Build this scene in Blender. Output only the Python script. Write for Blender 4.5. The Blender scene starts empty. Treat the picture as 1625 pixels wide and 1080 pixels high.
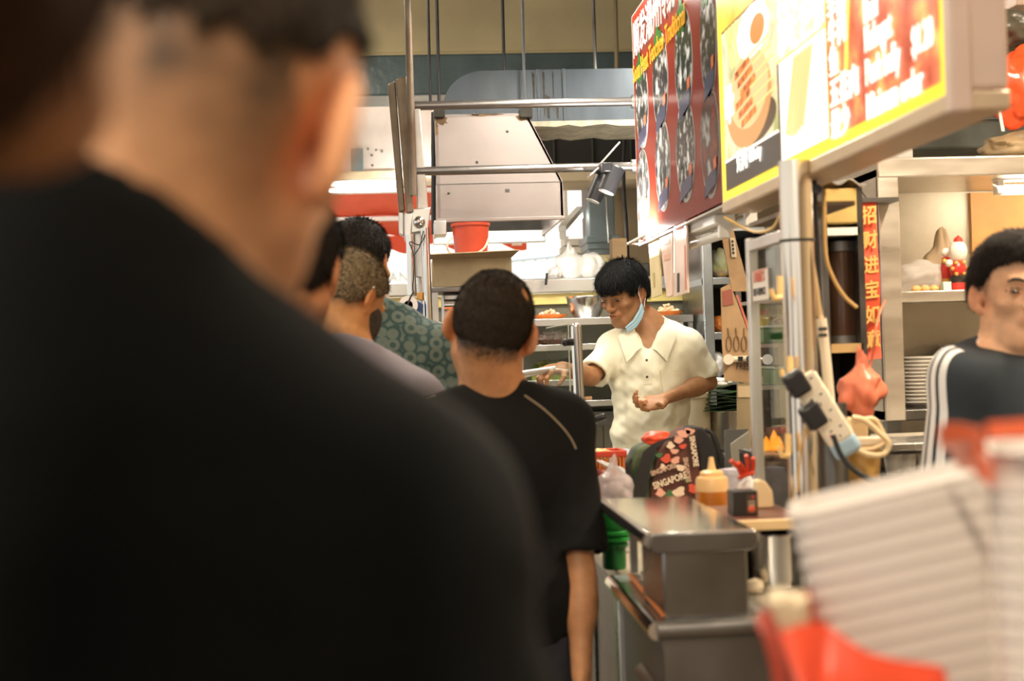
import bpy, bmesh, math, random
import numpy as np
from mathutils import Vector, Matrix

# ------------------------------------------------------------------ camera, sky, light, exposure
SC = bpy.context.scene
COL = SC.collection
CAM_H = 1.38
FPX = 2257.0                       # focal length in pixels of the 1625 px wide frame
YAW, PITCH, ROLL = math.radians(4.36), math.radians(0.5), math.radians(1.8)
_f = Vector((math.sin(YAW) * math.cos(PITCH), math.cos(YAW) * math.cos(PITCH), math.sin(PITCH)))
_r = Vector((math.cos(YAW), -math.sin(YAW), 0))
_u = _r.cross(_f)
CR = _r * math.cos(ROLL) - _u * math.sin(ROLL)
CU = _u * math.cos(ROLL) + _r * math.sin(ROLL)
CF = _f
CPOS = Vector((0, 0, CAM_H))
cd = bpy.data.cameras.new('camera')
cam = bpy.data.objects.new('camera', cd)
COL.objects.link(cam)
m3 = Matrix((CR, CU, -CF)).transposed()
cam.matrix_world = Matrix.Translation(CPOS) @ m3.to_4x4()
cd.sensor_width = 36.0
cd.lens = 36.0 * FPX / 1625.0
cd.clip_start = 0.02
cd.dof.use_dof = True
cd.dof.focus_distance = 5.3
cd.dof.aperture_fstop = 3.2
SC.camera = cam

SC.view_settings.view_transform = 'Standard'
SC.view_settings.look = 'None'
SC.view_settings.gamma = 1.0
SC.view_settings.use_curve_mapping = False
SC.view_settings.exposure = 0.0

w = bpy.data.worlds.new('daylight')
SC.world = w
w.use_nodes = True
w.node_tree.nodes['Background'].inputs['Color'].default_value = (1.0, 0.97, 0.9, 1)
w.node_tree.nodes['Background'].inputs['Strength'].default_value = 1.15


def area_light(name, loc, size, power, color, target=None, spread=180):
    ld = bpy.data.lights.new(name, 'AREA')
    ld.shape = 'RECTANGLE'
    ld.size, ld.size_y = size
    ld.energy = power
    ld.color = color
    ld.spread = math.radians(spread)
    o = bpy.data.objects.new(name, ld)
    COL.objects.link(o)
    o.location = loc
    if target is not None:
        d = Vector(target) - Vector(loc)
        o.rotation_euler = d.to_track_quat('-Z', 'Y').to_euler()
    return o


# fluorescent lamps of the hall and the stall; their housings are built with the ceiling
LAMPS = [  # x, y, z, length along Y, power, colour
    (0.62, 4.7, 2.78, 1.2, 30, (1.0, 0.93, 0.80)),
    (1.15, 5.6, 2.78, 1.2, 22, (1.0, 0.94, 0.82)),
    (1.70, 2.7, 2.70, 1.2, 70, (1.0, 0.83, 0.62)),
    (-0.55, -0.75, 3.0, 1.2, 110, (1.0, 0.82, 0.60)),
    (-0.7, 2.6, 3.22, 1.2, 34, (1.0, 0.82, 0.58)),
    (0.75, 1.0, 3.22, 1.2, 12, (1.0, 0.88, 0.72)),
    (-0.65, 6.0, 3.35, 1.2, 58, (1.0, 0.90, 0.72)),  # unseen batten added to brighten the yellow end wall
]
for i, (x, y, z, L, pw, c) in enumerate(LAMPS):
    area_light('tube_lamp_light', (x, y, z - 0.065), (0.09, L), pw, c)

# ------------------------------------------------------------------ helpers


def P(px, py, Y):
    """world point at depth plane Y that lies on the sight line of a photo pixel"""
    d = CF + CR * ((px - 812.5) / FPX) + CU * ((540 - py) / FPX)
    t = Y / d.y
    return CPOS + d * t


def PX(px, py, X):
    """world point on plane x = X"""
    d = CF + CR * ((px - 812.5) / FPX) + CU * ((540 - py) / FPX)
    return CPOS + d * (X / d.x)


def PZ(px, py, Z):
    d = CF + CR * ((px - 812.5) / FPX) + CU * ((540 - py) / FPX)
    return CPOS + d * ((Z - CAM_H) / d.z)


TM = {}


def tag(o, label=None, cat=None, group=None, kind=None):
    if label: o['label'] = label
    if cat: o['category'] = cat
    if group: o['group'] = group
    if kind: o['kind'] = kind
    return o


def thing(name, label, cat, loc=(0, 0, 0), rz=0.0, group=None, kind=None):
    o = bpy.data.objects.new(name, None)
    o.empty_display_size = 0.1
    COL.objects.link(o)
    o.location = loc
    o.rotation_euler = (0, 0, rz)
    TM[o] = Matrix.Translation(Vector(loc)) @ Matrix.Rotation(rz, 4, 'Z')
    tag(o, label, cat, group, kind)
    return o


def link_mesh(name, me, mats, parent=None):
    o = bpy.data.objects.new(name, me)
    COL.objects.link(o)
    for m in (mats if isinstance(mats, (list, tuple)) else [mats]):
        me.materials.append(m)
    if parent is not None:
        o.parent = parent
        TM[o] = TM.get(parent, Matrix.Identity(4))
    return o


def copy_tree(o, parent=None):
    c = o.copy()
    COL.objects.link(c)
    c.parent = parent
    for ch in list(o.children):
        copy_tree(ch, c)
    return c


def catmull(p, n=5):
    q = [p[0] * 2 - p[1]] + list(p) + [p[-1] * 2 - p[-2]]
    out = []
    for i in range(1, len(q) - 2):
        a, b, c, d = q[i - 1], q[i], q[i + 1], q[i + 2]
        for k in range(n):
            t = k / n
            out.append((b * 2 + (c - a) * t + (a * 2 - b * 5 + c * 4 - d) * t * t + (b * 3 - a - c * 3 + d) * t ** 3) * .5)
    return out + [p[-1]]


class MB:
    """collects simple solids, builds one mesh object"""

    def __init__(s):
        s.v, s.f, s.mi = [], [], []
        s.cur = 0

    def add(s, verts, faces):
        n = len(s.v)
        s.v += [Vector(v) for v in verts]
        s.f += [tuple(i + n for i in f) for f in faces]
        s.mi += [s.cur] * len(faces)
        return s

    def hexa(s, p):
        return s.add(p, [(0, 3, 2, 1), (4, 5, 6, 7), (0, 1, 5, 4), (1, 2, 6, 5), (2, 3, 7, 6), (3, 0, 4, 7)])

    def box(s, c, d, R=None):
        c = Vector(c)
        x, y, z = d[0] / 2, d[1] / 2, d[2] / 2
        p = [Vector(q) for q in ((-x, -y, -z), (x, -y, -z), (x, y, -z), (-x, y, -z), (-x, -y, z), (x, -y, z), (x, y, z), (-x, y, z))]
        if R is not None: p = [R @ q for q in p]
        return s.hexa([c + q for q in p])

    def bx(s, x0, x1, y0, y1, z0, z1):
        return s.box(((x0 + x1) / 2, (y0 + y1) / 2, (z0 + z1) / 2), (x1 - x0, y1 - y0, z1 - z0))

    def tube(s, pts, r, seg=10, cap=True):
        pts = [Vector(p) for p in pts]
        if len(pts) >= 4 and not isinstance(r, (list, tuple)):
            pts = catmull(pts)
        rs = r if isinstance(r, (list, tuple)) else [r] * len(pts)
        n0 = None
        V, F = [], []
        for i, p in enumerate(pts):
            a = pts[max(i - 1, 0)]; b = pts[min(i + 1, len(pts) - 1)]
            t = (b - a).normalized()
            if n0 is None:
                n0 = t.orthogonal().normalized()
            else:
                n0 = (n0 - t * n0.dot(t))
                n0 = n0.normalized() if n0.length > 1e-6 else t.orthogonal().normalized()
            b0 = t.cross(n0)
            for k in range(seg):
                a_ = 2 * math.pi * k / seg
                V.append(p + (n0 * math.cos(a_) + b0 * math.sin(a_)) * rs[i])
        for i in range(len(pts) - 1):
            for k in range(seg):
                k2 = (k + 1) % seg
                F.append((i * seg + k, i * seg + k2, (i + 1) * seg + k2, (i + 1) * seg + k))
        if cap:
            F.append(tuple(range(seg - 1, -1, -1)))
            F.append(tuple((len(pts) - 1) * seg + k for k in range(seg)))
        return s.add(V, F)

    def cyl(s, a, b, r, r2=None, seg=20):
        return s.tube([a, b], [r, r if r2 is None else r2], seg)

    def lathe(s, prof, o=(0, 0, 0), seg=28, R=None, sx=1.0, sy=1.0):
        o = Vector(o)
        V, F = [], []
        for (r, z) in prof:
            for k in range(seg):
                a = 2 * math.pi * k / seg
                q = Vector((r * math.cos(a) * sx, r * math.sin(a) * sy, z))
                V.append(o + (R @ q if R is not None else q))
        n = len(prof)
        for i in range(n - 1):
            for k in range(seg):
                k2 = (k + 1) % seg
                F.append((i * seg + k, i * seg + k2, (i + 1) * seg + k2, (i + 1) * seg + k))
        if prof[0][0] > 1e-5: F.append(tuple(range(seg - 1, -1, -1)))
        if prof[-1][0] > 1e-5: F.append(tuple((n - 1) * seg + k for k in range(seg)))
        return s.add(V, F)

    def prism(s, poly, ext):
        poly = [Vector(p) for p in poly]
        e = Vector(ext)
        n = len(poly)
        F = [tuple(range(n - 1, -1, -1)), tuple(range(n, 2 * n))]
        F += [(i, (i + 1) % n, n + (i + 1) % n, n + i) for i in range(n)]
        return s.add(poly + [p + e for p in poly], F)

    def ball(s, c, r, nu=16, nv=10, R=None):
        c = Vector(c)
        r = (r, r, r) if not isinstance(r, (list, tuple)) else r
        V, F = [], []
        for j in range(nv + 1):
            ph = math.pi * j / nv
            for i in range(nu):
                th = 2 * math.pi * i / nu
                q = Vector((r[0] * math.sin(ph) * math.cos(th), r[1] * math.sin(ph) * math.sin(th), r[2] * math.cos(ph)))
                V.append(c + (R @ q if R is not None else q))
        for j in range(nv):
            for i in range(nu):
                i2 = (i + 1) % nu
                F.append((j * nu + i, (j + 1) * nu + i, (j + 1) * nu + i2, j * nu + i2))
        return s.add(V, F)

    def sheet(s, fn, nu, nv, thick=0.0):
        """surface fn(u,v) as a sheet, with thickness along its normal"""
        G = [[Vector(fn(i / nu, j / nv)) for i in range(nu + 1)] for j in range(nv + 1)]
        V = [p for row in G for p in row]
        F = []
        w_ = nu + 1
        for j in range(nv):
            for i in range(nu):
                F.append((j * w_ + i, j * w_ + i + 1, (j + 1) * w_ + i + 1, (j + 1) * w_ + i))
        if thick:
            V2 = []
            for j in range(nv + 1):
                for i in range(nu + 1):
                    du = G[j][min(i + 1, nu)] - G[j][max(i - 1, 0)]
                    dv = G[min(j + 1, nv)][i] - G[max(j - 1, 0)][i]
                    n = du.cross(dv)
                    n = n.normalized() if n.length > 1e-9 else Vector((0, 0, 1))
                    V2.append(G[j][i] - n * thick)
            N = len(V)
            V += V2
            F += [tuple(N + k for k in reversed(f)) for f in F[:nu * nv]]
            rim = [i for i in range(nu + 1)] + [j * w_ + nu for j in range(1, nv + 1)] + \
                  [nv * w_ + i for i in range(nu - 1, -1, -1)] + [j * w_ for j in range(nv - 1, 0, -1)]
            for a, b in zip(rim, rim[1:] + rim[:1]):
                F.append((b, a, N + a, N + b))
        return s.add(V, F)

    def build(s, name, mats, parent=None, world=False, smooth=35, bevel=0.0, seg=2, origin=None):
        v = s.v
        if parent is not None and world:
            Mi = TM[parent].inverted()
            v = [Mi @ p for p in v]
        loc = None
        if parent is None:
            xs = [p.x for p in v]; ys = [p.y for p in v]; zs = [p.z for p in v]
            loc = Vector(origin) if origin is not None else Vector(((min(xs) + max(xs)) / 2, (min(ys) + max(ys)) / 2, min(zs)))
            v = [p - loc for p in v]
        me = bpy.data.meshes.new(name)
        me.from_pydata([tuple(p) for p in v], [], s.f)
        o = link_mesh(name, me, mats, parent)
        if any(s.mi):
            me.polygons.foreach_set('material_index', s.mi)
        if loc is not None:
            o.location = loc
            TM[o] = Matrix.Translation(loc)
        b = bmesh.new(); b.from_mesh(me)
        bmesh.ops.recalc_face_normals(b, faces=b.faces)
        b.to_mesh(me); b.free()
        if smooth:
            me.polygons.foreach_set('use_smooth', [True] * len(me.polygons))
            me.set_sharp_from_angle(angle=math.radians(smooth))
        if bevel:
            md = o.modifiers.new('bevel', 'BEVEL')
            md.width = bevel; md.segments = seg; md.limit_method = 'ANGLE'; md.angle_limit = math.radians(40)
        me.update()
        return o


def text_mesh(name, body, size, mat, parent, origin, xdir, ydir, depth=0.0008, align='LEFT', bold=0.0, sx=1.0):
    """flat lettering as a mesh part; origin/xdir/ydir in world space"""
    cu = bpy.data.curves.new('t', 'FONT')
    cu.body = body; cu.size = size; cu.extrude = depth; cu.align_x = align; cu.offset = bold
    cu.resolution_u = 3
    ob = bpy.data.objects.new('t', cu)
    COL.objects.link(ob)
    dg = bpy.context.evaluated_depsgraph_get()
    me = bpy.data.meshes.new_from_object(ob.evaluated_get(dg))
    bpy.data.objects.remove(ob)
    x = Vector(xdir).normalized() * sx
    y = Vector(ydir).normalized()
    z = x.cross(y).normalized()
    M = Matrix.Translation(Vector(origin)) @ Matrix((x, y, z)).transposed().to_4x4()
    if parent is not None: M = TM[parent].inverted() @ M
    me.transform(M)
    me.materials.clear()
    me.name = name
    return link_mesh(name, me, mat, parent)


# ------------------------------------------------------------------ materials
MC = {}


def mat(name, color=(0.5, 0.5, 0.5), rough=0.5, metal=0.0, var=0.0, vscale=8.0, bump=0.0, bscale=40.0, stretch=(1, 1, 1),
        spec=0.5, emit=None, estr=0.0, alpha=1.0, color2=None, sss=0.0, coat=0.0, trans=0.0, rvar=0.0):
    if name in MC: return MC[name]
    m = bpy.data.materials.new(name)
    m.use_nodes = True
    nt = m.node_tree
    b = nt.nodes['Principled BSDF']
    b.inputs['Base Color'].default_value = (*color, 1)
    b.inputs['Roughness'].default_value = rough
    b.inputs['Metallic'].default_value = metal
    b.inputs['Specular IOR Level'].default_value = spec
    if sss:
        b.inputs['Subsurface Weight'].default_value = sss
        b.inputs['Subsurface Radius'].default_value = (0.012, 0.005, 0.003)
        b.inputs['Subsurface Scale'].default_value = 1.0
    if coat:
        b.inputs['Coat Weight'].default_value = coat
    if trans:
        b.inputs['Transmission Weight'].default_value = trans
    if alpha < 1: b.inputs['Alpha'].default_value = alpha
    if emit:
        b.inputs['Emission Color'].default_value = (*emit, 1)
        b.inputs['Emission Strength'].default_value = estr
    tc = None
    if var or bump or rvar:
        tc = nt.nodes.new('ShaderNodeTexCoord')
        mp = nt.nodes.new('ShaderNodeMapping')
        mp.inputs['Scale'].default_value = stretch
        nt.links.new(tc.outputs['Object'], mp.inputs['Vector'])
    if var or rvar:
        n = nt.nodes.new('ShaderNodeTexNoise')
        n.inputs['Scale'].default_value = vscale
        n.inputs['Detail'].default_value = 6
        nt.links.new(mp.outputs['Vector'], n.inputs['Vector'])
    if var:
        r = nt.nodes.new('ShaderNodeValToRGB')
        c2 = color2 if color2 else tuple(max(0, c * (1 - var)) for c in color)
        r.color_ramp.elements[0].color = (*c2, 1)
        r.color_ramp.elements[1].color = (*(color if color2 else tuple(min(1, c * (1 + var * .5)) for c in color)), 1)
        r.color_ramp.elements[0].position = 0.36
        r.color_ramp.elements[1].position = 0.64
        nt.links.new(n.outputs['Fac'], r.inputs['Fac'])
        nt.links.new(r.outputs['Color'], b.inputs['Base Color'])
    if rvar:
        mr = nt.nodes.new('ShaderNodeMapRange')
        mr.inputs['From Min'].default_value = 0.3; mr.inputs['From Max'].default_value = 0.7
        mr.inputs['To Min'].default_value = max(0.02, rough - rvar); mr.inputs['To Max'].default_value = rough + rvar
        nt.links.new(n.outputs['Fac'], mr.inputs['Value'])
        nt.links.new(mr.outputs['Result'], b.inputs['Roughness'])
    if bump:
        n2 = nt.nodes.new('ShaderNodeTexNoise')
        n2.inputs['Scale'].default_value = bscale
        n2.inputs['Detail'].default_value = 4
        nt.links.new(mp.outputs['Vector'], n2.inputs['Vector'])
        bp = nt.nodes.new('ShaderNodeBump')
        bp.inputs['Strength'].default_value = bump
        bp.inputs['Distance'].default_value = 0.01
        nt.links.new(n2.outputs['Fac'], bp.inputs['Height'])
        nt.links.new(bp.outputs['Normal'], b.inputs['Normal'])
    MC[name] = m
    return m


def glassy(name, tint=(0.92, 0.97, 0.95), gloss=0.12, rough=0.03):
    """clear pane or film: mostly see-through with a fresnel sheen"""
    if name in MC: return MC[name]
    m = bpy.data.materials.new(name); m.use_nodes = True
    nt = m.node_tree; nt.nodes.clear()
    out = nt.nodes.new('ShaderNodeOutputMaterial')
    mx = nt.nodes.new('ShaderNodeMixShader')
    tr = nt.nodes.new('ShaderNodeBsdfTransparent'); tr.inputs['Color'].default_value = (*tint, 1)
    gl = nt.nodes.new('ShaderNodeBsdfGlossy'); gl.inputs['Roughness'].default_value = rough
    lw = nt.nodes.new('ShaderNodeLayerWeight'); lw.inputs['Blend'].default_value = gloss
    lw.inputs['Blend'].default_value = .5
    pw_ = nt.nodes.new('ShaderNodeMath'); pw_.operation = 'POWER'; pw_.inputs[1].default_value = 5
    ml_ = nt.nodes.new('ShaderNodeMath'); ml_.operation = 'MULTIPLY_ADD'; ml_.inputs[1].default_value = gloss * 6; ml_.inputs[2].default_value = .03
    nt.links.new(lw.outputs['Facing'], pw_.inputs[0]); nt.links.new(pw_.outputs[0], ml_.inputs[0])
    nt.links.new(ml_.outputs[0], mx.inputs['Fac'])
    nt.links.new(tr.outputs[0], mx.inputs[1]); nt.links.new(gl.outputs[0], mx.inputs[2])
    nt.links.new(mx.outputs[0], out.inputs['Surface'])
    MC[name] = m
    return m


def film(name, color=(0.95, 0.95, 0.95), cover=0.45, rough=0.25):
    """thin translucent plastic bag film"""
    if name in MC: return MC[name]
    m = bpy.data.materials.new(name); m.use_nodes = True
    nt = m.node_tree
    b = nt.nodes['Principled BSDF']
    b.inputs['Base Color'].default_value = (*color, 1)
    b.inputs['Roughness'].default_value = rough
    out = nt.nodes['Material Output']
    tl = nt.nodes.new('ShaderNodeBsdfTranslucent'); tl.inputs['Color'].default_value = (*color, 1)
    tr = nt.nodes.new('ShaderNodeBsdfTransparent'); tr.inputs['Color'].default_value = (*color, 1)
    a = nt.nodes.new('ShaderNodeMixShader'); a.inputs['Fac'].default_value = 0.45
    c = nt.nodes.new('ShaderNodeMixShader'); c.inputs['Fac'].default_value = cover
    nt.links.new(b.outputs[0], a.inputs[1]); nt.links.new(tl.outputs[0], a.inputs[2])
    nt.links.new(tr.outputs[0], c.inputs[1]); nt.links.new(a.outputs[0], c.inputs[2])
    nt.links.new(c.outputs[0], out.inputs['Surface'])
    MC[name] = m
    return m


STEEL = mat('brushed_steel', (0.60, 0.59, 0.56), 0.30, 0.95, var=0.06, vscale=3, rvar=0.06)
STEEL_H = mat('brushed_steel_along', (0.58, 0.57, 0.54), 0.28, 0.95, var=0.06, vscale=3, rvar=0.06)
STEEL_D = mat('worn_dark_steel', (0.20, 0.195, 0.185), 0.34, 0.9, var=0.3, vscale=4, rvar=0.12, bump=0.05, bscale=9)
CHROME = mat('polished_steel', (0.72, 0.70, 0.67), 0.16, 1.0, var=0.1, vscale=6)
ALU = mat('satin_aluminium', (0.66, 0.65, 0.64), 0.38, 0.85, var=0.12, vscale=7)
WHITE_ENAMEL = mat('white_enamel', (0.86, 0.84, 0.78), 0.4, var=0.06)
TUBE_ON = mat('lit_tube', (1, 1, 1), 0.5, emit=(1.0, 0.96, 0.88), estr=7)
TUBE_OFF = mat('unlit_tube', (0.86, 0.85, 0.80), 0.3)
BLACK_PL = mat('black_plastic', (0.018, 0.018, 0.02), 0.35)
BLACK_RUB = mat('black_rubber', (0.02, 0.02, 0.02), 0.6)
CARD = mat('cardboard', (0.46, 0.30, 0.16), 0.85, var=0.14, vscale=14, bump=0.05, bscale=60)
CARD_D = mat('cardboard_dull', (0.30, 0.23, 0.13), 0.9, var=0.15, vscale=10, bump=0.05, bscale=60)
GLASS = glassy('clear_glass', (.96, .985, .97), .05)
RED_PL = mat('red_plastic', (0.62, 0.06, 0.025), 0.35, var=0.1)
ORANGE_PL = mat('orange_plastic', (0.72, 0.20, 0.035), 0.35, var=0.12)
GREEN_PL = mat('green_plastic', (0.02, 0.42, 0.06), 0.35, var=0.15)
GREEN_PL_D = mat('dark_green_plastic', (0.012, 0.14, 0.03), 0.3, var=0.2)
WHITE_CER = mat('white_melamine', (0.86, 0.82, 0.75), 0.3)
# ------------------------------------------------------------------ the setting
YELLOW_W = mat('yellow_plaster', (0.90, 0.76, 0.45), 0.8, var=0.10, vscale=3, bump=0.04, bscale=14)
CREAM_W = mat('cream_plaster', (0.74, 0.60, 0.40), 0.8, var=0.12, vscale=3, bump=0.04, bscale=14)
BLUEGREY = mat('blue_grey_gloss_paint', (0.12, 0.17, 0.18), 0.28, var=0.2, vscale=5, bump=0.25, bscale=26)
GREY_P = mat('grey_paint', (0.20, 0.25, 0.26), 0.5, var=0.12)
FLOOR_M = mat('worn_floor', (0.20, 0.15, 0.11), 0.45, var=0.3, vscale=3, rvar=0.12)
CEIL_M = mat('dull_ceiling', (0.34, 0.28, 0.18), 0.9, var=0.12, vscale=2)
PAVE_M = mat('pale_pavement', (0.72, 0.68, 0.60), 0.85, var=0.1, vscale=2)

sun = bpy.data.lights.new('sun', 'SUN')
sun.energy = 5.5
sun.angle = math.radians(3)
sun.color = (1.0, 0.95, 0.86)
so = bpy.data.objects.new('sun', sun)
COL.objects.link(so)
so.rotation_euler = Vector((0.25, 0.55, -1.0)).to_track_quat('-Z', 'Y').to_euler()
so.location = (0, 0, 12)


def struct(name, m, mats, **k):
    o = m.build(name, mats, **k)
    o['kind'] = 'structure'
    return o


struct('floor', MB().bx(-6, 3.4, -4, 9.0, -0.1, 0), FLOOR_M)
struct('floor_pavement', MB().bx(-9, 9, 9.0, 22, -0.12, -0.02), PAVE_M)
struct('ceiling', MB().bx(-6, 3.4, -4, 8.6, 3.9, 4.05), CEIL_M)
struct('wall_back', MB().bx(-6, 3.4, 8.0, 8.2, 3.07, 3.9), YELLOW_W)
struct('trim_1', MB().bx(-6, 3.4, 7.98, 8.22, 3.045, 3.085), YELLOW_W, bevel=0.006)
struct('trim_2', MB().bx(-6, 3.4, 7.86, 8.22, 2.82, 3.045), BLUEGREY, bevel=0.012)
struct('wall_back_right', MB().bx(1.12, 3.4, 8.0, 8.2, 0, 2.82), CREAM_W)
struct('wall_right', MB().bx(3.2, 3.4, -4, 8.0, 0, 3.9), CREAM_W)
struct('wall_behind', MB().bx(0.9, 3.2, -4.0, -3.8, 0, 3.9), CREAM_W)

# low tiled wall at the far end of the stall, each tile its own piece
tw = struct('wall_tiled', MB().bx(-0.1, 1.62, 6.62, 6.74, 0, 1.62), mat('grout', (0.16, 0.15, 0.11), 0.9))
TILE = [mat('cream_tile_%d' % i, c, 0.25, var=0.06, vscale=5) for i, c in enumerate(((0.74, 0.70, 0.54), (0.70, 0.67, 0.52), (0.76, 0.72, 0.57)))]
random.seed(4)
tile_me = []
for k in range(3):
    t = MB().box((0, 0, 0), (0.197, 0.012, 0.297)).build('tile', TILE[k], tw, bevel=0.003, seg=1)
    tile_me.append(t)
first = [True] * 3
for i in range(8):
    for j in range(5):
        k = random.randrange(3)
        if first[k]:
            t = tile_me[k]; first[k] = False
        else:
            t = tile_me[k].copy(); COL.objects.link(t); t.parent = tw
        t.location = TM[tw].inverted() @ Vector((0.02 + 0.2 * i, 6.615, 0.16 + 0.3 * j))

# things out past the end of the hall
bg = thing('shophouse', 'pale sunlit building across the street with a white fascia lettered ANG', 'building', (0, 15, 0))
MB().bx(-7, 8, 15.0, 15.4, 0, 1.95).build('lower_wall', mat('beige_render', (0.66, 0.55, 0.38), 0.8, var=0.08), bg, world=True)
fas = MB().bx(-7, 8, 14.86, 15.4, 1.95, 2.42).build('fascia', mat('white_fascia', (0.88, 0.87, 0.84), 0.6), bg, world=True, bevel=0.01)
MB().bx(-7, 8, 15.0, 15.4, 2.42, 6.0).build('upper_wall', mat('white_render', (0.9, 0.88, 0.84), 0.8), bg, world=True)
a = P(617, 447, 14.85)
text_mesh('lettering', 'ANG', 0.155, mat('grey_letter', (0.33, 0.34, 0.33), 0.7), fas, a, (1, 0, 0), (0, 0, 1), sx=0.95)
for x in (-3.2, 2.4, 4.6):
    wn = MB().bx(x, x + 0.9, 14.93, 15.05, 2.9, 4.2).build('window', mat('white_frame', (0.85, 0.85, 0.82), 0.5), bg, world=True)
    MB().bx(x + 0.07, x + 0.83, 14.915, 14.935, 2.97, 4.13).build('pane', mat('far_pane', (0.35, 0.42, 0.46), 0.1), wn, world=True)

aw = thing('awning', 'red awning with a scalloped valance over the bright street opening', 'awning', (0, 9.6, 0))
AWN = mat('red_awning_cloth', (0.74, 0.095, 0.035), 0.7, var=0.08, vscale=6, bump=0.05, bscale=30)
ax0, ax1 = -3.4, P(836, 390, 10.4).x
zc = P(700, 372, 10.4).z
MB().sheet(lambda u, v: (ax0 + (ax1 - ax0) * u, 9.4 + 1.0 * v, zc + 0.42 * (1 - v) + 0.012 * math.sin(u * 60)), 60, 6, 0.004).build('canopy', AWN, aw, world=True)


def valance(u, v):
    x = ax0 + (ax1 - ax0) * u
    drop = 0.10 + 0.035 * math.sin((x - ax1) * 2 * math.pi / 0.42 + 2.2)
    return (x, 10.4 - 0.004, zc - drop * v)


MB().sheet(valance, 240, 3, 0.004).build('valance', AWN, aw, world=True)
for yy, zz in ((9.4, 0.42), (9.73, 0.28), (10.1, 0.126)):
    MB().bx(ax0, ax1, yy - 0.02, yy + 0.02, zc + zz - 0.045, zc + zz - 0.012).build('frame_bar', WHITE_ENAMEL, aw, world=True, bevel=0.005)
for xx in (ax0 + 0.02, -1.5, ax1 - 0.02):
    MB().tube([(xx, 9.4, zc + 0.40), (xx, 10.4, zc - 0.02)], 0.014).build('frame_arm', WHITE_ENAMEL, aw, world=True)
q = P(820, 384, 10.39)
MB().box((q.x, 10.39, q.z), (0.075, 0.003, 0.05)).build('label_patch', mat('pale_patch', (0.85, 0.72, 0.6), 0.7), aw, world=True)
MB().tube([(ax0 + 0.3, 9.6, zc + .2), (ax0 + .3, 9.6, -0.02)], 0.03).build('awning_post', WHITE_ENAMEL, aw, world=True)

# railing in the street
rl = thing('street_railing', 'pale blue railing of upright bars out in the bright street', 'railing', (1.25, 13, -0.02))
RLM = mat('pale_blue_paint', (0.45, 0.56, 0.64), 0.5)
MB().tube([(0.9, 13, 1.02 + 1.2), (2.6, 13, 1.02 + 1.32)], 0.02).build('top_rail', RLM, rl, world=True)
for k in range(16):
    x = 0.9 + k * 0.11
    MB().tube([(x, 13, -0.02), (x, 13, 2.2 + 0.07 * (x - 0.9))], 0.009 if k else 0.02, seg=6).build('bar', RLM, rl, world=True)

# grey column with a moulded foot, in front of the cream wall
gc = thing('painted_column', 'blue grey painted column with stepped moulding beside the cream wall', 'column', (1.22, 7.7, 0), kind=None)
a, b = P(932, 380, 7.7), P(972, 380, 7.7)
MB().bx(a.x, b.x, 7.6, 7.9, a.z, 2.82).build('shaft', GREY_P, gc, world=True, bevel=0.006)
for k, (dx, dz) in enumerate(((0.022, 0.028), (0.014, 0.062), (0.006, 0.09))):
    MB().bx(a.x - dx, b.x + dx, 7.6 - dx, 7.9, a.z - dz, a.z - dz + 0.04).build('moulding', GREY_P, gc, world=True, bevel=0.005)
MB().bx(a.x, b.x, 7.6, 7.9, 0, a.z - 0.06).build('pedestal', YELLOW_W, gc, world=True, bevel=0.004)
MB().tube([P(962, 312, 7.57), P(966, 385, 7.57)], 0.006).build('drain_pipe', STEEL, gc, world=True)
# white wall return left of that column
struct('wall_return', MB().bx(P(896, 400, 8.4).x, a.x - 0.03, 8.3, 8.6, 0, 2.6), mat('white_plaster', (0.85, 0.80, 0.74), 0.8, var=0.06))
q0, q1 = P(893, 378, 8.25), P(930, 390, 8.25)
for k in range(3):
    MB().bx(q0.x - 0.02 * k, q1.x, 8.18 + 0.02 * k, 8.3, q1.z - 0.045 * k, q1.z - 0.045 * k + 0.04).build('ledge_moulding', MC['white_plaster'], bpy.data.objects['wall_return'], world=True, bevel=0.005)

# black box painting in the shadow gap under the duct, above the lower rail
dv = thing('shade_gap_box', 'long black box painting in the shadow gap under the duct behind the lower rail', 'shade_box', (1.3, 7.3, 2.35))
a, b = P(846, 205, 7.3), P(1040, 258, 7.3)
DARK = mat('soot_and_shade_black', (0.016, 0.014, 0.010), 0.7)  # black for the painted shadow gap, also for the grill's soot
MB().bx(a.x, b.x + 0.6, 7.3, 7.7, b.z, a.z).build('shade_body', DARK, dv, world=True)
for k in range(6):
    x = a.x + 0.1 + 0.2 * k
    MB().bx(x, x + 0.006, 7.285, 7.30, b.z, a.z).build('seam', mat('shade_box_edge', (0.05, 0.045, 0.035), 0.6), dv, world=True)
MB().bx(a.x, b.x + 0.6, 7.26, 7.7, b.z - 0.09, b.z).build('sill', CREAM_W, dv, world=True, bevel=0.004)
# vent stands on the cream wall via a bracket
MB().bx(1.2, 1.3, 7.7, 8.0, b.z, a.z).build('bracket', DARK, dv, world=True)

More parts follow.
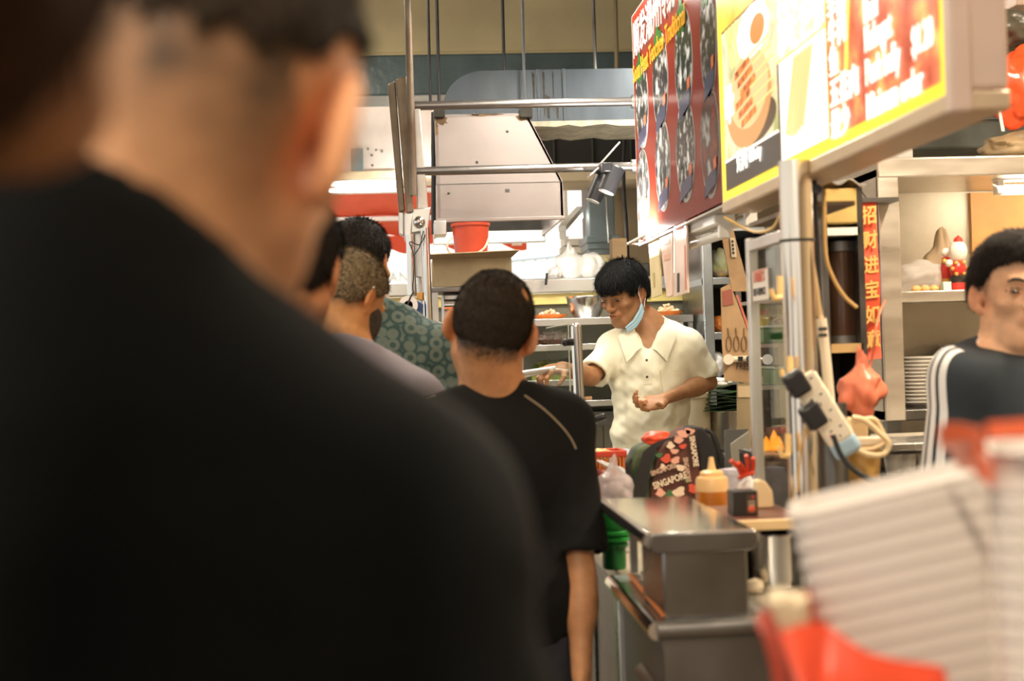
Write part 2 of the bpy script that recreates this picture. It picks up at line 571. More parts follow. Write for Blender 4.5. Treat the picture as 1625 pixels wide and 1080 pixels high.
# white metal sign soffit at the left of the opening
sf = thing('soffit_box', 'stained off-white sheet metal soffit box hung below the beam', 'soffit', (-0.4, 8.9, 2.4))
a, b = P(520, 155, 8.9), P(690, 270, 8.9)
PINKW = mat('stained_white_metal', (0.72, 0.62, 0.56), 0.5, var=0.12, vscale=4)
MB().bx(-2.6, b.x, 8.9, 9.3, b.z, 3.0).build('panel', PINKW, sf, world=True, bevel=0.006)
MB().bx(-2.6, b.x + 0.02, 8.86, 9.3, b.z - 0.05, b.z).build('lower_lip', CREAM_W, sf, world=True, bevel=0.004)
q0, q1 = P(556, 236, 8.89), P(577, 272, 8.89)
MB().bx(q0.x, q1.x, 8.87, 8.9, q1.z, q0.z).build('access_plate', GREY_P, sf, world=True, bevel=0.003)
for px, py in ((584, 236), (590, 246), (597, 238), (606, 240), (591, 262)):
    q = P(px, py, 8.895)
    MB().ball(q, 0.008, 8, 5).build('rivet', STEEL_D, sf, world=True)


def tube_light(name, label, a, b, lit, wid=0.05, group=None, hang=None):
    """batten with one tube between two points"""
    a, b = Vector(a), Vector(b)
    c = (a + b) / 2
    t = thing(name, label, 'light', c, 0, group)
    d = (b - a).normalized()
    s_ = d.cross(Vector((0, 0, 1))).normalized()
    u = s_.cross(d)
    R = Matrix((d, s_, u)).transposed()
    MB().box(c + u * 0.03, ((b - a).length, wid, 0.03), R).build('batten', WHITE_ENAMEL, t, world=True, bevel=0.004)
    MB().cyl(a + d * 0.02 - u * 0.01, b - d * 0.02 - u * 0.01, 0.014, seg=12).build('tube', TUBE_ON if lit else TUBE_OFF, t, world=True)
    for e in (a + d * 0.012, b - d * 0.012):
        MB().box(e + u * 0.002, (0.022, 0.034, 0.05), R).build('lamp_holder', WHITE_ENAMEL, t, world=True, bevel=0.003)
    if hang:
        for e in (a + d * 0.15, b - d * 0.15):
            MB().tube([e + u * 0.045, Vector((e.x, e.y, hang))], 0.004, seg=6).build('hanger_rod', STEEL_D, t, world=True)
    return t


names_l = ['fluorescent batten hung above the serving counter', 'fluorescent batten hung above the cook', 'warm fluorescent batten hung above the steel cabinet',
           'fluorescent batten hung above the back of the queue', 'fluorescent batten hung above the middle of the queue', 'fluorescent batten hung above the stacked foam trays', 'added unseen batten brightening the yellow end wall']
for (x, y, z, L, pw, c), lb in zip(LAMPS, names_l):
    tube_light('tube_light', lb, (x, y - L / 2, z), (x, y + L / 2, z), True, 0.09, 'hall lamps', hang=3.9)
tube_light('tube_light', 'bright fluorescent tube below the stained soffit box over the awning', P(480, 300, 8.62), P(628, 297, 8.62), True, 0.06)
area_light('soffit_tube_light', P(560, 304, 8.55), (1.0, .04), 16, (1, .97, .92), P(560, 215, 8.9))
bpy.data.objects['tube_light.007']
MB().bx(-0.95, -0.9, 8.6, 8.92, P(560, 300, 8.62).z + .02, P(560, 300, 8.62).z + .06).build('mount', WHITE_ENAMEL, bpy.data.objects['tube_light.007'], world=True)
tube_light('tube_light', 'glowing tube slanting beside the right edge of the exhaust hood', P(893, 372, 6.9), P(921, 340, 7.75), True, 0.04)
# ------------------------------------------------------------------ hood, duct, rails
HOOD_M = mat('smoked_hood_steel', (0.40, 0.345, 0.325), 0.40, 0.45, var=0.12, vscale=3, rvar=0.08)
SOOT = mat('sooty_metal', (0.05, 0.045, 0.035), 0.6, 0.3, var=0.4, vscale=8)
hd = thing('exhaust_hood', 'pale steel exhaust hood with a sloping side above the far counter', 'hood', P(790, 372, 6.3))
yf, yb = 5.9, 6.75
A = [P(690, 182, yf), P(836, 182, yf), P(893, 288, yf), P(893, 347, yf), P(691, 350, yf)]
x0 = A[0].x; zt = A[0].z; xt = A[1].x; xr = A[2].x; zk = A[2].z; zl = A[3].z
th = 0.012
MB().prism([(x0, yf, zl), (x0, yf, zt), (xt, yf, zt), (xr, yf, zk), (xr, yf, zl)], (0, th, 0)).build('front_panel', HOOD_M, hd, world=True, bevel=0.002)
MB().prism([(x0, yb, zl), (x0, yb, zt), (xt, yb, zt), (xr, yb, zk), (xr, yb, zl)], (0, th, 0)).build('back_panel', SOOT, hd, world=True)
MB().bx(x0, x0 + th, yf, yb, zl, zt).build('side_panel', HOOD_M, hd, world=True)
MB().prism([(xt, yf, zt), (xr, yf, zk), (xr, yf, zl), (xr - th, yf, zl), (xr - th, yf, zk), (xt - th, yf, zt)], (0, yb - yf, 0)).build('side_panel', HOOD_M, hd, world=True)
MB().bx(x0, xt, yf, yb, zt - th, zt).build('top_panel', HOOD_M, hd, world=True)
MB().bx(x0 - 0.004, xr + 0.004, yf - 0.012, yf + 0.002, zl - 0.004, zl + 0.012).build('lower_lip', HOOD_M, hd, world=True, bevel=0.003)
MB().bx(x0 - 0.004, xr + 0.004, yb - 0.03, yb + 0.02, zl - 0.03, zl + 0.03).build('gutter', ALU, hd, world=True, bevel=0.004)
MB().bx(x0 - 0.004, xr + 0.002, yf - 0.003, yf, zk - 0.001, zk + 0.001).build('fold_line', STEEL_D, hd, world=True)
for px, py in ((757, 257), (752, 181), (758, 181), (712, 306), (805, 208)):
    MB().ball(P(px, py, yf - 0.002), 0.006, 8, 5).build('rivet', STEEL_D, hd, world=True)
q0, q1 = P(690, 350, yf - .02), P(709, 373, yf - .02)
MB().bx(q0.x - .004, q1.x, yf - .03, yf + .1, q1.z, q0.z).build('corner_bracket', ALU, hd, world=True, bevel=0.004)
for px0, px1 in ((688, 706), (824, 845)):
    q0, q1 = P(px0, 172, yf - .01), P(px1, 187, yf - .01)
    MB().bx(q0.x, q1.x, yf - .025, yf + .1, q1.z, q0.z).build('mount_clip', SOOT, hd, world=True, bevel=0.004)

hl = Vector((.45, yf + .10, zl + .10))  # lamp added inside the hood to brighten the display shelves
MB().box(hl + Vector((0, 0, .022)), (.34, .06, .03)).build('added_hood_lamp', WHITE_ENAMEL, hd, world=True, bevel=.006)
MB().bx(hl.x - .01, hl.x + .01, yf, yf + .10, hl.z + .015, hl.z + .03).build('added_lamp_mount', STEEL_D, hd, world=True)
area_light('shelf_fill_light', hl, (.32, .05), 6.5, (1, .95, .84), hl + Vector((.15, .45, -.55)))

DUCT_M = mat('galvanised_duct', (0.074, 0.094, 0.116), 0.42, 0.15, var=0.22, vscale=4, stretch=(3, 1, 1), rvar=0.08)
dc = thing('exhaust_duct', 'blue grey galvanised duct with a rounded elbow above the hood', 'duct', P(850, 190, 6.4))
yd0, yd1 = 6.1, 6.6
e0, e1 = P(704, 168, yd0), P(768, 112, yd0)
pts = [(e0.x, yd0, e0.z)]
for k in range(1, 9):
    a = math.pi - k / 8 * math.pi / 2
    pts.append((e1.x + (e1.x - e0.x) * math.cos(a), yd0, e0.z + (e1.z - e0.z) * math.sin(a)))
zb = P(900, 192, yd0).z
pts += [(2.2, yd0, e1.z), (2.2, yd0, zb), (P(838, 190, yd0).x, yd0, zb), (P(834, 190, yd0).x, yd0, zt - .001), (e0.x, yd0, zt - .001)]
MB().prism(pts, (0, yd1 - yd0, 0)).build('duct_run', DUCT_M, dc, world=True, smooth=30)
for px in (852, 893):
    q = P(px, 150, yd0)
    MB().bx(q.x, q.x + .012, yd0 - .006, yd1, zb, e1.z + .004).build('seam_flange', DUCT_M, dc, world=True, bevel=0.002)
q0, q1 = P(842, 192, yd0), P(842, 203, yd0)
random.seed(9)
poly = [(q0.x + (2.2 - q0.x) * i / 30, yd0 - .01, q1.z + random.uniform(0, .012) * (1 if i < 8 else .15)) for i in range(31)]
MB().prism(poly + [(2.2, yd0 - .01, zb), (q0.x, yd0 - .01, zb)], (0, .4, 0)).build('insulation_edge', mat('flaking_insulation', (0.56, 0.52, 0.40), 0.9, var=0.25, vscale=20, bump=.2), dc, world=True)
STREAK = mat('rust_streak', (.06, .05, .04), .7, var=.4, vscale=30)
for px, y0_, y1_, w_ in ((846, 114, 168, .012), (853, 114, 150, .006), (862, 112, 185, .010), (869, 150, 190, .02), (877, 112, 178, .006), (884, 160, 190, .014), (892, 114, 186, .008)):
    a_, b_ = P(px, y0_, yd0), P(px, y1_, yd0)
    MB().prism([(a_.x - w_ / 2, yd0 - .0004, a_.z), (a_.x + w_ / 2, yd0 - .0004, a_.z - .01), (a_.x + w_ * .3, yd0 - .0004, b_.z), (a_.x - w_ * .2, yd0 - .0004, b_.z + .01)], (0, -.0005, 0)).build('rust_streak', STREAK, dc, world=True)
random.seed(31)
SCORCH = mat('scorch_stain', (.22, .13, .06), .7, var=.4, vscale=20)
for px, py, rx_, rz_ in ((700, 190, .035, .022), (830, 187, .03, .012), (770, 182, .09, .006), (692, 205, .012, .03)):
    c_ = P(px, py, yf)
    MB().prism([(min(max(c_.x + rx_ * math.cos(a) * random.uniform(.6, 1.2), x0 + .001), xt), yf - .0004, min(c_.z + rz_ * math.sin(a) * random.uniform(.6, 1.2), zt)) for a in [2 * math.pi * i / 18 for i in range(18)]], (0, -.0005, 0)).build('scorch_stain', SCORCH, hd, world=True)
MB().tube([(0.9, 6.35, e1.z), (0.9, 6.35, 3.9)], 0.008).build('hanger_rod', STEEL_D, dc, world=True)
MB().tube([(1.8, 6.35, e1.z), (1.8, 6.35, 3.9)], 0.008).build('hanger_rod', STEEL_D, dc, world=True)

for (px0, py0, px1, py1, Y, r, nm, lb, mt) in (
        (683, 168, 681, -40, 5.98, .006, 'hanger_rod', 'thin black rod hanging nearest the folded shutter', BLACK_PL),
        (697, 168, 695, -40, 5.96, .007, 'hanger_rod', 'black rod hanging to the hood mount clip beside the duct elbow', BLACK_PL),
        (800, 112, 799, -40, 6.2, .007, 'hanger_rod', 'black rod dropping onto the top of the blue grey duct', BLACK_PL),
        (833, 176, 831, -40, 5.97, .006, 'hanger_rod', 'grey rod passing before the duct to the hood top corner', mat('grey_rod', (0.12, .13, .14), .5)),
        (979, 112, 977, -40, 7.7, .012, 'wall_conduit', 'tan conduit running down the yellow wall', mat('tan_conduit', (.42, .33, .18), .5))):
    p0, p1 = P(px0, py0, Y), P(px1, py1, Y)
    o = MB().tube([p0, (p1.x, p1.y, 3.9)], r, seg=8).build(nm, mt)
    tag(o, lb, 'conduit' if 'conduit' in nm else 'rod')
o = MB().tube([P(688, 178, 6.02), P(688, 372, 6.02)], .010, seg=8).build('hood_edge_post', BLACK_PL); tag(o, 'black post down the left edge of the hood', 'post')
o = MB().tube([P(991, 208, 6.9), P(990, 300, 6.9), P(997, 425, 6.9), (P(997, 425, 6.9).x, 6.9, 0)], .009, seg=8).build('black_cable', BLACK_PL); tag(o, 'straight black cable dropping past the small carton by the red sign', 'cable')

YR = 5.25
for (y0, y1, z_, lb) in ((168, 161, 0, 'upper steel pipe rail running from the shutter post to the red sign'), (272, 264, 0, 'lower steel pipe rail running from the shutter post to the red sign, spotlights on it')):
    p0, p1 = P(655, y0, YR), P(1004, y1, YR)
    o = thing('pipe_rail', lb, 'rail', p0)
    MB().tube([p0, p1], 0.0165, seg=16).build('pipe', mat('dull_pipe_steel', (.30, .28, .27), .32, .9, var=.15, vscale=4), o, world=True)
    MB().cyl(p0 - Vector((0.012, 0, 0)), p0 + Vector((0.004, 0, 0)), 0.026).build('end_collar', STEEL_D, o, world=True)
    MB().cyl(p1 - Vector((0.004, 0, 0)), p1 + Vector((0.012, 0, 0)), 0.026).build('end_collar', STEEL, o, world=True)

# ---- folded shutter with its posts
RUST = mat('rusty_steel', (0.24, 0.20, 0.15), 0.45, 0.6, var=0.5, vscale=6, stretch=(1, 1, .5), color2=(0.09, 0.05, 0.025))
sh = thing('folding_shutter', 'folded rust stained steel shutter leaves hanging on a tall post', 'shutter', (P(672, 600, 5.2).x, 5.2, 0))


def pq(pxs, Y, th, name, m, par=sh):
    return MB().prism([P(x, y, Y) for x, y in pxs], (0, th, 0)).build(name, m, par, world=True, bevel=0.004)


pq([(615, 134), (627, 127), (643, 334), (633, 336)], 5.22, .05, 'leaf', RUST)
pq([(628, 126), (645, 120), (656, 336), (645, 338)], 5.18, .06, 'leaf', RUST)
pq([(657, 170), (667, 172), (680, 335), (662, 338)], 5.24, .05, 'leaf', mat('pale_steel', (0.62, 0.58, 0.54), 0.4, 0.6, var=.15))
pq([(632, 336), (641, 336), (641, 376), (633, 370)], 5.22, .04, 'leaf_foot', ALU)
pq([(641, 337), (655, 337), (652, 384), (642, 382)], 5.19, .05, 'leaf_foot', ALU)
pq([(650, 332), (684, 328), (679, 366), (652, 370)], 5.20, .05, 'hinge_block', STEEL)
MB().ball(P(665, 352, 5.19), .022).build('hinge_knuckle', CHROME, sh, world=True)
pq([(656, 345), (674, 342), (672, 440), (660, 440)], 5.23, .02, 'strut_plate', ALU)
p0 = P(647, -30, 5.16); p1 = P(656, 310, 5.16)
MB().tube([(p0.x, 5.16, 3.9), p1], .0135, seg=14).build('pipe_post', RUST, sh, world=True)
p0 = P(651, 372, 5.17); p1 = P(654, 468, 5.17)
MB().tube([p0, p1], .0165, seg=14).build('hanging_tube', CHROME, sh, world=True)
p0 = P(674, 362, 5.15)
MB().tube([p0, (p0.x + .015, 5.15, 0)], .0165, seg=16).build('floor_post', CHROME, sh, world=True)
p0 = P(664, 405, 5.26)
MB().tube([p0, (p0.x + .02, 5.26, 0)], .010, seg=10).build('rear_post', ALU, sh, world=True)
cb = [P(x, y, 5.12) for x, y in ((675, 372), (666, 388), (650, 384), (656, 402), (657, 430), (655, 455), (657, 466))]
MB().tube(cb, .0022, seg=6).build('loose_wire', SOOT, sh, world=True)
cb = [P(x, y, 5.12) for x, y in ((672, 366), (666, 392), (657, 405))]
MB().tube(cb, .0022, seg=6).build('loose_wire', SOOT, sh, world=True)

tr = thing('tape_roll', 'white tape roll tied with string to the shutter post', 'tape', P(649, 500, 5.11))
c = P(648, 484, 5.11)
R90 = Matrix.Rotation(math.pi / 2, 3, 'X')
MB().lathe([(.016, -.011), (.034, -.011), (.034, .011), (.016, .011), (.016, -.011)], c, R=R90).build('roll', mat('white_tape', (.85, .8, .76), .5), tr, world=True)
MB().tube([P(657, 462, 5.10), P(651, 472, 5.095), P(647, 486, 5.095), P(652, 487, 5.11)], .003, seg=6).build('string', SOOT, tr, world=True)
o = MB().prism([P(662, 476, 5.12), P(672, 482, 5.12), P(671, 500, 5.12), P(661, 508, 5.12), P(652, 502, 5.12)], (0, .02, 0)).build('blue_pouch', mat('blue_nylon', (.02, .05, .14), .6, bump=.2), None, bevel=.004)
tag(o, 'small dark blue pouch hanging behind the tape roll', 'pouch')
o = MB().prism([P(661, 464, 5.14), P(671, 463, 5.14), P(671, 477, 5.14), P(662, 475, 5.14)], (0, .015, 0)).build('wooden_tag', mat('amber_wood', (.5, .25, .06), .5), None, bevel=.003)
tag(o, 'amber wooden tag tucked behind the steel shutter post', 'tag')

# ---- spotlights clipped on the lower rail
def spot(label, mount, body_a, body_b, r, Y):
    t = thing('spotlight', label, 'spotlight', P(*body_b, Y), 0, 'clip spotlights on the lower rail')
    a, b = P(*body_a, Y), P(*body_b, Y)
    d = (b - a).normalized()
    MB().tube([a, a + (b - a) * .06, b], [r * .8, r, r], seg=20).build('lamp_can', BLACK_PL, t, world=True)
    MB().cyl(b - d * .002, b + d * .004, r * .84, seg=20).build('lens', mat('frosted_lens', (.55, .55, .5), .3), t, world=True)
    m_ = P(*mount, Y - .01)
    MB().tube([m_, (a + b) / 2], .012, seg=8).build('arm', BLACK_PL, t, world=True)
    MB().box(m_, (.035, .05, .035)).build('clamp', BLACK_PL, t, world=True, bevel=.004)
    return t


s1 = spot('black clip spotlight tilted down on the lower rail, front can', (962, 266), (978, 264), (962, 304), .035, 5.14)
s2 = spot('black clip spotlight on the lower rail leaning behind the other, rear can', (952, 268), (960, 272), (941, 318), .031, 5.295)
for (p, q, w_) in (((951, 262), (981, 228), .02), ((934, 280), (948, 268), .016)):
    a, b = P(*p, 5.2), P(*q, 5.2)
    d = (b - a).normalized(); n = Vector((0, 1, 0)); s_ = d.cross(n)
    MB().box((a + b) / 2, ((b - a).length, .09, .006), Matrix((d, n, s_)).transposed()).build('barn_door', ALU, s1, world=True, bevel=.001)

# ------------------------------------------------------------------ signs over the counter
XS = 0.85
ZB = PX(1015, 384, XS).z * .5 + PX(1165, 312, XS).z * .5
ZT = PX(1000, 30, XS).z
YF, YM, YN = PX(1008, 200, XS).y, PX(1143, 200, XS).y, PX(1507, 100, XS).y


def emis(name, color, s):
    if name in MC: return MC[name]
    m = bpy.data.materials.new(name); m.use_nodes = True
    b = m.node_tree.nodes['Principled BSDF']
    b.inputs['Base Color'].default_value = (*color, 1)
    b.inputs['Roughness'].default_value = .25
    b.inputs['Emission Color'].default_value = (*color, 1)
    b.inputs['Emission Strength'].default_value = s
    MC[name] = m
    return m


def translu(name, color, f=.5, var=None, scale=30):
    """translucent acrylic print: glossy diffuse front that lets light through"""
    if name in MC: return MC[name]
    m = bpy.data.materials.new(name); m.use_nodes = True
    nt = m.node_tree
    b = nt.nodes['Principled BSDF']
    b.inputs['Base Color'].default_value = (*color, 1)
    b.inputs['Roughness'].default_value = .22
    tl = nt.nodes.new('ShaderNodeBsdfTranslucent'); tl.inputs['Color'].default_value = (*color, 1)
    if var:
        tc = nt.nodes.new('ShaderNodeTexCoord')
        n = nt.nodes.new('ShaderNodeTexNoise'); n.inputs['Scale'].default_value = scale; n.inputs['Detail'].default_value = 3
        r = nt.nodes.new('ShaderNodeValToRGB')
        e = r.color_ramp.elements
        e[0].color = (*color, 1); e[0].position = .3
        for k, c in enumerate(var):
            el = e[1] if k == len(var) - 1 else e.new(.3 + .4 * (k + 1) / len(var))
            el.color = (*c, 1)
        e[-1].position = .7
        nt.links.new(tc.outputs['Object'], n.inputs['Vector']); nt.links.new(n.outputs['Fac'], r.inputs['Fac'])
        nt.links.new(r.outputs['Color'], b.inputs['Base Color']); nt.links.new(r.outputs['Color'], tl.inputs['Color'])
    mx = nt.nodes.new('ShaderNodeMixShader'); mx.inputs['Fac'].default_value = f
    nt.links.new(b.outputs[0], mx.inputs[1]); nt.links.new(tl.outputs[0], mx.inputs[2])
    nt.links.new(mx.outputs[0], nt.nodes['Material Output'].inputs['Surface'])
    MC[name] = m
    return m


rs = thing('menu_signboard', 'red menu light box with round dish photos above the serving counter', 'sign', (XS, (YF + YM) / 2, ZB))
FRM = mat('grey_sign_frame', (0.42, 0.39, 0.35), 0.5, 0.2, var=.1)
depth = .10
zt2 = ZT
MB().bx(XS, XS + .004, YM, YF, ZB, zt2).build('face_panel', translu('red_acrylic', (0.31, 0.036, 0.018), .45), rs, world=True)
MB().bx(XS + depth - .004, XS + depth, YM, YF, ZB, zt2).build('back_panel', WHITE_ENAMEL, rs, world=True)
MB().bx(XS, XS + depth, YM, YF, zt2 - .004, zt2).build('top_panel', FRM, rs, world=True)
MB().bx(XS, XS + depth, YM, YF, ZB - .012, ZB - .006).build('bottom_panel', FRM, rs, world=True)
MB().bx(XS, XS + depth, YF, YF + .006, ZB - .012, zt2).build('end_panel', FRM, rs, world=True)
MB().bx(XS, XS + depth, YM - .002, YM + .004, ZB - .012, zt2).build('end_panel', FRM, rs, world=True)
area_light('added_glare_light', (XS - .045, YF - .19, ZB + .012), (.34, .012), 26.0, (1, .97, .9), (XS + .01, YF - .19, ZB + .050))  # lamp added before the red sign to make the glare at its foot
for yy in (YF - .30, YF - .08):
    MB().bx(XS - .044, XS - .002, yy - .006, yy + .006, ZB - .014, ZB - .008).build('added_lamp_arm', FRM, rs, world=True)
MB().bx(XS - .048, XS - .038, YF - .37, YF - .02, ZB - .010, ZB + .000).build('added_lamp_bar', WHITE_ENAMEL, rs, world=True, bevel=.003)
WRIM = translu('print_white', (.62, .60, .57), .5)
FOOD = [translu('dish_print_%d' % i, tuple(.6 * q for q in c), .35, tuple(tuple(.3 * q for q in w) for w in v), s) for i, (c, v, s) in enumerate((
    ((.02, .03, .03), ((.05, .06, .05), (.22, .2, .16)), 22), ((.02, .03, .03), ((.04, .05, .06), (.25, .2, .18)), 18),
    ((.03, .06, .04), ((.35, .17, .03), (.08, .09, .05)), 20), ((.03, .03, .02), ((.10, .06, .03), (.2, .16, .11)), 16),
    ((.05, .06, .06), ((.2, .2, .18), (.45, .42, .38)), 20), ((.02, .03, .03), ((.2, .2, .19), (.4, .38, .35)), 20),
    ((.03, .03, .02), ((.38, .22, .05), (.06, .06, .04)), 26), ((.45, .06, .02), ((.55, .10, .03), (.1, .05, .03)), 9)))]
GARN = translu('leaf_print', (.03, .16, .03), .4)
BLUEP = translu('caption_print', (.10, .10, .17), .4)
TAGP = translu('price_print', (.75, .25, .12), .4)
dishes = [(1019, 165, .125, .155), (1048, 130, .135, .16), (1085, 100, .13, .17), (1124, 62, .14, .17), (1021, 298, .12, .135), (1052, 262, .13, .15), (1088, 238, .14, .155), (1127, 225, .14, .155)]


def disc(cy, cz, ry, rz, x, th=.0012, seg=36, mod=None):
    poly = []
    for k in range(seg):
        a = 2 * math.pi * k / seg
        f = mod(a) if mod else 1
        poly.append((x, cy + ry * math.cos(a) * f, cz + rz * math.sin(a) * f))
    return MB().prism(poly, (-th, 0, 0))


random.seed(3)
for i, (px, py, ry, rz) in enumerate(dishes):
    q = PX(px, py, XS)
    ry = min(ry, q.y - YM - .01, YF - q.y - .005) if i in (0, 3, 4, 7) else ry
    d = disc(q.y, q.z, ry, rz, XS).build('printed_plate', WRIM, rs, world=True)
    disc(q.y, q.z + .005, ry * .93, rz * .95, XS - .0012).build('printed_food', FOOD[i], d, world=True)
    if i < 4:
        disc(q.y + .01, q.z + rz * .82, ry * .42, rz * .3, XS - .0025, mod=lambda a: 1 + .22 * math.sin(5 * a)).build('printed_garnish', GARN, d, world=True)
    s_ = .5 * ry
    MB().prism([(XS - .0025, q.y + ry * .7, q.z - rz * .95), (XS - .0025, q.y - ry * .6, q.z - rz * .78), (XS - .0025, q.y - ry * .75, q.z - rz * .45), (XS - .0025, q.y + ry * .5, q.z - rz * .62)], (-.0012, 0, 0)).build('printed_caption', BLUEP, d, world=True)
    MB().prism([(XS - .004, q.y - ry * .45, q.z - rz * .55), (XS - .004, q.y - ry * .72, q.z - rz * .5), (XS - .004, q.y - ry * .72, q.z - rz * .32), (XS - .004, q.y - ry * .45, q.z - rz * .36)], (-.0012, 0, 0)).build('printed_price', TAGP, d, world=True)
q = PX(1011, 75, XS)
text_mesh('heading_lettering', '顺发潮州传统', .135, WRIM, rs, (XS - .006, YF - .05, q.z - .02), (0, -1, 0), (0, 0, 1), bold=.002, sx=.95)
text_mesh('heading_lettering', 'Soon Huat Teochew Traditional', .088, translu('print_yellow', (.72, .42, .04), .45), rs, (XS - .006, YF - .02, q.z - .115), (0, -1, 0), (0, 0, 1), bold=.001, sx=.82)
# steel hangers carry both boxes from the ceiling
for yy in (YF - .1, YM + .15):
    MB().tube([(XS + .05, yy, zt2), (XS + .05, yy, 3.9)], .012).build('hanger', STEEL_D, rs, world=True)

ys = thing('satay_signboard', 'glowing yellow-edged menu light box with satay photo and price list', 'sign', (XS, (YN + YM) / 2, ZB))
PINKF = mat('pinkish_painted_metal', (.66, .50, .42), .5, .05, var=.05)
zt3 = ZT + .05
TH3 = PX(1596, 120, XS + .115).x - XS
YM2 = YM - .004
MB().bx(XS + .012, XS + .090, YN - .012, YM2, ZB - .0, zt3).build('casing', PINKF, ys, world=True, bevel=.010, seg=3)
MB().bx(XS - .006, XS + .03, YN - .019, YN + .012, ZB - .034, zt3).build('edge_trim', PINKF, ys, world=True, bevel=.006)
MB().bx(XS - .004, XS + .090, YN - .016, YM2, ZB - .032, ZB).build('bottom_trim', mat('cream_painted_metal', (.62, .48, .33), .4, .15, var=.08), ys, world=True, bevel=.006)
EY = emis('lit_yellow', (.95, .72, .04), .75)
MB().bx(XS, XS + .012, YN + .012, YM2, ZB, zt3).build('lit_face', EY, ys, world=True)


def pan(y0, y1, z0, z1, m, name, lay=1, par=ys):
    return MB().bx(XS - .0016 * lay, XS - .0016 * (lay - 1), min(y0, y1), max(y0, y1), z0, z1).build(name, m, par, world=True)


def emis_noise(name, cols, scale, s, stretch=(1, 1, 1)):
    if name in MC: return MC[name]
    m = bpy.data.materials.new(name); m.use_nodes = True
    nt = m.node_tree
    b = nt.nodes['Principled BSDF']
    tc = nt.nodes.new('ShaderNodeTexCoord'); mp = nt.nodes.new('ShaderNodeMapping'); mp.inputs['Scale'].default_value = stretch
    n = nt.nodes.new('ShaderNodeTexNoise'); n.inputs['Scale'].default_value = scale; n.inputs['Detail'].default_value = 4
    r = nt.nodes.new('ShaderNodeValToRGB')
    e = r.color_ramp.elements
    e[0].position = .3; e[0].color = (*cols[0], 1)
    e[1].position = .7; e[1].color = (*cols[-1], 1)
    for k, c in enumerate(cols[1:-1]):
        el = e.new(.3 + .4 * (k + 1) / (len(cols) - 1)); el.color = (*c, 1)
    nt.links.new(tc.outputs['Object'], mp.inputs['Vector']); nt.links.new(mp.outputs['Vector'], n.inputs['Vector'])
    nt.links.new(n.outputs['Fac'], r.inputs['Fac'])
    nt.links.new(r.outputs['Color'], b.inputs['Base Color']); nt.links.new(r.outputs['Color'], b.inputs['Emission Color'])
    b.inputs['Emission Strength'].default_value = s
    b.inputs['Roughness'].default_value = .25
    MC[name] = m
    return m


EW = emis('lit_white', (1, .95, .88), 1.2)
yA, yB, yC, yD = YM2 - .05, PX(1233, 100, XS).y, PX(1311, 100, XS).y, YN + .035
zlo = ZB + .022
zcap = PX(1165, 252, XS).z
zpic = PX(1150, 48, XS).z
zmid = PX(1270, 75, XS).z
pan(yA, yB, zlo, zcap, emis('lit_black', (.03, .028, .024), .6), 'caption_band')
pan(yA, yB, zcap, zcap + .005, EW, 'divider', 2)
pan(yA, yB, zpic, zt3, emis_noise('lit_orange', ((.85, .35, .02), (1, .62, .05)), 9, .9), 'heading_band')
pic = pan(yA, yB, zcap + .005, zpic - .006, emis_noise('lit_table', ((.42, .30, .17), (.85, .74, .5), (.34, .36, .14)), 7, .75), 'satay_photo')
pan(yA, yB, zpic - .006, zpic, emis('lit_brown', (.16, .05, .02), .6), 'divider', 1)
uw, vh = yA - yB, zpic - zcap


def on(u, v): return yA - uw * u, zcap + vh * v


# satay photo: bowl of sauce, wooden plate, skewers
def blob(u, v, ru, rv, m, nm, lay, mod=None):
    cy, cz = on(u, v)
    return disc(cy, cz, uw * ru, vh * rv, XS - .0016 * lay, mod=mod).build(nm, m, pic, world=True)


blob(.62, .17, .36, .15, emis('lit_dark', (.07, .04, .02), .8), 'printed_shadow', 1.0)
blob(.5, .34, .42, .32, emis('lit_wood', (.55, .28, .10), .7), 'printed_board', 1.5)
blob(.52, .42, .36, .27, emis('lit_board', (.80, .52, .26), .7), 'printed_board', 2.0)
blob(.62, .80, .28, .18, EW, 'printed_bowl', 2.0)
blob(.72, .78, .13, .10, emis('lit_sauce', (.82, .20, .05), .95), 'printed_sauce', 2.6)
blob(.14, .42, .09, .13, EW, 'printed_rice', 2.6, lambda a: 1 + .2 * math.sin(7 * a))
SAT = emis_noise('lit_meat', ((.12, .03, .01), (.6, .14, .02), (.85, .36, .08)), 40, .8)
for k in range(6):
    u0, v0 = .28 + .05 * (k % 3), .60 - .075 * k
    c0, c1 = on(u0, v0), on(u0 + .28, v0 + .05)
    n_ = on(u0, v0 - .05)
    MB().prism([(XS - .0045, c0[0], c0[1]), (XS - .0045, *n_), (XS - .0045, c1[0], c1[1] - vh * .05), (XS - .0045, *c1)], (-.001, 0, 0)).build('printed_meat', SAT, pic, world=True)
    c2 = on(min(u0 + .62, .97), v0 + .085)
    MB().prism([(XS - .0045, c1[0], c1[1] - .006), (XS - .0045, c2[0], c2[1] - .006), (XS - .0045, *c2), (XS - .0045, c1[0], c1[1])], (-.001, 0, 0)).build('printed_skewer', emis('lit_skewer', (.85, .55, .22), .9), pic, world=True)
for k in range(4):
    u0 = .08 + .07 * k
    a_, b_ = on(u0, .98), on(u0 + .12, .66)
    MB().prism([(XS - .003, *a_), (XS - .003, a_[0] - .02, a_[1]), (XS - .003, b_[0] - .012, b_[1]), (XS - .003, *b_)], (-.001, 0, 0)).build('printed_leaf', emis('lit_leaf', (.62, .66, .22), .9), pic, world=True)
q = PX(1172, 271, XS)
text_mesh('caption_lettering', '烤肉', .055, EW, ys, (XS - .004, q.y, q.z), (0, -1, 0), (0, 0, 1), bold=.0008)
text_mesh('caption_lettering', 'Grill satay', .046, EW, ys, (XS - .004, q.y - .125, q.z + .004), (0, -1, 0), (0, 0, 1), bold=.0008, sx=.62)
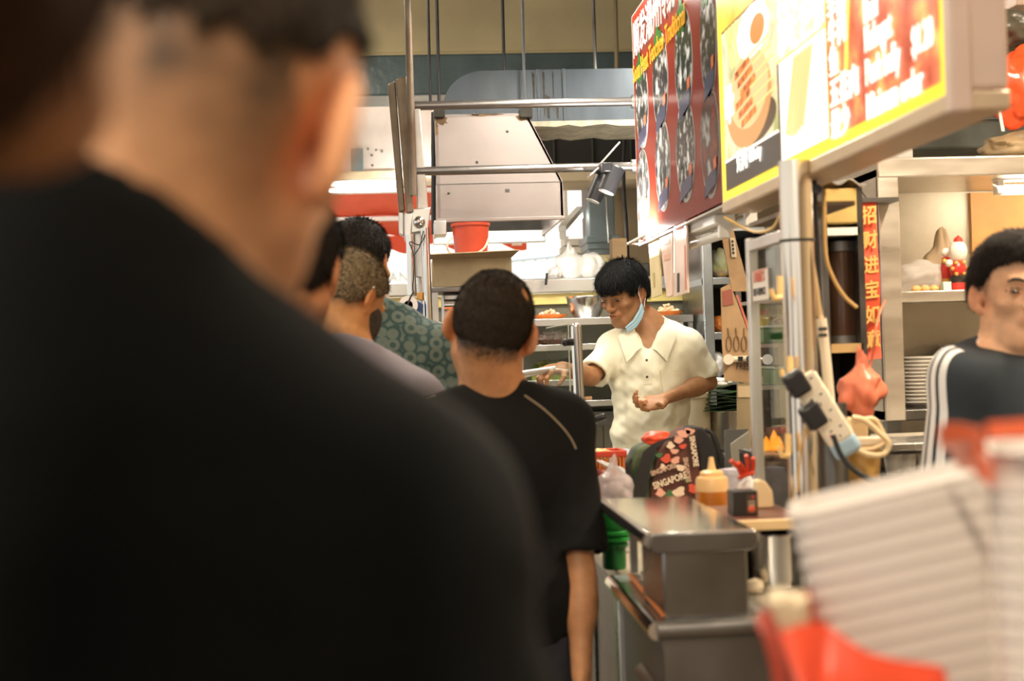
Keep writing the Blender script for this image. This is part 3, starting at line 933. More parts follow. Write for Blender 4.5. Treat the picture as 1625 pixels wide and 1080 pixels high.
pan(yB - .008, yC, zmid + .006, zt3, emis_noise('lit_greens', ((.95, .95, .8), (.75, .85, .35), (1, .98, .9), (.4, .5, .12)), 11, .9, (1, 1, 1.4)), 'greens_photo')
pan(yB - .008, yC, zlo + .004, zmid, EW, 'plate_photo')
cy, cz = (yB + yC) / 2, (zmid + zlo) / 2 + .02
for k in range(6):
    u = (k - 2.5) * .025
    MB().prism([(XS - .003, cy - u + .055, cz - .085 + abs(u) * .2), (XS - .003, cy - u + .037, cz - .095 + abs(u) * .2), (XS - .003, cy - u - .045, cz + .075), (XS - .003, cy - u - .028, cz + .085)], (-.001, 0, 0)).build('printed_meat', emis('lit_sausage', (.95, .50, .22), .9), ys, world=True)
pan(yB - .008, yB - .02, zlo + .004, zmid, emis('lit_dark', (.07, .04, .02), .8), 'photo_edge', 2)
text_mesh('caption_lettering', '蔬菜', .06, EW, ys, (XS - .004, yB - .03, zmid + .03), (0, -1, 0), (0, 0, 1), bold=.002)
ERED = emis_noise('lit_red', ((.36, .05, .02), (.62, .13, .06), (.8, .42, .12)), 14, .95)
pan(yC - .008, yD, zlo, zt3, ERED, 'price_panel')
rowz = {k: PX(x, y, XS).z for k, (x, y) in {'r1': (1335, 20), 'r2': (1335, 66), 'r3': (1332, 112), 'r4': (1340, 158), 'r5': (1350, 205)}.items()}
zz = [rowz[k] for k in ('r1', 'r2', 'r3', 'r4', 'r5')]
yc1 = yC - .03
for z_, s_ in zip(zz, ('羊肉', '牛肉', '鱼', '五花肉', '最少')):
    text_mesh('price_lettering', s_, .062, EW, ys, (XS - .004, yc1, z_), (0, -1, 0), (0, 0, 1), bold=.0011, sx=.95)
ye = yc1 - .215
for z_, s_ in zip(zz, ('Mutton', 'Beef', 'Kebagat', 'Pork belly', 'Minimum order')):
    text_mesh('price_lettering', s_, .066, EW, ys, (XS - .004, ye, z_), (0, -1, 0), (0, 0, 1), bold=.0011, sx=.66)
for z_ in (zz[0], zz[1], zz[3]):
    text_mesh('price_lettering', '$1.20', .066, EW, ys, (XS - .004, ye - .235, z_ + .004), (0, -1, 0), (0, 0, 1), bold=.0011, sx=.62)
p0, p1 = PX(1352, 0, XS), PX(1345, 115, XS)
MB().prism([(XS - .003, p0.y + .012, p0.z + .1), (XS - .003, p0.y - .012, p0.z + .1), (XS - .003, p1.y - .008, p1.z), (XS - .003, p1.y + .008, p1.z)], (-.001, 0, 0)).build('printed_ribbon', emis('lit_gold', (1, .72, .12), 1.0), ys, world=True)
for yy in (YM2 - .2, YN + .2):
    MB().tube([(XS + .07, yy, zt3), (XS + .07, yy, 3.9)], .012).build('hanger', STEEL_D, ys, world=True)

# batten lamps and bracket under the signs
tube_light('tube_light', 'unlit fluorescent batten fixed under the joint of the two menu signs', PX(1092, 356, XS + .05) + Vector((0, 0, -.055)), PX(1150, 333, XS + .05) + Vector((0, 0, -.055)), False, .06)
tube_light('tube_light', 'short unlit batten behind the bracket arm under the satay sign', P(1152, 352, 4.1), P(1192, 345, 3.75), False, .06)
br = thing('sign_bracket', 'dark steel bracket arm with a yellow clamp under the satay sign', 'bracket', P(1210, 345, 3.25))
MB().tube([(XS + .16, 3.6, ZB - .055), (XS + .03, 2.94, ZB - .055)], .011, seg=8).build('arm', BLACK_PL, br, world=True)
MB().bx(XS + .02, XS + .13, 3.0, 3.5, ZB - .085, ZB - .075).build('plate', RUST, br, world=True)
MB().box((XS + .07, 3.22, ZB - .058), (.03, .03, .05)).build('clamp', mat('yellowed_plastic', (.68, .44, .14), .5), br, world=True, bevel=.006)
MB().tube([P(1150, 345, 3.5), P(1195, 367, 3.4), P(1225, 362, 3.2), P(1240, 338, 3.05)], .004, seg=6).build('hanging_wire', MC['yellowed_plastic'], br, world=True)
# ------------------------------------------------------------------ near serving counter
ZC = 0.90
XCR = .93
n0, n1 = PZ(1045, 986, ZC), PZ(972, 912, ZC)
XC = (n0.x + n1.x) / 2
YC0, YC1 = n0.y, n1.y
ct = thing('serving_counter', 'stainless steel serving counter with rolled edge and louvred side', 'counter', (XC, YC0, 0))
MB().bx(XC + .01, XCR, YC0 + .01, YC1, ZC - .05, ZC - .004).build('worktop_core', STEEL_D, ct, world=True)
MB().bx(XC - .004, XCR, YC0 - .004, YC1, ZC - .008, ZC).build('worktop', STEEL_H, ct, world=True, bevel=.003)
MB().tube([(XC - .002, YC0 - .004, ZC - .016), (XC - .002, YC1, ZC - .016)], .0165, seg=14).build('rolled_edge', CHROME, ct, world=True)
MB().tube([(XC - .002, YC0 - .004, ZC - .016), (XCR, YC0 - .004, ZC - .016)], .0155, seg=14).build('rolled_edge', STEEL_D, ct, world=True)
MB().bx(XC + .012, XCR, YC0 + .012, YC0 + .024, .08, ZC - .045).build('end_panel', STEEL_D, ct, world=True)
MB().bx(XC + .012, XC + .024, YC0 + .024, YC1, .08, ZC - .045).build('side_panel', STEEL_D, ct, world=True)
MB().bx(XC, XC + .03, YC1 - .05, YC1 - .005, 0, ZC - .03).build('corner_post', STEEL, ct, world=True, bevel=.003)
MB().bx(XCR - .03, XCR, YC0 + .02, YC0 + .05, 0, ZC - .03).build('corner_post', STEEL, ct, world=True, bevel=.003)
MB().bx(XC + .02, XC + .05, YC0 + .02, YC0 + .05, 0, ZC - .03).build('corner_post', STEEL, ct, world=True, bevel=.003)
for k in range(5):
    z_ = ZC - .13 - .055 * k
    MB().sheet(lambda u, v: (XC + .011 - .020 * math.sin(v * math.pi / 2) * (1 - v * .2), YC0 + .07 + .20 * u, z_ - .018 * v), 6, 5, .003).build('louvre', STEEL_D, ct, world=True)
MB().tube([(XC + .06, YC0 + .02, ZC + .004), (XC + .06, YC1 - .02, ZC + .004)], .005, seg=8).build('guide_rail', CHROME, ct, world=True)
MB().bx(XC + .03, XC + .17, YC0 + .024, YC0 + .034, .3, .5).build('stiffener', STEEL_D, ct, world=True)

# steel box on the counter
ZBX = 1.055
b0 = PZ(1031, 846, ZBX); b1 = PZ(1204, 842, ZBX); b2 = PZ(968, 791, ZBX)
bxx = thing('steel_box', 'long stainless steel box with rounded lid lip on the near counter', 'box', (b0.x, b0.y, ZC))
X0, X1, Y0, Y1 = b0.x, b1.x, b0.y, b2.y
MB().bx(X0 + .024, X1 - .012, Y0 + .012, Y0 + .24, ZC, ZBX - .004).build('body', mat('box_steel', (.26, .255, .245), .26, .95, var=.25, vscale=3, rvar=.1, bump=.06, bscale=6), bxx, world=True, bevel=.004)
MB().bx(X0 + .05, X0 + .065, Y1 - .06, Y1 - .045, ZC, ZBX - .004).build('rear_leg', STEEL, bxx, world=True)
MB().bx(X1 - .04, X1 - .025, Y1 - .06, Y1 - .045, ZC, ZBX - .004).build('rear_leg', STEEL, bxx, world=True)
MB().bx(X0, X1, Y0, Y1, ZBX - .004, ZBX).build('lid', mat('lid_steel', (.66, .64, .60), .13, 1.0, var=.1, vscale=4, bump=.04, bscale=5), bxx, world=True, bevel=.002)
lp = [(X0 + .003, ZBX - .001), (X0 - .002, ZBX - .006), (X0 - .004, ZBX - .016), (X0 - .001, ZBX - .028), (X0 + .008, ZBX - .036), (X1 - .008, ZBX - .036), (X1 + .001, ZBX - .028), (X1 + .004, ZBX - .016), (X1 + .002, ZBX - .006), (X1 - .003, ZBX - .001)]
MB().prism([(x, Y0 - .006, z) for x, z in lp], (0, .02, 0)).build('front_lip', STEEL_D, bxx, world=True, bevel=.003)
MB().tube([(X0, Y0, ZBX - .013), (X0, Y1, ZBX - .013)], .0125, seg=14).build('side_lip', CHROME, bxx, world=True)
MB().tube([(X1, Y0, ZBX - .013), (X1, Y1, ZBX - .013)], .010, seg=14).build('side_lip', STEEL, bxx, world=True)
# chopstick lying on the guide rail
o = MB().tube([PZ(1052, 976, ZC + .008), PZ(1000, 912, ZC + .008)], [.0035, .005], seg=8).build('chopstick', mat('orange_stick', (.55, .17, .05), .4)); tag(o, 'orange chopstick lying along the steel counter edge beside the box', 'chopstick')

# far serving counter
YE = 5.05
fc = thing('far_counter', 'long steel counter past the near one, under the glass guard', 'counter', (XC, YC1 + .01, 0))
MB().bx(XC + .03, 1.0, YC1 + .02, YE, ZC - .05, ZC - .015).build('worktop', mat('pale_worktop', (.60, .53, .40), .35, .15, var=.1), fc, world=True, bevel=.006)
MB().bx(XC + .05, 1.0, YC1 + .02, YE, .08, ZC - .05).build('front', STEEL_D, fc, world=True)
for yy in (3.7, 4.4):
    MB().bx(XC + .043, XC + .052, yy, yy + .5, .2, ZC - .1).build('door_panel', STEEL_D, fc, world=True, bevel=.003)
MB().bx(XC + .05, 1.0, YC1 + .04, YE, 0, .08).build('plinth', BLACK_PL, fc, world=True)

# small raised shelf behind the box
o = thing('raised_shelf', 'narrow wooden edged shelf raised above the counter behind the steel box', 'shelf', (.8, 2.8, ZC))
zs = 1.042
s0 = P(1203, 834, 2.72)
MB().bx(X1 + .022, .775, 2.72, 2.98, zs - .012, zs).build('board', mat('maroon_laminate', (.16, .06, .04), .35), o, world=True)
MB().bx(X1 + .022, .775, 2.708, 2.722, zs - .02, zs).build('wood_edge', mat('pale_wood_edge', (.74, .52, .27), .5, var=.15, stretch=(.3, 3, 3)), o, world=True, bevel=.002)
for x in (X1 + .03, .755):
    MB().bx(x, x + .012, 2.73, 2.97, ZC, zs - .012).build('support', STEEL_D, o, world=True)

# ---- things on the counter
def pot(name, label, cat, c, r, h, m, handles=True, par=None, hm=None):
    t = thing(name, label, cat, c)
    MB().lathe([(0, .004), (r * .94, .004), (r, .02), (r, h), (r * 1.03, h + .004), (r * 1.03, h + .008), (r * .97, h + .008), (r * .96, .02), (0, .012)], c, 32).build('body', m, t, world=True)
    if handles:
        for s_ in (-1, 1):
            MB().tube([Vector(c) + Vector(q) for q in ((s_ * r, -.03, h * .8), (s_ * (r + .035), -.03, h * .83), (s_ * (r + .035), .03, h * .83), (s_ * r, .03, h * .8))], .005, seg=8).build('handle', hm or STEEL_D, t, world=True)
    return t


c = PZ(1228, 962, ZC); c = Vector((c.x + .005, 2.82, ZC))
pot('cooking_pot', 'dark rimmed steel pot tucked below the raised shelf on the near counter', 'pot', (P(1226, 920, 2.79).x, 2.79, ZC), .060, .10, CHROME)
o = MB().lathe([(0, 0), (.013, .002), (.018, .012), (.015, .024), (0, .03)], P(1196, 866, 2.72) + Vector((0, 0, -.02)), 12).build('garlic_bulb', mat('garlic', (.8, .66, .46), .5, var=.1)); tag(o, 'pale garlic bulb tucked under the raised shelf edge beside the pot', 'garlic')
bpy.data.objects['garlic_bulb'].location.z = ZC

# squeeze bottle
bc = Vector((P(1131, 800, 3.16).x, 3.16, ZC - .015))
sb = thing('sauce_bottle', 'squeeze bottle of amber sauce with cream nozzle behind the steel box', 'bottle', bc)
zt_ = P(1131, 725, 3.16).z - bc.z
r = .0375
zsh = P(1131, 757, 3.16).z - bc.z
SAUCE = mat('amber_sauce', (.50, .155, .018), .25, var=.12, vscale=20, coat=.3)
CAPM = mat('milky_plastic', (.82, .50, .22), .35)
MB().lathe([(0, 0), (r * .93, 0), (r, .008), (r, zsh - .035), (r * .985, zsh - .03)], bc, 32).build('sauce_body', SAUCE, sb, world=True)
cp = MB().lathe([(r * .985, zsh - .03), (r * .97, zsh - .005), (r * .9, zsh + .001), (r * .72, zsh + .003), (r * .70, zsh + .012), (r * .5, zsh + .016), (.011, zsh + .017), (.0085, zsh + .022), (.005, zt_), (0, zt_)], bc, 32).build('cap', CAPM, sb, world=True)

# black carton with prints
kc = P(1183, 805, 2.80)
kb = thing('spice_carton', 'small black printed carton standing on the raised shelf', 'carton', (kc.x, 2.80, zs))
k0, k1 = P(1163, 800, 2.78), P(1203, 800, 2.78)
kz = P(1183, 779, 2.78).z
MB().bx(k0.x, k1.x, 2.78, 2.83, zs, max(kz, zs + .05)).build('carton_body', mat('black_card', (.022, .018, .015), .4), kb, world=True, bevel=.002)
kx = (k0.x + k1.x) / 2
MB().bx(kx + .002, k1.x - .002, 2.7785, 2.78, zs + .004, max(kz, zs + .05) - .008).build('label', mat('dark_label', (.07, .045, .03), .4), kb, world=True)
MB().ball((kx + .012, 2.778, zs + .014), (.008, .002, .007), 10, 6).build('label_picture', mat('label_red', (.6, .1, .04), .4), kb, world=True)
MB().ball((kx + .015, 2.778, kz - .012), (.003, .002, .003), 8, 5).build('label_emblem', mat('label_emblem', (.5, .02, .03), .4), kb, world=True)
for k in range(2):
    MB().bx(kx + .005, k1.x - .006, 2.777, 2.7785, kz - .022 - .006 * k, kz - .020 - .006 * k).build('label_line', mat('label_gold', (.55, .42, .28), .4), kb, world=True)

# chopping board standing rounded
q = P(1214, 792, 2.93)
bp = [(P(x, y, 2.9).x, 2.9, P(x, y, 2.9).z) for x, y in ((1201, 838), (1200, 764), (1206, 760), (1216, 764), (1226, 778), (1229, 800), (1229, 838))]
bp[0] = (bp[0][0], 2.9, zs); bp[-1] = (bp[-1][0], 2.9, zs)
o = MB().prism(bp, (0, .025, 0)).build('chopping_block', mat('cream_plastic', (.86, .64, .36), .5, var=.08), bevel=.004); tag(o, 'cream rounded chopping board standing upright beside the black carton', 'board')

# red tongs/clips and rolled towel behind the bottle
tw_ = thing('rolled_towel', 'lavender and white rolled towel behind the sauce bottle', 'towel', (P(1165, 790, 3.3).x, 3.3, ZC))
TOWEL = mat('lavender_towel', (.50, .46, .52), .95, var=.2, vscale=60, bump=.5, bscale=160)
tc_ = P(1164, 745, 3.32)
MB().lathe([(0, 0), (.032, .003), (.036, .02), (.035, tc_.z - ZC - .02), (.028, tc_.z - ZC), (0, tc_.z - ZC + .004)], (tc_.x, 3.34, ZC), 20).build('towel_roll', TOWEL, tw_, world=True)
wb = thing('wrapped_bundle', 'crumpled white plastic bundle tied with red string behind the black carton', 'bundle', (P(1190, 800, 3.12).x, 3.12, ZC))
def crumple(name, c, r, mtl, parent=None, seed=0, amp=.18, nu=40, nv=26, freq=3.0, neck=None, world=True, label=None, cat=None, flat=.0):
    """crumpled bag / bundle shape: a ball with faceted folds; neck=(height, radius) gathers the top"""
    rng = np.random.RandomState(seed)
    dirs = rng.normal(size=(16, 3)); dirs /= np.linalg.norm(dirs, axis=1)[:, None]
    ph = rng.uniform(0, 6.28, 16)
    r = r if isinstance(r, (list, tuple)) else (r, r, r)
    m = MB(); V = []; F = []
    for j in range(nv + 1):
        p = math.pi * j / nv
        for i in range(nu):
            t = 2 * math.pi * i / nu
            d = np.array([math.sin(p) * math.cos(t), math.sin(p) * math.sin(t), math.cos(p)])
            f = 1 + amp * sum((abs(math.sin(freq * float(d @ dirs[k]) * (1 + .35 * (k % 4)) + ph[k])) - .6) / (1 + .4 * (k % 5)) for k in range(8)) * .5
            q = Vector((d[0] * r[0] * f, d[1] * r[1] * f, d[2] * r[2] * f))
            if neck and q.z > r[2] * .45:
                u = (q.z - r[2] * .45) / (r[2] * .55)
                g = max(neck[1], 1 - u * 1.1)
                q.x *= g; q.y *= g; q.z += neck[0] * u * u
            if flat and q.z < -r[2] * flat: q.z = -r[2] * flat
            V.append(Vector(c) + q)
    for j in range(nv):
        for i in range(nu):
            i2 = (i + 1) % nu
            F.append((j * nu + i, (j + 1) * nu + i, (j + 1) * nu + i2, j * nu + i2))
    m.add(V, F)
    o = m.build(name, mtl, parent, world=world if parent is not None else False, smooth=50)
    if label: tag(o, label, cat)
    return o


FILM_W = film('milky_film', (.92, .90, .88), .6)
FILM_C = film('clear_film', (.90, .86, .86), .35, .15)
FILM_R = film('red_film', (.80, .10, .05), .8, .3)
bz = P(1190, 762, 3.12)
crumple('plastic_wrap', (bz.x, 3.12, (ZC + bz.z) / 2), (.035, .04, (bz.z - ZC) / 2 + .012), FILM_W, wb, 5)
crumple('contents', (bz.x, 3.12, (ZC + bz.z) / 2), (.028, .032, (bz.z - ZC) / 2), mat('pale_contents', (.62, .52, .52), .8, var=.3, vscale=30), wb, 6)
RB = mat('red_rubber', (.72, .06, .02), .4)
for a_, b_ in (((1178, 755), (1160, 730)), ((1182, 752), (1172, 734)), ((1186, 752), (1184, 722)), ((1193, 752), (1195, 726)), ((1172, 758), (1196, 750))):
    MB().tube([P(*a_, 3.08), (P(*a_, 3.08) + P(*b_, 3.06)) / 2 + Vector((.003, 0, .002)), P(*b_, 3.06)], .0045, seg=8).build('red_tie', RB, wb, world=True)

# ---- tote bag
tb = thing('tote_bag', 'dark printed souvenir tote bag lettered SINGAPORE standing on the counter', 'bag', (P(1070, 780, 3.62).x, 3.62, ZC - .015))
YB = 3.62
def tp(px, py, dy=0): return P(px, py, YB + dy)
zbot = ZC - .015
TOTE = mat('brown_print_cloth', (.13, .035, .02), .7, var=.45, vscale=16, color2=(.05, .02, .015))
TOTE_B = mat('black_cloth', (.014, .012, .012), .8)
def lowpt(px): return Vector((P(px, 790, YB).x, YB, zbot))
front = [lowpt(1030), tp(1032, 770), tp(1045, 720), tp(1068, 692), tp(1092, 677), tp(1104, 690), tp(1110, 730), tp(1112, 780), lowpt(1112)]
MB().prism(front, (0, .10, 0)).build('front_panel', TOTE, tb, world=True, bevel=.006)
gus = [lowpt(1108), tp(1112, 780), tp(1108, 720), tp(1096, 678), tp(1118, 678), tp(1134, 700), tp(1143, 730), tp(1146, 780), lowpt(1146)]
MB().prism([p + Vector((0, .012, 0)) for p in gus], (0, .12, 0)).build('side_gusset', TOTE_B, tb, world=True, bevel=.008)
lef = [lowpt(1006), tp(1003, 770), tp(1001, 735), tp(1012, 712), tp(1030, 704), tp(1046, 715), tp(1036, 760), lowpt(1034)]
MB().prism([p + Vector((0, .01, 0)) for p in lef], (0, .10, 0)).build('side_panel', mat('leaf_print_cloth', (.10, .12, .06), .7, var=.7, vscale=18, color2=(.02, .05, .02)), tb, world=True, bevel=.008)
st = [tp(1014, 790, -.006), tp(1022, 745, -.008), tp(1030, 715, -.008), tp(1046, 702, -.006), tp(1066, 694, -.004)]
MB().sheet(lambda u, v: (lambda k, f: st[k].lerp(st[min(k + 1, 4)], f) + Vector((.020 * (v - .5) * 1.6, 0, .004 * (v - .5))))(min(int(u * 4), 3), u * 4 - min(int(u * 4), 3)), 16, 3, .004).build('strap', TOTE_B, tb, world=True)
MB().tube([tp(1120, 682, .05), tp(1132, 690, .03), tp(1141, 715, .02), tp(1148, 750, .02)], .006, seg=8).build('strap', TOTE_B, tb, world=True)
MB().tube([tp(1000, 728, .02), tp(996, 735, 0), tp(997, 750, 0), tp(1004, 765, 0)], .006, seg=8).build('strap', TOTE_B, tb, world=True)
CREAMT = mat('cream_ink', (.80, .66, .48), .7)
xd = (tp(1078, 754) - tp(1038, 768)).normalized()
yd = Vector((0, 1, 0)).cross(xd) * -1
def tt(s_, px, py, size, sx=.85, m=CREAMT, x=None, y=None):
    text_mesh('print_lettering', s_, size, m, tb, tp(px, py, -.0075), x or xd, y or yd, .0005, bold=.0006, sx=sx)
if yd.z < 0: yd = -yd
tt('SINGAPORE', 1038, 776, .024, .72)
tt('SINGAPORE', 1034, 755, .018, .72, mat('faded_ink', (.55, .36, .25), .7))
vd = Vector((.12, 0, -1)).normalized(); vy = Vector((1, 0, .12)).normalized()
tt('SINGAPORE', 1094, 692, .019, .78, CREAMT, vd, vy)
tt('SINGAPORE', 1084, 726, .017, .7, MC['faded_ink'], vd, vy)
random.seed(12)
PR = [mat('ink_red', (.62, .08, .04), .7), mat('ink_pink', (.72, .36, .26), .7), mat('ink_green', (.06, .14, .05), .7), mat('ink_cream', (.74, .58, .42), .7)]
for k, (px, py, rr) in enumerate(((1085, 688, .016), (1094, 684, .012), (1076, 697, .012), (1064, 706, .01), (1058, 727, .013), (1072, 730, .012), (1046, 722, .009), (1080, 742, .012), (1100, 775, .014), (1048, 781, .012), (1062, 784, .012), (1078, 780, .016), (1084, 708, .009), (1070, 716, .01), (1090, 762, .008), (1052, 740, .008))):
    q = tp(px, py, -.0065)
    MB().prism([(q.x + rr * math.cos(a) * (1 + .3 * math.sin(3 * a + k)), q.y, q.z + rr * .8 * math.sin(a) * (1 + .25 * math.cos(2 * a + k))) for a in [2 * math.pi * i / 14 for i in range(14)]], (0, -.0006, 0)).build('print_motif', PR[k % 4] if k > 2 else PR[1], tb, world=True)
crumple('red_plastic_bag', P(1043, 697, 3.70), (.042, .035, .022), mat('red_bag_film', (.78, .07, .02), .35), None, 3, amp=.15, label='bright red plastic bag poking out of the tote bag', cat='bag')

# ---- clear bag, red basket with noodles, foil tray
cbz = P(975, 770, 3.45)
cbg = thing('produce_bag', 'clear plastic bag of pale onions beside the tote bag', 'bag', (cbz.x, 3.45, ZC - .015))
crumple('bag_film', (cbz.x, 3.45, cbz.z - .005), (.046, .05, .055), FILM_C, cbg, 8, amp=.2, neck=(.02, .35))
for k in range(9):
    a = k * 2.4
    MB().ball((cbz.x + .022 * math.cos(a) * (k % 3) / 1.5, 3.45 + .022 * math.sin(a), cbz.z - .025 + .011 * (k % 5)), .016, 12, 8).build('onion', mat('onion_skin', (.60, .50, .52), .5, var=.2, vscale=30), cbg, world=True)
MB().lathe([(0, 0), (.03, 0), (.04, .01), (.043, cbz.z - ZC - .03)], (cbz.x, 3.45, ZC - .015), 20).build('bag_base', FILM_C, cbg, world=True)
rbk = P(950, 728, 4.2)
bk = thing('noodle_basket', 'red slotted plastic basket of yellow noodles on the far counter', 'basket', (rbk.x, 4.2, ZC - .015))
bw, bd, bh = .10, .12, rbk.z - ZC + .035
for (x, y, sx_, sy_) in ((0, -bd / 2, bw * 1.4, .006), (0, bd / 2, bw * 1.4, .006)):
    for k in range(14):
        xx = rbk.x - bw * .7 + bw * 1.4 * (k + .5) / 14
        MB().bx(xx - .003, xx + .003, 4.2 + y - .003, 4.2 + y + .003, ZC - .015, ZC + bh - .02).build('slat', ORANGE_PL, bk, world=True)
MB().bx(rbk.x - bw * .7, rbk.x + bw * .7, 4.2 - bd / 2, 4.2 + bd / 2, ZC - .015, ZC - .008).build('base', ORANGE_PL, bk, world=True)
for s_ in (-1, 1):
    MB().bx(rbk.x - bw * .74, rbk.x + bw * .74, 4.2 + s_ * bd / 2 - .008, 4.2 + s_ * bd / 2 + .008, ZC + bh - .025, ZC + bh - .008).build('rim', RED_PL, bk, world=True, bevel=.003)
    MB().bx(rbk.x + s_ * bw * .7 - .006, rbk.x + s_ * bw * .7 + .006, 4.2 - bd / 2, 4.2 + bd / 2, ZC - .015, ZC + bh - .008).build('end_wall', RED_PL, bk, world=True, bevel=.003)


def pile(name, label, cat, c, rx, ry, h, cols, n, size, seed=0, long=1.0):
    """a heap of small cut pieces nobody could count"""
    rng = random.Random(seed)
    m = MB()
    ms = [mat('%s_%d' % (name, i), cc, .55, var=.15, vscale=40) for i, cc in enumerate(cols)]
    for k in range(n):
        a = rng.uniform(0, 6.283); rr = math.sqrt(rng.random())
        x, y = rx * rr * math.cos(a), ry * rr * math.sin(a)
        z = h * (1 - rr * rr) * rng.uniform(.35, 1) + size * .4
        R = Matrix.Rotation(rng.uniform(0, 6.28), 3, 'Z') @ Matrix.Rotation(rng.uniform(-.7, .7), 3, 'Y') @ Matrix.Rotation(rng.uniform(-.7, .7), 3, 'X')
        m.cur = k % len(ms)
        s_ = size * rng.uniform(.7, 1.25)
        m.ball(Vector(c) + Vector((x, y, z)), (s_ * long, s_ * .55, s_ * .5), 7, 5, R)
    o = m.build(name, ms)
    return tag(o, label, cat, kind='stuff')


pile('noodle_heap', 'yellow noodles heaped in the red slotted basket', 'noodles', (rbk.x, 4.2, ZC + bh - .04), bw * .6, bd * .4, .03, ((.75, .55, .22), (.85, .66, .3)), 70, .012, 2, 1.8)
ft = P(985, 715, 4.0)
o = MB().sheet(lambda u, v: (ft.x - .06 + .12 * u, 3.92 + .16 * v, ft.z - .03 + .010 * math.sin(u * 9) * math.sin(v * 7) - .05 * u), 14, 10, .002).build('foil_sheet', mat('crumpled_film', (.75, .75, .74), .2, .3, bump=.5, bscale=40)); tag(o, 'crumpled shiny plastic sheet beside the noodle basket', 'wrap')
fx = o
cbx = MB().bx(ft.x - .05, ft.x + .06, 3.94, 4.06, ZC - .015, ft.z - .085).build('tub', mat('white_tub', (.7, .66, .6), .4), bevel=.006); tag(cbx, 'white plastic tub below the crumpled shiny sheet', 'tub')
o = MB().sheet(lambda u, v: (P(984, 712, 4.3).x - .05 + .10 * u, 4.24 + .12 * v, P(984, 716, 4.3).z + .012 * math.sin(u * 8 + v * 5) - .004), 14, 10, .006).build('folded_cloth', mat('lilac_cloth', (.46, .44, .54), .9, var=.35, vscale=30, bump=.3), None); tag(o, 'crumpled lilac cloth lying below the cook', 'cloth')
clt = MB().bx(P(984, 712, 4.3).x - .05, P(984, 712, 4.3).x + .05, 4.25, 4.35, ZC - .015, P(984, 716, 4.3).z - .02).build('crate_block', mat('dull_blue_crate', (.10, .12, .18), .6), bevel=.005); tag(clt, 'dull blue crate below the lilac cloth', 'crate')
rt = P(950, 790, 3.42)
rtub = thing('red_tub', 'dark red plastic tub behind the clear bag on the counter', 'tub', (rt.x - .01, 3.6, ZC - .015))
MB().lathe([(0, .002), (.04, .002), (.052, P(940, 745, 3.6).z - ZC), (.055, P(940, 745, 3.6).z - ZC + .012), (.048, P(940, 745, 3.6).z - ZC + .012), (.037, .01), (0, .01)], (rt.x - .012, 3.6, ZC - .015), 24).build('bowl', mat('dark_red_plastic', (.33, .04, .03), .4), rtub, world=True)
for k in range(3):
    MB().lathe([(.0535 - .003 * k, .09 - .03 * k), (.056 - .003 * k, .093 - .03 * k), (.0535 - .003 * k, .096 - .03 * k)], (rt.x - .012, 3.6, ZC - .015), 24).build('rib', MC['dark_red_plastic'], rtub, world=True)

# ---- green stacked planters on the counter edge
gp = P(972, 860, 3.22)
gt = thing('green_pot', 'green plastic pot with ribbed flared collar beside the steel box', 'pot', (gp.x, 3.20, ZC - .015))
h1, h2, h3 = P(972, 868, 3.2).z - ZC + .015, P(972, 838, 3.2).z - ZC + .015, P(972, 812, 3.2).z - ZC + .015
MB().lathe([(0, 0), (.024, 0), (.027, .004), (.027, h1)], (gp.x, 3.2, ZC - .015), 28).build('base_cup', GREEN_PL_D, gt, world=True)
for k in range(3):
    z_ = h1 + (h2 - h1) * k / 3
    MB().lathe([(.027 + .005 * k, z_), (.033 + .004 * k, z_ + .002), (.034 + .004 * k, z_ + .009), (.030 + .004 * k, z_ + .0125)], (gp.x, 3.2, ZC - .015), 28).build('collar', GREEN_PL_D if k < 1 else GREEN_PL, gt, world=True)
MB().lathe([(.038, h2), (.041, h2 + .004), (.042, h3), (.039, h3), (.036, h2 + .006), (0, h2 + .006)], (gp.x, 3.2, ZC - .015), 28).build('rim_cup', GREEN_PL, gt, world=True)
g2 = P(880, 962, 3.55)
g2t = thing('green_bottle', 'bright green plastic bottle standing low behind the black tee shirt', 'bottle', (g2.x, 3.5, 0))
MB().lathe([(0, 0), (.05, 0), (.05, g2.z - .03), (.035, g2.z), (.018, g2.z + .015), (.018, g2.z + .05), (0, g2.z + .05)], (g2.x, 3.5, 0), 24).build('bottle_body', GREEN_PL, g2t, world=True)
MB().lathe([(.02, g2.z + .03), (.021, g2.z + .03), (.021, g2.z + .055), (0, g2.z + .055)], (g2.x, 3.5, 0), 20).build('bottle_cap', GREEN_PL_D, g2t, world=True)

# ---- glass guard
gg = thing('glass_guard', 'clear glass sneeze guard on a round steel post along the far counter', 'glass screen', (.52, 4.3, ZC - .015))
gq = P(914, 514, 4.3)
gx = gq.x
MB().tube([(gx + .008, 4.3, ZC - .015), (gx, 4.3, gq.z - .008)], .0165, seg=18).build('post', CHROME, gg, world=True)
MB().ball((gx, 4.3, gq.z - .008), (.0165, .0165, .012)).build('post_cap', CHROME, gg, world=True)
MB().bx(gx - .022, gx - .017, 4.33, 5.0, ZC + .09, gq.z + .002).build('pane', GLASS, gg, world=True)
MB().tube([(gx - .02, 4.33, ZC + .09), (gx - .02, 4.33, gq.z + .002), (gx - .02, 5.0, gq.z + .002)], .0022, seg=6).build('pane_edge', mat('glass_edge', (.62, .66, .58), .2), gg, world=True)
for y_, z_ in ((4.31, P(900, 543, 4.3).z), (4.31, P(906, 680, 4.3).z)):
    MB().tube([(gx - .03, y_ - .02, z_), (gx, y_, z_)], .011, seg=10).build('clamp', BLACK_PL, gg, world=True)
    MB().ball((gx - .036, y_ - .022, z_), .012, 12, 8).build('clamp_knob', BLACK_PL, gg, world=True)

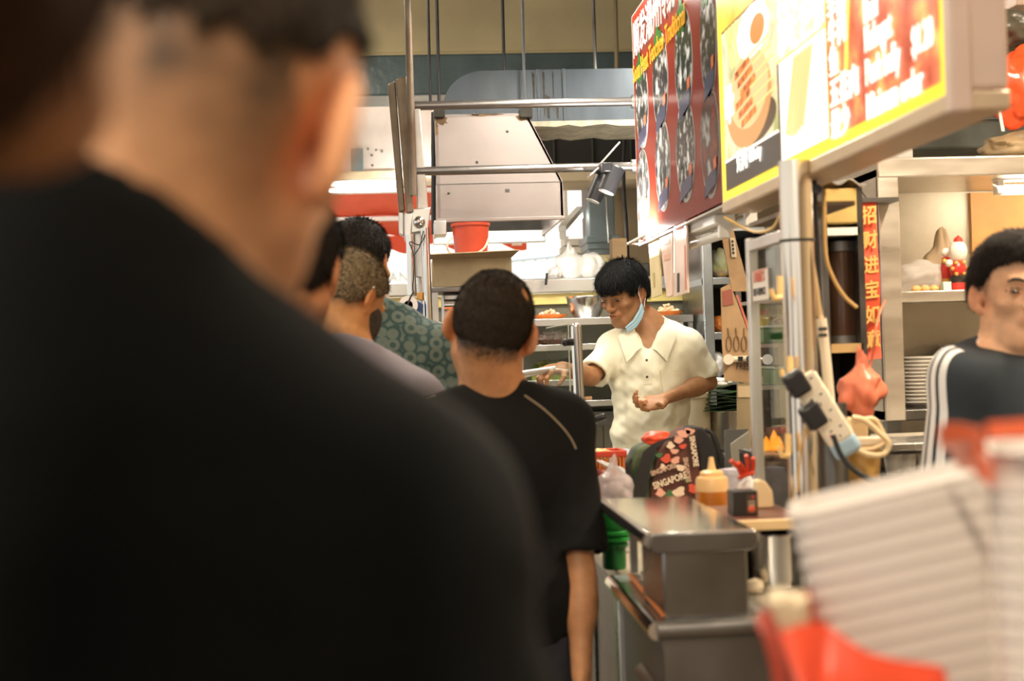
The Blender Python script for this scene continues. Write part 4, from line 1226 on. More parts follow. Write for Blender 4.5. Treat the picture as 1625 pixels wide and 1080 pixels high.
# pan with handle and steel bowl
pn = thing('frying_pan', 'steel frying pan with a black handle slanting up behind the glass post', 'pan', (P(890, 720, 4.5).x, 4.55, ZC - .015))
pcx = P(880, 720, 4.55).x + .02
MB().lathe([(0, .02), (.06, .02), (.09, .05), (.095, .05), (.062, .012), (0, .012)], (pcx, 4.60, ZC - .013), 28).build('dish', STEEL_D, pn, world=True)
h0, h1_, h2_ = Vector((pcx + .06, 4.56, ZC + .03)), P(926, 672, 4.45), P(961, 660, 4.42)
MB().tube([h0, h1_], [.006, .007], seg=10).build('shank', CHROME, pn, world=True)
MB().tube([h1_, h1_.lerp(h2_, .1), h1_.lerp(h2_, .9), h2_], [.008, .012, .013, .010], seg=12).build('handle', BLACK_PL, pn, world=True)

# ------------------------------------------------------------------ display shelves at the far end
YSF = 6.12
ds = thing('display_shelf', 'four tier steel display shelf with trays of cooked food behind the cook', 'shelf', (.7, 6.35, 0))
xl, xrr = P(694, 500, YSF).x, P(1114, 400, 5.95).x - .012
zsh = [P(950, y, YSF).z for y in (504, 545, 601, 635)]
for k, z_ in enumerate(zsh):
    xe = xrr if k == 0 else P(1006, 600, YSF).x if k == 3 else xrr
    MB().bx(xl, xe, YSF, 6.475 if k else 6.56, z_ - .006, z_).build('tier', STEEL_H, ds, world=True)
    MB().bx(xl, xe, YSF - .006, YSF + .004, z_ - (.030 if k == 0 else .026), z_ + .002).build('tier_edge', STEEL, ds, world=True, bevel=.002)
for x in (xl, xrr - .02):
    for y in (YSF + .01, 6.53):
        MB().bx(x, x + .02, y, y + .02, 0, zsh[0]).build('upright', STEEL, ds, world=True)
MB().bx(xl, xrr, 6.475, 6.485, zsh[3] - .1, zsh[0] - .006).build('back_panel', mat('green_tint_steel', (.66, .66, .52), .5, .0, var=.08), ds, world=True)
MB().bx(xl, xrr, YSF + .02, 6.56, zsh[3] - .11, zsh[3] - .05).build('lower_tray', STEEL_D, ds, world=True)
# wall cap and yellow edging above
cap = MB().bx(-.1, 1.62, 6.56, 6.78, 1.655, 1.72).build('trim_cap', STEEL_H, bevel=.006); cap['kind'] = 'structure'; cap.name = 'trim_3'
ye = MB().bx(-.1, 1.62, 6.595, 6.62, 1.60, 1.65).build('trim_4', mat('yellow_edging', (.72, .58, .20), .5), bevel=.003); ye['kind'] = 'structure'
o = MB().tube([P(868, 433, 6.5), P(866, 452, 6.5)], .006, seg=8).build('cap_latch', BLACK_PL, cap, world=True)


def plate(label, px, py, Y, wpx, m, h=.022, cat='plate', sy=.8, z=None):
    c = P(px, py, Y)
    if z is not None: c.z = z
    r = wpx / 2 * Y / FPX
    t = thing('food_plate', label, cat, c)
    MB().lathe([(0, 0), (r * .6, 0), (r * .66, .003), (r * .97, h), (r, h + .002), (r * .93, h + .001), (r * .62, .006), (0, .006)], c, 32, sy=sy).build('dish', m, t, world=True)
    return c, r


c, r = plate('orange plate of pale fritters left of the steel bowl on the top tier', 872, 500, 6.3, 60, ORANGE_PL, z=zsh[0])
pile('fritter_heap', 'pale fritters on the orange plate left of the steel bowl', 'food', c + Vector((.0, 0, .012)), r * .6, r * .45, .03, ((.78, .48, .28), (.85, .66, .5)), 40, .013, 3)
c, r = plate('orange plate of fried dough pieces on the top tier right of the cook', 1058, 495, 6.3, 56, ORANGE_PL, z=zsh[0])
pile('fried_heap', 'golden fried pieces on the plate right of the cook', 'food', c + Vector((0, 0, .012)), r * .65, r * .45, .035, ((.80, .55, .30), (.88, .70, .48)), 60, .014, 4)
c, r = plate('brown plate of chopped squid on the second tier', 880, 540, 6.25, 62, mat('brown_plate', (.30, .12, .06), .4), z=zsh[1])
pile('squid_heap', 'heap of chopped pinkish white squid on the second tier', 'food', c + Vector((0, 0, .012)), r * .8, r * .5, .05, ((.80, .66, .60), (.70, .52, .50), (.86, .76, .70)), 110, .016, 5, 1.5)
GT = mat('green_tray', (.26, .33, .06), .4, var=.15)
for k, (px, w_, m_) in enumerate(((880, 80, GT), (975, 70, ORANGE_PL))):
    lb = ('green rectangular tray of vegetables on the third tier', 'orange rectangular tray of greens on the third tier beside the cook')[k]
    c = P(px, 597, 6.3); c.z = zsh[2]
    t = thing('food_tray', lb, 'tray', c)
    hw = w_ / 2 * 6.3 / FPX
    MB().bx(c.x - hw, c.x + hw, 6.2, 6.45, c.z, c.z + .006).build('tray_base', m_, t, world=True)
    for (a_, b_, c_, d_) in ((-hw, hw, 6.195, 6.203), (-hw, hw, 6.445, 6.453), (-hw, -hw + .008, 6.2, 6.45), (hw - .008, hw, 6.2, 6.45)):
        MB().bx(c.x + a_, c.x + b_, c_, d_, c.z, c.z + .045).build('tray_wall', m_, t, world=True, bevel=.002)
    pile('greens_heap', ('yellow green vegetables in the green tray', 'leafy greens in the orange tray beside the cook')[k], 'food', c + Vector((0, .02, .03)), hw * .8, .09, .05, ((.38, .40, .09), (.22, .30, .06), (.55, .50, .16)), 60, .018, 7 + k, 1.5)
c, r = plate('orange deep dish of noodles on the lowest tier behind the glass', 853, 634, 6.2, 66, mat('orange_dish', (.66, .24, .04), .35), h=.055, z=zsh[3])
pile('rice_heap', 'pale noodles in the deep orange dish on the lowest tier', 'food', c + Vector((0, 0, .045)), r * .6, r * .45, .03, ((.75, .62, .42),), 40, .013, 12)
o = MB().tube([Vector((P(875, 630, 6.14).x, 6.16, zsh[3] + .008)), Vector((P(940, 629, 6.14).x, 6.16, zsh[3] + .010))], [.006, .009], seg=8).build('rolling_stick', mat('tan_wood', (.62, .36, .16), .5)); tag(o, 'tan wooden stick lying on the lowest tier of the display shelf', 'stick')
crumple('dark_cloth', Vector((P(870, 634, 6.13).x, 6.155, zsh[3] + .015)), (.06, .03, .018), mat('slate_cloth', (.10, .11, .13), .9), None, 21, label='dark crumpled cloth at the front of the lowest tier', cat='cloth')
o = MB().prism([P(878, 573, 6.35), P(905, 567, 6.35), P(905, 575, 6.35), P(878, 579, 6.35)], (0, .09, 0)).build('black_tray', SOOT, bevel=.003); tag(o, 'flat black tray lying on the green tray of vegetables', 'tray')

bw_ = P(931, 498, 6.28); bw_.z = zsh[0]
rb = 32 * 6.28 / FPX
t = thing('mixing_bowl', 'large polished steel mixing bowl on the top tier beside the cook', 'bowl', bw_)
hb = P(931, 471, 6.28).z - zsh[0]
MB().lathe([(0, .001), (rb * .62, .001), (rb * .80, hb * .28), (rb * .95, hb * .7), (rb, hb), (rb * 1.04, hb + .003), (rb * 1.0, hb - .002), (rb * .93, hb * .7), (rb * .78, hb * .3), (0, .008)], bw_, 40).build('bowl_body', CHROME, t, world=True)

# crates, bags above the wall cap
def carton(label, px0, py0, px1, py1, Y, d, m, z0=None, name='carton', flaps=False):
    a, b = P(px0, py0, Y), P(px1, py1, Y)
    z0 = b.z if z0 is None else z0
    t = thing(name, label, 'carton', ((a.x + b.x) / 2, Y + d / 2, z0))
    MB().bx(a.x, b.x, Y, Y + d, z0, a.z).build('carton_body', m, t, world=True, bevel=.003)
    MB().bx((a.x + b.x) / 2 - .02, (a.x + b.x) / 2 + .02, Y - .0008, Y + d, a.z - .0005, a.z + .0008).build('tape', mat('brown_tape', (.42, .28, .14), .3), t, world=True)
    if flaps:
        MB().prism([(a.x - .01, Y - .002, a.z - .004), (a.x - .012, Y - .05, a.z + .012), (b.x + .03, Y - .055, a.z + .02), (b.x, Y - .002, a.z - .004)], (0, .003, .004)).build('flap', m, t, world=True)
    return t


rk = thing('equipment_rack', 'low steel rack with machine beneath the brown carton', 'rack', (P(745, 460, 5.95).x, 5.95, 0))
r0, r1 = P(690, 456, 5.8), P(822, 456, 5.8)
for x in (r0.x, r1.x):
    for y in (5.8, 6.05):
        MB().bx(x - .012, x + .012, y - .012, y + .012, 0, r0.z).build('upright', STEEL, rk, world=True)
MB().bx(r0.x - .015, r1.x + .015, 5.78, 6.07, r0.z - .02, r0.z).build('top_board', STEEL_D, rk, world=True, bevel=.003)
MB().bx(r0.x + .03, r1.x - .03, 5.83, 6.03, P(700, 525, 5.8).z, P(700, 465, 5.8).z).build('machine_body', ALU, rk, world=True, bevel=.01)
q0 = P(705, 484, 5.79)
MB().tube([(q0.x, 5.815, q0.z), (q0.x + .09, 5.815, q0.z)], .025, seg=18).build('roller', CHROME, rk, world=True)
MB().bx(r0.x - .012, r1.x + .012, 5.69, 6.05, P(700, 600, 5.8).z, P(700, 596, 5.8).z).build('lower_board', STEEL_D, rk, world=True)
carton('open brown carton under the red bucket', 686, 410, 813, 455, 5.8, .26, CARD_D, r0.z, flaps=True)
ob = thing('orange_bin', 'orange plastic bin standing on the rack below the machine', 'bin', (P(712, 560, 5.72).x, 5.9, P(700, 596, 5.8).z))
o0, o1 = P(695, 518, 5.76), P(745, 518, 5.76)
zlo_ = P(700, 596, 5.8).z
MB().hexa([(o0.x + .01, 5.71, zlo_), (o1.x - .01, 5.71, zlo_), (o1.x - .01, 5.77, zlo_), (o0.x + .01, 5.77, zlo_), (o0.x, 5.70, o0.z - .012), (o1.x, 5.70, o0.z - .012), (o1.x, 5.78, o0.z - .012), (o0.x, 5.78, o0.z - .012)]).build('bin_body', mat('orange_red_plastic', (.66, .14, .03), .4), ob, world=True, bevel=.004)
MB().bx(o0.x - .004, o1.x + .004, 5.695, 5.784, o0.z - .014, o0.z - .002).build('bin_rim', MC['orange_red_plastic'], ob, world=True, bevel=.003)

bkq = P(748, 408, 5.9)
bkt = thing('bucket', 'red plastic bucket with a pale wire handle on the open carton', 'bucket', (bkq.x, 5.9, P(748, 410, 5.8).z))
rr = 28 * 5.9 / FPX
hb_ = .14
o_ = Vector((bkq.x, 5.9, P(748, 410, 5.8).z))
MB().lathe([(0, .002), (rr * .9, .002), (rr * 1.05, hb_), (rr * 1.12, hb_), (rr * 1.12, hb_ + .012), (rr * 1.02, hb_ + .012), (rr * .86, .008), (0, .008)], o_, 32).build('pail', mat('bucket_red', (.60, .075, .03), .4, var=.1), bkt, world=True)
MB().tube([P(718, 376, 5.83), P(710, 386, 5.80), P(712, 398, 5.80), P(725, 405, 5.80), P(750, 404, 5.80), P(768, 394, 5.80), P(777, 376, 5.82)], .005, seg=8).build('wire_handle', mat('pale_plastic', (.78, .60, .48), .4), bkt, world=True)

for k, (px, py, rx, rz_, lb) in enumerate(((905, 425, .12, .085, 'big milky plastic bag slumped on the wall cap'), (938, 428, .10, .07, 'milky plastic bag leaning on the bigger bag on the wall cap'), (880, 440, .05, .035, 'small milky plastic bag at the end of the wall cap'))):
    c = P(px, py, 6.68 + .0 * k)
    rz_ = max(rz_, .03)
    crumple('plastic_bag', (c.x, 6.66, 1.72 + rz_ * .7), (rx * .62, .07, rz_), mat('milky_bag', (.80, .77, .73), .35, sss=.0), None, 30 + k, amp=.22, neck=(.02, .5) if k == 0 else None, flat=.7, label=lb, cat='bag')
carton('pale pink carton lying beside the plastic bags', 942, 418, 966, 452, 6.62, .1, mat('pink_card', (.80, .64, .56), .7), 1.72, name='pink_carton')
carton('small brown carton standing beside the black cable', 971, 378, 996, 418, 6.66, .09, CARD, P(980, 419, 6.66).z)
o = MB().bx(P(960, 420, 6.64).x, P(1030, 420, 6.64).x, 6.62, 6.77, 1.72, P(980, 419, 6.66).z).build('black_case', SOOT, bevel=.006); tag(o, 'black case below the small brown carton behind the cook', 'case')
pile('herb_tuft', 'little tuft of green herbs by the small brown carton', 'herbs', P(962, 416, 6.72) + Vector((-.02, 0, -.02)), .03, .02, .03, ((.10, .26, .06),), 24, .009, 15)

# ------------------------------------------------------------------ strips of flattened carton hung under the red sign
SIGNLBL = mat('red_print', (.62, .16, .10), .7)
BLKPR = mat('black_print', (.04, .035, .03), .7)
for k, (pxs, m_, lb) in enumerate((([(1028, 362), (1044, 353), (1048, 468), (1034, 473)], mat('yellowed_card', (.66, .54, .30), .7, var=.12), 'narrow yellowed card strip hung first under the red sign'),
                                   ([(1044, 354), (1067, 344), (1067, 468), (1058, 472)], mat('pinkish_card', (.70, .50, .40), .7, var=.14), 'pinkish flattened carton strip hung in the middle under the red sign'),
                                   ([(1069, 344), (1088, 338), (1091, 464), (1069, 471)], mat('glossy_pink_card', (.74, .56, .48), .25, var=.14), 'glossy pink flattened carton with red print hung last under the red sign'))):
    X_ = XS + .012 - .004 * k
    pts = [PX(x, y, X_) for x, y in pxs]
    t = thing('hanging_card', lb, 'card', pts[3], 0)
    MB().prism(pts, (.006, 0, 0)).build('board', m_, t, world=True)
    up = Vector((0, 0, 1))
    def band(f0, f1, m2, a0=.2, a1=.8, nm='printed_band'):
        l0, l1 = pts[0].lerp(pts[3], f0), pts[0].lerp(pts[3], f1)
        q0, q1 = pts[1].lerp(pts[2], f0), pts[1].lerp(pts[2], f1)
        MB().prism([l0.lerp(q0, a0), l0.lerp(q0, a1), l1.lerp(q1, a1), l1.lerp(q1, a0)], (-.001, 0, 0)).build(nm, m2, t, world=True)
    if k == 0: band(.30, .38, SIGNLBL); band(.66, .86, mat('oval_print', (.42, .32, .12), .7), .3, .5)
    if k == 1: band(.22, .32, mat('faint_red_print', (.62, .34, .26), .7)); band(.45, .52, MC['faint_red_print']); band(.03, .14, SIGNLBL, .75, .98)
    if k == 2: band(.07, .19, SIGNLBL); band(.72, .96, BLKPR, .28, .45); band(.4, .96, SIGNLBL, .86, .93); band(.2, .7, mat('clear_tape', (.9, .86, .82), .1), 0, .12, 'tape')
    MB().tube([pts[0].lerp(pts[1], .5) + Vector((.003, 0, -.004)), pts[0].lerp(pts[1], .5) + Vector((.003, 0, .03))], .003, seg=6).build('hook', STEEL, t, world=True)

# steel storage rack right of the cook
YK = 5.95
rk2 = thing('storage_rack', 'tall steel storage rack behind the hanging cartons right of the cook', 'rack', (P(1135, 500, YK).x, YK, 0))
k0, k1, k2 = P(1114, 400, YK), P(1130, 400, YK), P(1215, 400, YK)
zt5 = P(1120, 352, YK).z
MB().bx(k0.x, k1.x, YK, YK + .03, 0, zt5).build('front_upright', mat('bluish_steel', (.50, .54, .56), .3, .8, var=.15), rk2, world=True, bevel=.003)
MB().bx(k0.x, k0.x + .01, YK + .03, YK + .45, 0, zt5).build('side_panel', STEEL_D, rk2, world=True)
MB().bx(k2.x, k2.x + .04, YK, YK + .45, 0, zt5).build('side_panel', STEEL_D, rk2, world=True)
MB().bx(k0.x, k2.x, YK + .44, YK + .45, 0, zt5).build('back_panel', SOOT, rk2, world=True)
for py in (356, 440, 527, 600):
    z_ = P(1140, py, YK).z
    MB().bx(k0.x, k2.x, YK + .004, YK + .45, z_ - .03, z_).build('tier', MC['bluish_steel'], rk2, world=True, bevel=.002)
zz1, zz2 = P(1140, 440, YK).z, P(1140, 527, YK).z
lime = thing('lime_bag', 'bag of yellow green vegetables on the storage rack', 'bag', (P(1143, 430, YK + .12).x, YK + .12, zz1))
crumple('bag_film', (P(1143, 430, YK + .12).x, YK + .12, zz1 + .065), (.045, .06, .066), FILM_C, lime, 41, flat=.97)
for k in range(7):
    a = P(1133 + 3 * k, 432 - 4 * (k % 3), YK + .1); b = P(1140 + 3 * (k * 5 % 7), 395 + 6 * (k % 3), YK + .1)
    MB().tube([(a.x, a.y, max(a.z, zz1 + .03)), b], [.012, .004], seg=8).build('stalk', mat('lime_veg', (.46, .55, .05), .5, var=.2), lime, world=True)
MB().ball((P(1143, 430, YK + .12).x, YK + .12, zz1 + .024), (.035, .04, .022)).build('root_clump', mat('amber_root', (.45, .27, .06), .6), lime, world=True)
o = crumple('orange_pouch', (P(1140, 512, YK + .1).x, YK + .1, zz2 + .036), (.035, .04, .035), mat('orange_pouch_film', (.72, .22, .04), .4), None, 43, flat=.98, label='orange pouch on the middle tier of the storage rack', cat='pouch')
crumple('white_bag', (P(1137, 575, YK + .05).x, YK + .06, P(1140, 600, YK).z + .055), (.04, .05, .055), mat('white_bag_film', (.72, .70, .68), .4), None, 44, flat=.98, label='white plastic bag on the low tier of the storage rack', cat='bag')

# stove counter, stock pot, drum and banana leaves behind the cook
YSV = 5.75
zsv = P(1150, 712, YSV).z
sv = thing('stove_counter', 'steel cooking bench right behind the cook', 'bench', (1.4, 5.9, 0))
MB().bx(1.235, 1.9, 5.5, 5.93, zsv - .03, zsv).build('bench_top', STEEL_D, sv, world=True, bevel=.003)
MB().bx(1.25, 1.88, 5.52, 5.92, .05, zsv - .03).build('bench_body', STEEL_D, sv, world=True)
for x in (1.26, 1.84):
    MB().bx(x, x + .04, 5.53, 5.57, 0, .05).build('foot', BLACK_PL, sv, world=True)
cpx = P(1154, 700, 5.7)
zp = P(1154, 651, 5.7).z
pot('stock_pot', 'tall brushed steel stock pot with loop handles on the cooking bench', 'pot', (cpx.x, 5.70, zsv), 28 * 5.7 / FPX, zp - zsv - .008, STEEL)
drm = P(1104, 640, 5.68)
t = thing('cream_bin', 'cream plastic bin beside the stock pot behind the cook', 'bin', (drm.x, 5.68, 0))
MB().lathe([(0, 0), (.050, 0), (.058, P(1108, 628, 5.6).z), (.06, P(1108, 624, 5.6).z), (0, P(1108, 624, 5.6).z)], (drm.x - .0, 5.68, 0), 28).build('bin_body', mat('cream_bin_plastic', (.66, .58, .40), .5, var=.08), t, world=True)
MB().lathe([(.059, P(1108, 632, 5.6).z), (.063, P(1108, 631, 5.6).z), (.063, P(1108, 624, 5.6).z), (.04, P(1108, 622, 5.6).z), (0, P(1108, 622, 5.6).z)], (drm.x, 5.68, 0), 28).build('bin_lid', MC['cream_bin_plastic'], t, world=True)
LEAFM = mat('banana_leaf', (.035, .10, .03), .35, var=.4, vscale=12, bump=.1)
for k in range(6):
    z_ = zp + .003 + .0145 * k
    lf = MB().sheet(lambda u, v: (cpx.x - .11 + .005 * k + (.21 - .01 * k) * u, 5.62 + .16 * v + .004 * math.sin(k * 3), z_ + .009 * math.sin(u * 6 + k) * (v - .5) + .004), 14, 6, .003).build('banana_leaf', LEAFM)
    tag(lf, ('lowest banana leaf of the stack lying on the pot rim', 'cut dark green banana leaf within the stack on the stock pot', 'topmost banana leaf of the stack below the white cloth')[0 if k == 0 else 2 if k == 5 else 1], 'leaf', 'banana leaves on the stock pot')
crumple('kitchen_cloth', (cpx.x - .05, 5.70, zp + .003 + .0145 * 6 + .022), (.075, .05, .022), mat('white_cloth', (.74, .70, .64), .9, bump=.2), None, 51, amp=.3, label='crumpled white cloth on top of the banana leaves', cat='cloth')

# ------------------------------------------------------------------ hanging brown cartons and glass bracket
def board(name, label, pxs, Y, m, cat='card', th=.006, group=None):
    pts = [P(x, y, Y) for x, y in pxs]
    t = thing(name, label, cat, pts[-1], 0, group)
    MB().prism(pts, (0, th, 0)).build('sheet', m, t, world=True)
    return t


cd1 = board('flattened_carton', 'tall narrow flattened brown carton hanging below the batten light', [(1143, 362), (1163, 362), (1190, 462), (1162, 462)], 4.25, CARD)
a = P(1162, 395, 4.245)
MB().prism([P(1158, 377, 4.245), P(1166, 377, 4.245), P(1169, 408, 4.245), P(1161, 408, 4.245)], (0, -.001, 0)).build('printed_label', mat('pale_label', (.66, .58, .44), .7), cd1, world=True)
for k in range(4):
    MB().prism([P(1160.5 + .5 * k, 381 + 6 * k, 4.243), P(1164 + .5 * k, 381 + 6 * k, 4.243), P(1164 + .5 * k, 385 + 6 * k, 4.243), P(1160.5 + .5 * k, 385 + 6 * k, 4.243)], (0, -.0008, 0)).build('printed_mark', BLKPR, cd1, world=True)
MB().tube([P(1152, 362, 4.253), (P(1152, 362, 4.253).x, 4.253, 3.9)], .003, seg=6).build('string', SOOT, cd1, world=True)
cd2 = board('flattened_carton', 'broad flattened brown carton printed FRESH clipped to the glass bracket', [(1144, 457), (1158, 450), (1163, 462), (1199, 555), (1202, 600), (1198, 609), (1150, 603), (1146, 540)], 4.243, CARD)
MB().prism([P(1146, 462, 4.241), P(1161, 458, 4.241), P(1164, 482, 4.241), P(1148, 486, 4.241)], (0, -.001, 0)).build('printed_patch', mat('maroon_print', (.34, .10, .07), .7), cd2, world=True)
MB().prism([P(1168, 468, 4.241), P(1171, 468, 4.241), P(1198, 545, 4.241), P(1195, 548, 4.241)], (0, -.001, 0)).build('printed_stripe', SIGNLBL, cd2, world=True)
for k in range(3):
    q = [P(1157 + 12 * k + 4 * math.cos(a), 545 + 12 * math.sin(a) - (8 if False else 0), 4.239) for a in [2 * math.pi * i / 16 for i in range(17)]]
    MB().tube(q, .0018, seg=5).build('printed_fruit', mat('brown_ink', (.24, .14, .07), .7), cd2, world=True)
    MB().tube([P(1157 + 12 * k, 533, 4.239), P(1155 + 12 * k + k, 520, 4.239)], .0016, seg=5).build('printed_leaf', MC['brown_ink'], cd2, world=True)
text_mesh('printed_lettering', 'FRESH', .028, BLKPR, cd2, P(1168, 586, 4.240), CR, CU, .0006, sx=.72)
gb = thing('glass_bracket', 'white plastic rod with round knobs clamping the carton to the glass', 'bracket', P(1175, 571, 4.225))
MB().tube([P(1153, 570, 4.234), P(1194, 568, 4.234)], .009, seg=10).build('rod', mat('ivory_plastic', (.82, .74, .58), .4), gb, world=True)
for px in (1156, 1218):
    MB().cyl(P(px, 570, 4.234), P(px, 570, 4.219), .016).build('knob', MC['ivory_plastic'] if px < 1200 else ALU, gb, world=True)
MB().cyl(P(1190, 569, 4.234), P(1190, 569, 4.214), .011).build('dark_knob', BLACK_PL, gb, world=True)
MB().box(P(1175, 569, 4.225), (.014, .006, .014)).build('slot', BLACK_PL, gb, world=True)
MB().tube([P(1194, 568, 4.234), P(1218, 570, 4.234)], .004, seg=8).build('pin', STEEL, gb, world=True)
o = board('paper_sheet', 'dark grey card propped by the grill glass', [(1150, 682), (1187, 680), (1187, 854), (1152, 854)], 3.82, mat('grey_card', (.16, .16, .15), .7))
o = board('paper_sheet', 'pale folded paper propped in front of the grey card', [(1160, 704), (1188, 684), (1188, 859), (1172, 859)], 3.78, mat('pale_paper', (.52, .50, .42), .7))
bb = board('brown_board', 'tall brown board standing behind the grill glass post', [(1170, 608), (1192, 608), (1192, 839), (1170, 839)], 4.0, CARD_D, 'board')
MB().prism([P(1171, 612, 3.998), P(1192, 612, 3.998), P(1192, 630, 3.998), P(1171, 630, 3.998)], (0, -.001, 0)).build('pale_patch', mat('tan_patch', (.56, .43, .26), .7), bb, world=True)
# ------------------------------------------------------------------ steel pole with its fittings
XP = .82
p0, p1 = P(1257, 300, 2.9), P(1284, 795, 2.9)
pole = thing('sign_pole', 'polished round steel pole carrying the satay sign beside the grill', 'pole', ((p0.x + p1.x) / 2, 2.9, ZC))
pxm = (p0.x + p1.x) / 2
MB().tube([(pxm, 2.9, ZC), (pxm, 2.9, ZB)], .034, seg=28).build('shaft', mat('warm_polished_steel', (.74, .66, .56), .2, 1.0, var=.06, vscale=3), pole, world=True)
MB().tube([(pxm + .062, 2.92, ZC), (pxm + .062, 2.92, P(1300, 640, 2.92).z)], .036, seg=24).build('sleeve', STEEL_D, pole, world=True)
MB().lathe([(.034, 0), (.06, 0), (.06, .008), (.034, .012)], (pxm, 2.9, ZC), 24).build('foot_flange', STEEL_D, pole, world=True)
for py in (382,):
    z_ = P(1262, py, 2.9).z
    MB().lathe([(.0345, -.003), (.037, -.003), (.037, .003), (.0345, .003)], (pxm, 2.9, z_), 24).build('wire_tie', SOOT, pole, world=True)
HOOK = mat('cream_hook', (.85, .56, .22), .35)
for k, (px, py) in enumerate(((1237, 470), (1253, 597), (1250, 720))):
    t = thing('hook', ('cream plastic hook high on the steel pole', 'cream plastic hook halfway down the steel pole', 'cream plastic hook low on the pole by the flame')[k], 'hook', P(px, py, 2.84), 0, 'hooks on the pole')
    s_ = -1
    a = P(px, py - 32, 2.845)
    MB().tube([a, P(px + 1, py, 2.84), P(px - 2, py + 3, 2.825), P(px - 8, py + 3, 2.82), P(px - 12, py - 4, 2.82), P(px - 13, py - 12, 2.82)], [.006, .006, .006, .0055, .005, .004], seg=8).build('hook_arm', HOOK, t, world=True)
    MB().box(P(px + 1, py - 16, 2.855), (.012, .012, .04)).build('back_plate', HOOK, t, world=True, bevel=.003)

# glass screen of the grill under the sign
gs = thing('grill_screen', 'framed glass screen between steel post and pole in front of the grill', 'glass screen', (XP, 3.1, ZC))
a0, a1 = PX(1192, 388, XP), PX(1250, 362, XP)
yA_, yB_ = a0.y, 2.935
zt_ = (a0.z + a1.z) / 2
zg = ZC - .015
MB().bx(XP - .012, XP + .012, yA_ - .012, yA_ + .012, zg, zt_ + .01).build('post', ALU, gs, world=True, bevel=.003)
MB().bx(XP - .010, XP + .010, yB_, yA_, zt_ - .022, zt_ + .004).build('top_rail', ALU, gs, world=True, bevel=.003)
MB().bx(XP - .008, XP + .008, yB_, yA_, zg, zg + .02).build('bottom_rail', STEEL_D, gs, world=True, bevel=.003)
MB().bx(XP - .002, XP + .002, yB_, yA_ - .012, zg + .02, zt_ - .02).build('pane', GLASS, gs, world=True)
q0, q1 = PX(1195, 430, XP - .004), PX(1220, 474, XP - .004)
ss = thing('self_service_sign', 'small white notice reading SELF-SERVICE stuck on the grill glass', 'sign', (XP - .005, (q0.y + q1.y) / 2, q1.z))
MB().bx(XP - .006, XP - .003, q1.y, q0.y, q1.z, q0.z).build('card', mat('white_notice', (.84, .76, .70), .5), ss, world=True)
MB().bx(XP - .0065, XP - .006, q1.y + .002, q0.y - .002, q0.z - .003, q0.z - .001).build('border', SIGNLBL, ss, world=True)
wq = q0.y - q1.y
text_mesh('red_lettering', '自助服务', wq * .20, SIGNLBL, ss, (XP - .0068, q0.y - wq * .08, q0.z - .026), (0, -1, 0), (0, 0, 1), .0004, bold=.0004)
text_mesh('black_lettering', 'SELF-SERVICE', wq * .17, BLKPR, ss, (XP - .0068, q0.y - wq * .06, q1.z + .012), (0, -1, 0), (0, 0, 1), .0004, bold=.0004, sx=.82)

# grill with flame
gr = thing('charcoal_grill', 'soot black charcoal grill behind the glass screen', 'grill', (P(1232, 800, 3.45).x, 3.5, ZC - .05))
g0, g1 = P(1206, 725, 3.4), P(1290, 725, 3.4)
MB().bx(g0.x, g1.x, 3.4, 3.62, ZC - .015, g0.z).build('firebox', DARK, gr, world=True, bevel=.005)
for k in range(9):
    x = g0.x + (g1.x - g0.x) * (k + .5) / 9
    MB().tube([(x, 3.4, g0.z + .004), (x, 3.62, g0.z + .004)], .003, seg=6).build('grate_bar', SOOT, gr, world=True)
MB().bx(g0.x, g0.x + .05, 3.38, 3.62, g0.z, g0.z + .006).build('side_ledge', STEEL_D, gr, world=True)
FL = bpy.data.materials.new('flame'); FL.use_nodes = True
nt = FL.node_tree; nt.nodes.clear()
o_ = nt.nodes.new('ShaderNodeOutputMaterial'); e_ = nt.nodes.new('ShaderNodeEmission'); tr_ = nt.nodes.new('ShaderNodeBsdfTransparent'); mx = nt.nodes.new('ShaderNodeMixShader')
lw = nt.nodes.new('ShaderNodeLayerWeight'); lw.inputs['Blend'].default_value = .35
rp = nt.nodes.new('ShaderNodeValToRGB'); rp.color_ramp.elements[0].color = (1, .38, .03, 1); rp.color_ramp.elements[1].color = (1, .12, .01, 1)
nt.links.new(lw.outputs['Facing'], rp.inputs['Fac']); nt.links.new(rp.outputs['Color'], e_.inputs['Color']); e_.inputs['Strength'].default_value = 1.5
mr = nt.nodes.new('ShaderNodeMapRange'); mr.inputs['To Min'].default_value = .75; mr.inputs['To Max'].default_value = .05
nt.links.new(lw.outputs['Facing'], mr.inputs['Value']); nt.links.new(mr.outputs['Result'], mx.inputs['Fac'])
nt.links.new(tr_.outputs[0], mx.inputs[1]); nt.links.new(e_.outputs[0], mx.inputs[2]); nt.links.new(mx.outputs[0], o_.inputs['Surface'])
fb = P(1236, 722, 3.46)
fl = thing('flame', 'orange flame licking above the charcoal grill', 'flame', (fb.x, 3.5, g0.z))
for k, (dx, h, r_) in enumerate(((0, .06, .018), (-.018, .045, .016), (.012, .045, .014), (-.03, .03, .014))):
    MB().lathe([(0, 0), (r_, h * .2), (r_ * .85, h * .45), (r_ * .4, h * .8), (0, h)], (fb.x + dx, 3.5 + .01 * (k % 2), g0.z), 14).build('tongue', FL, fl, world=True)

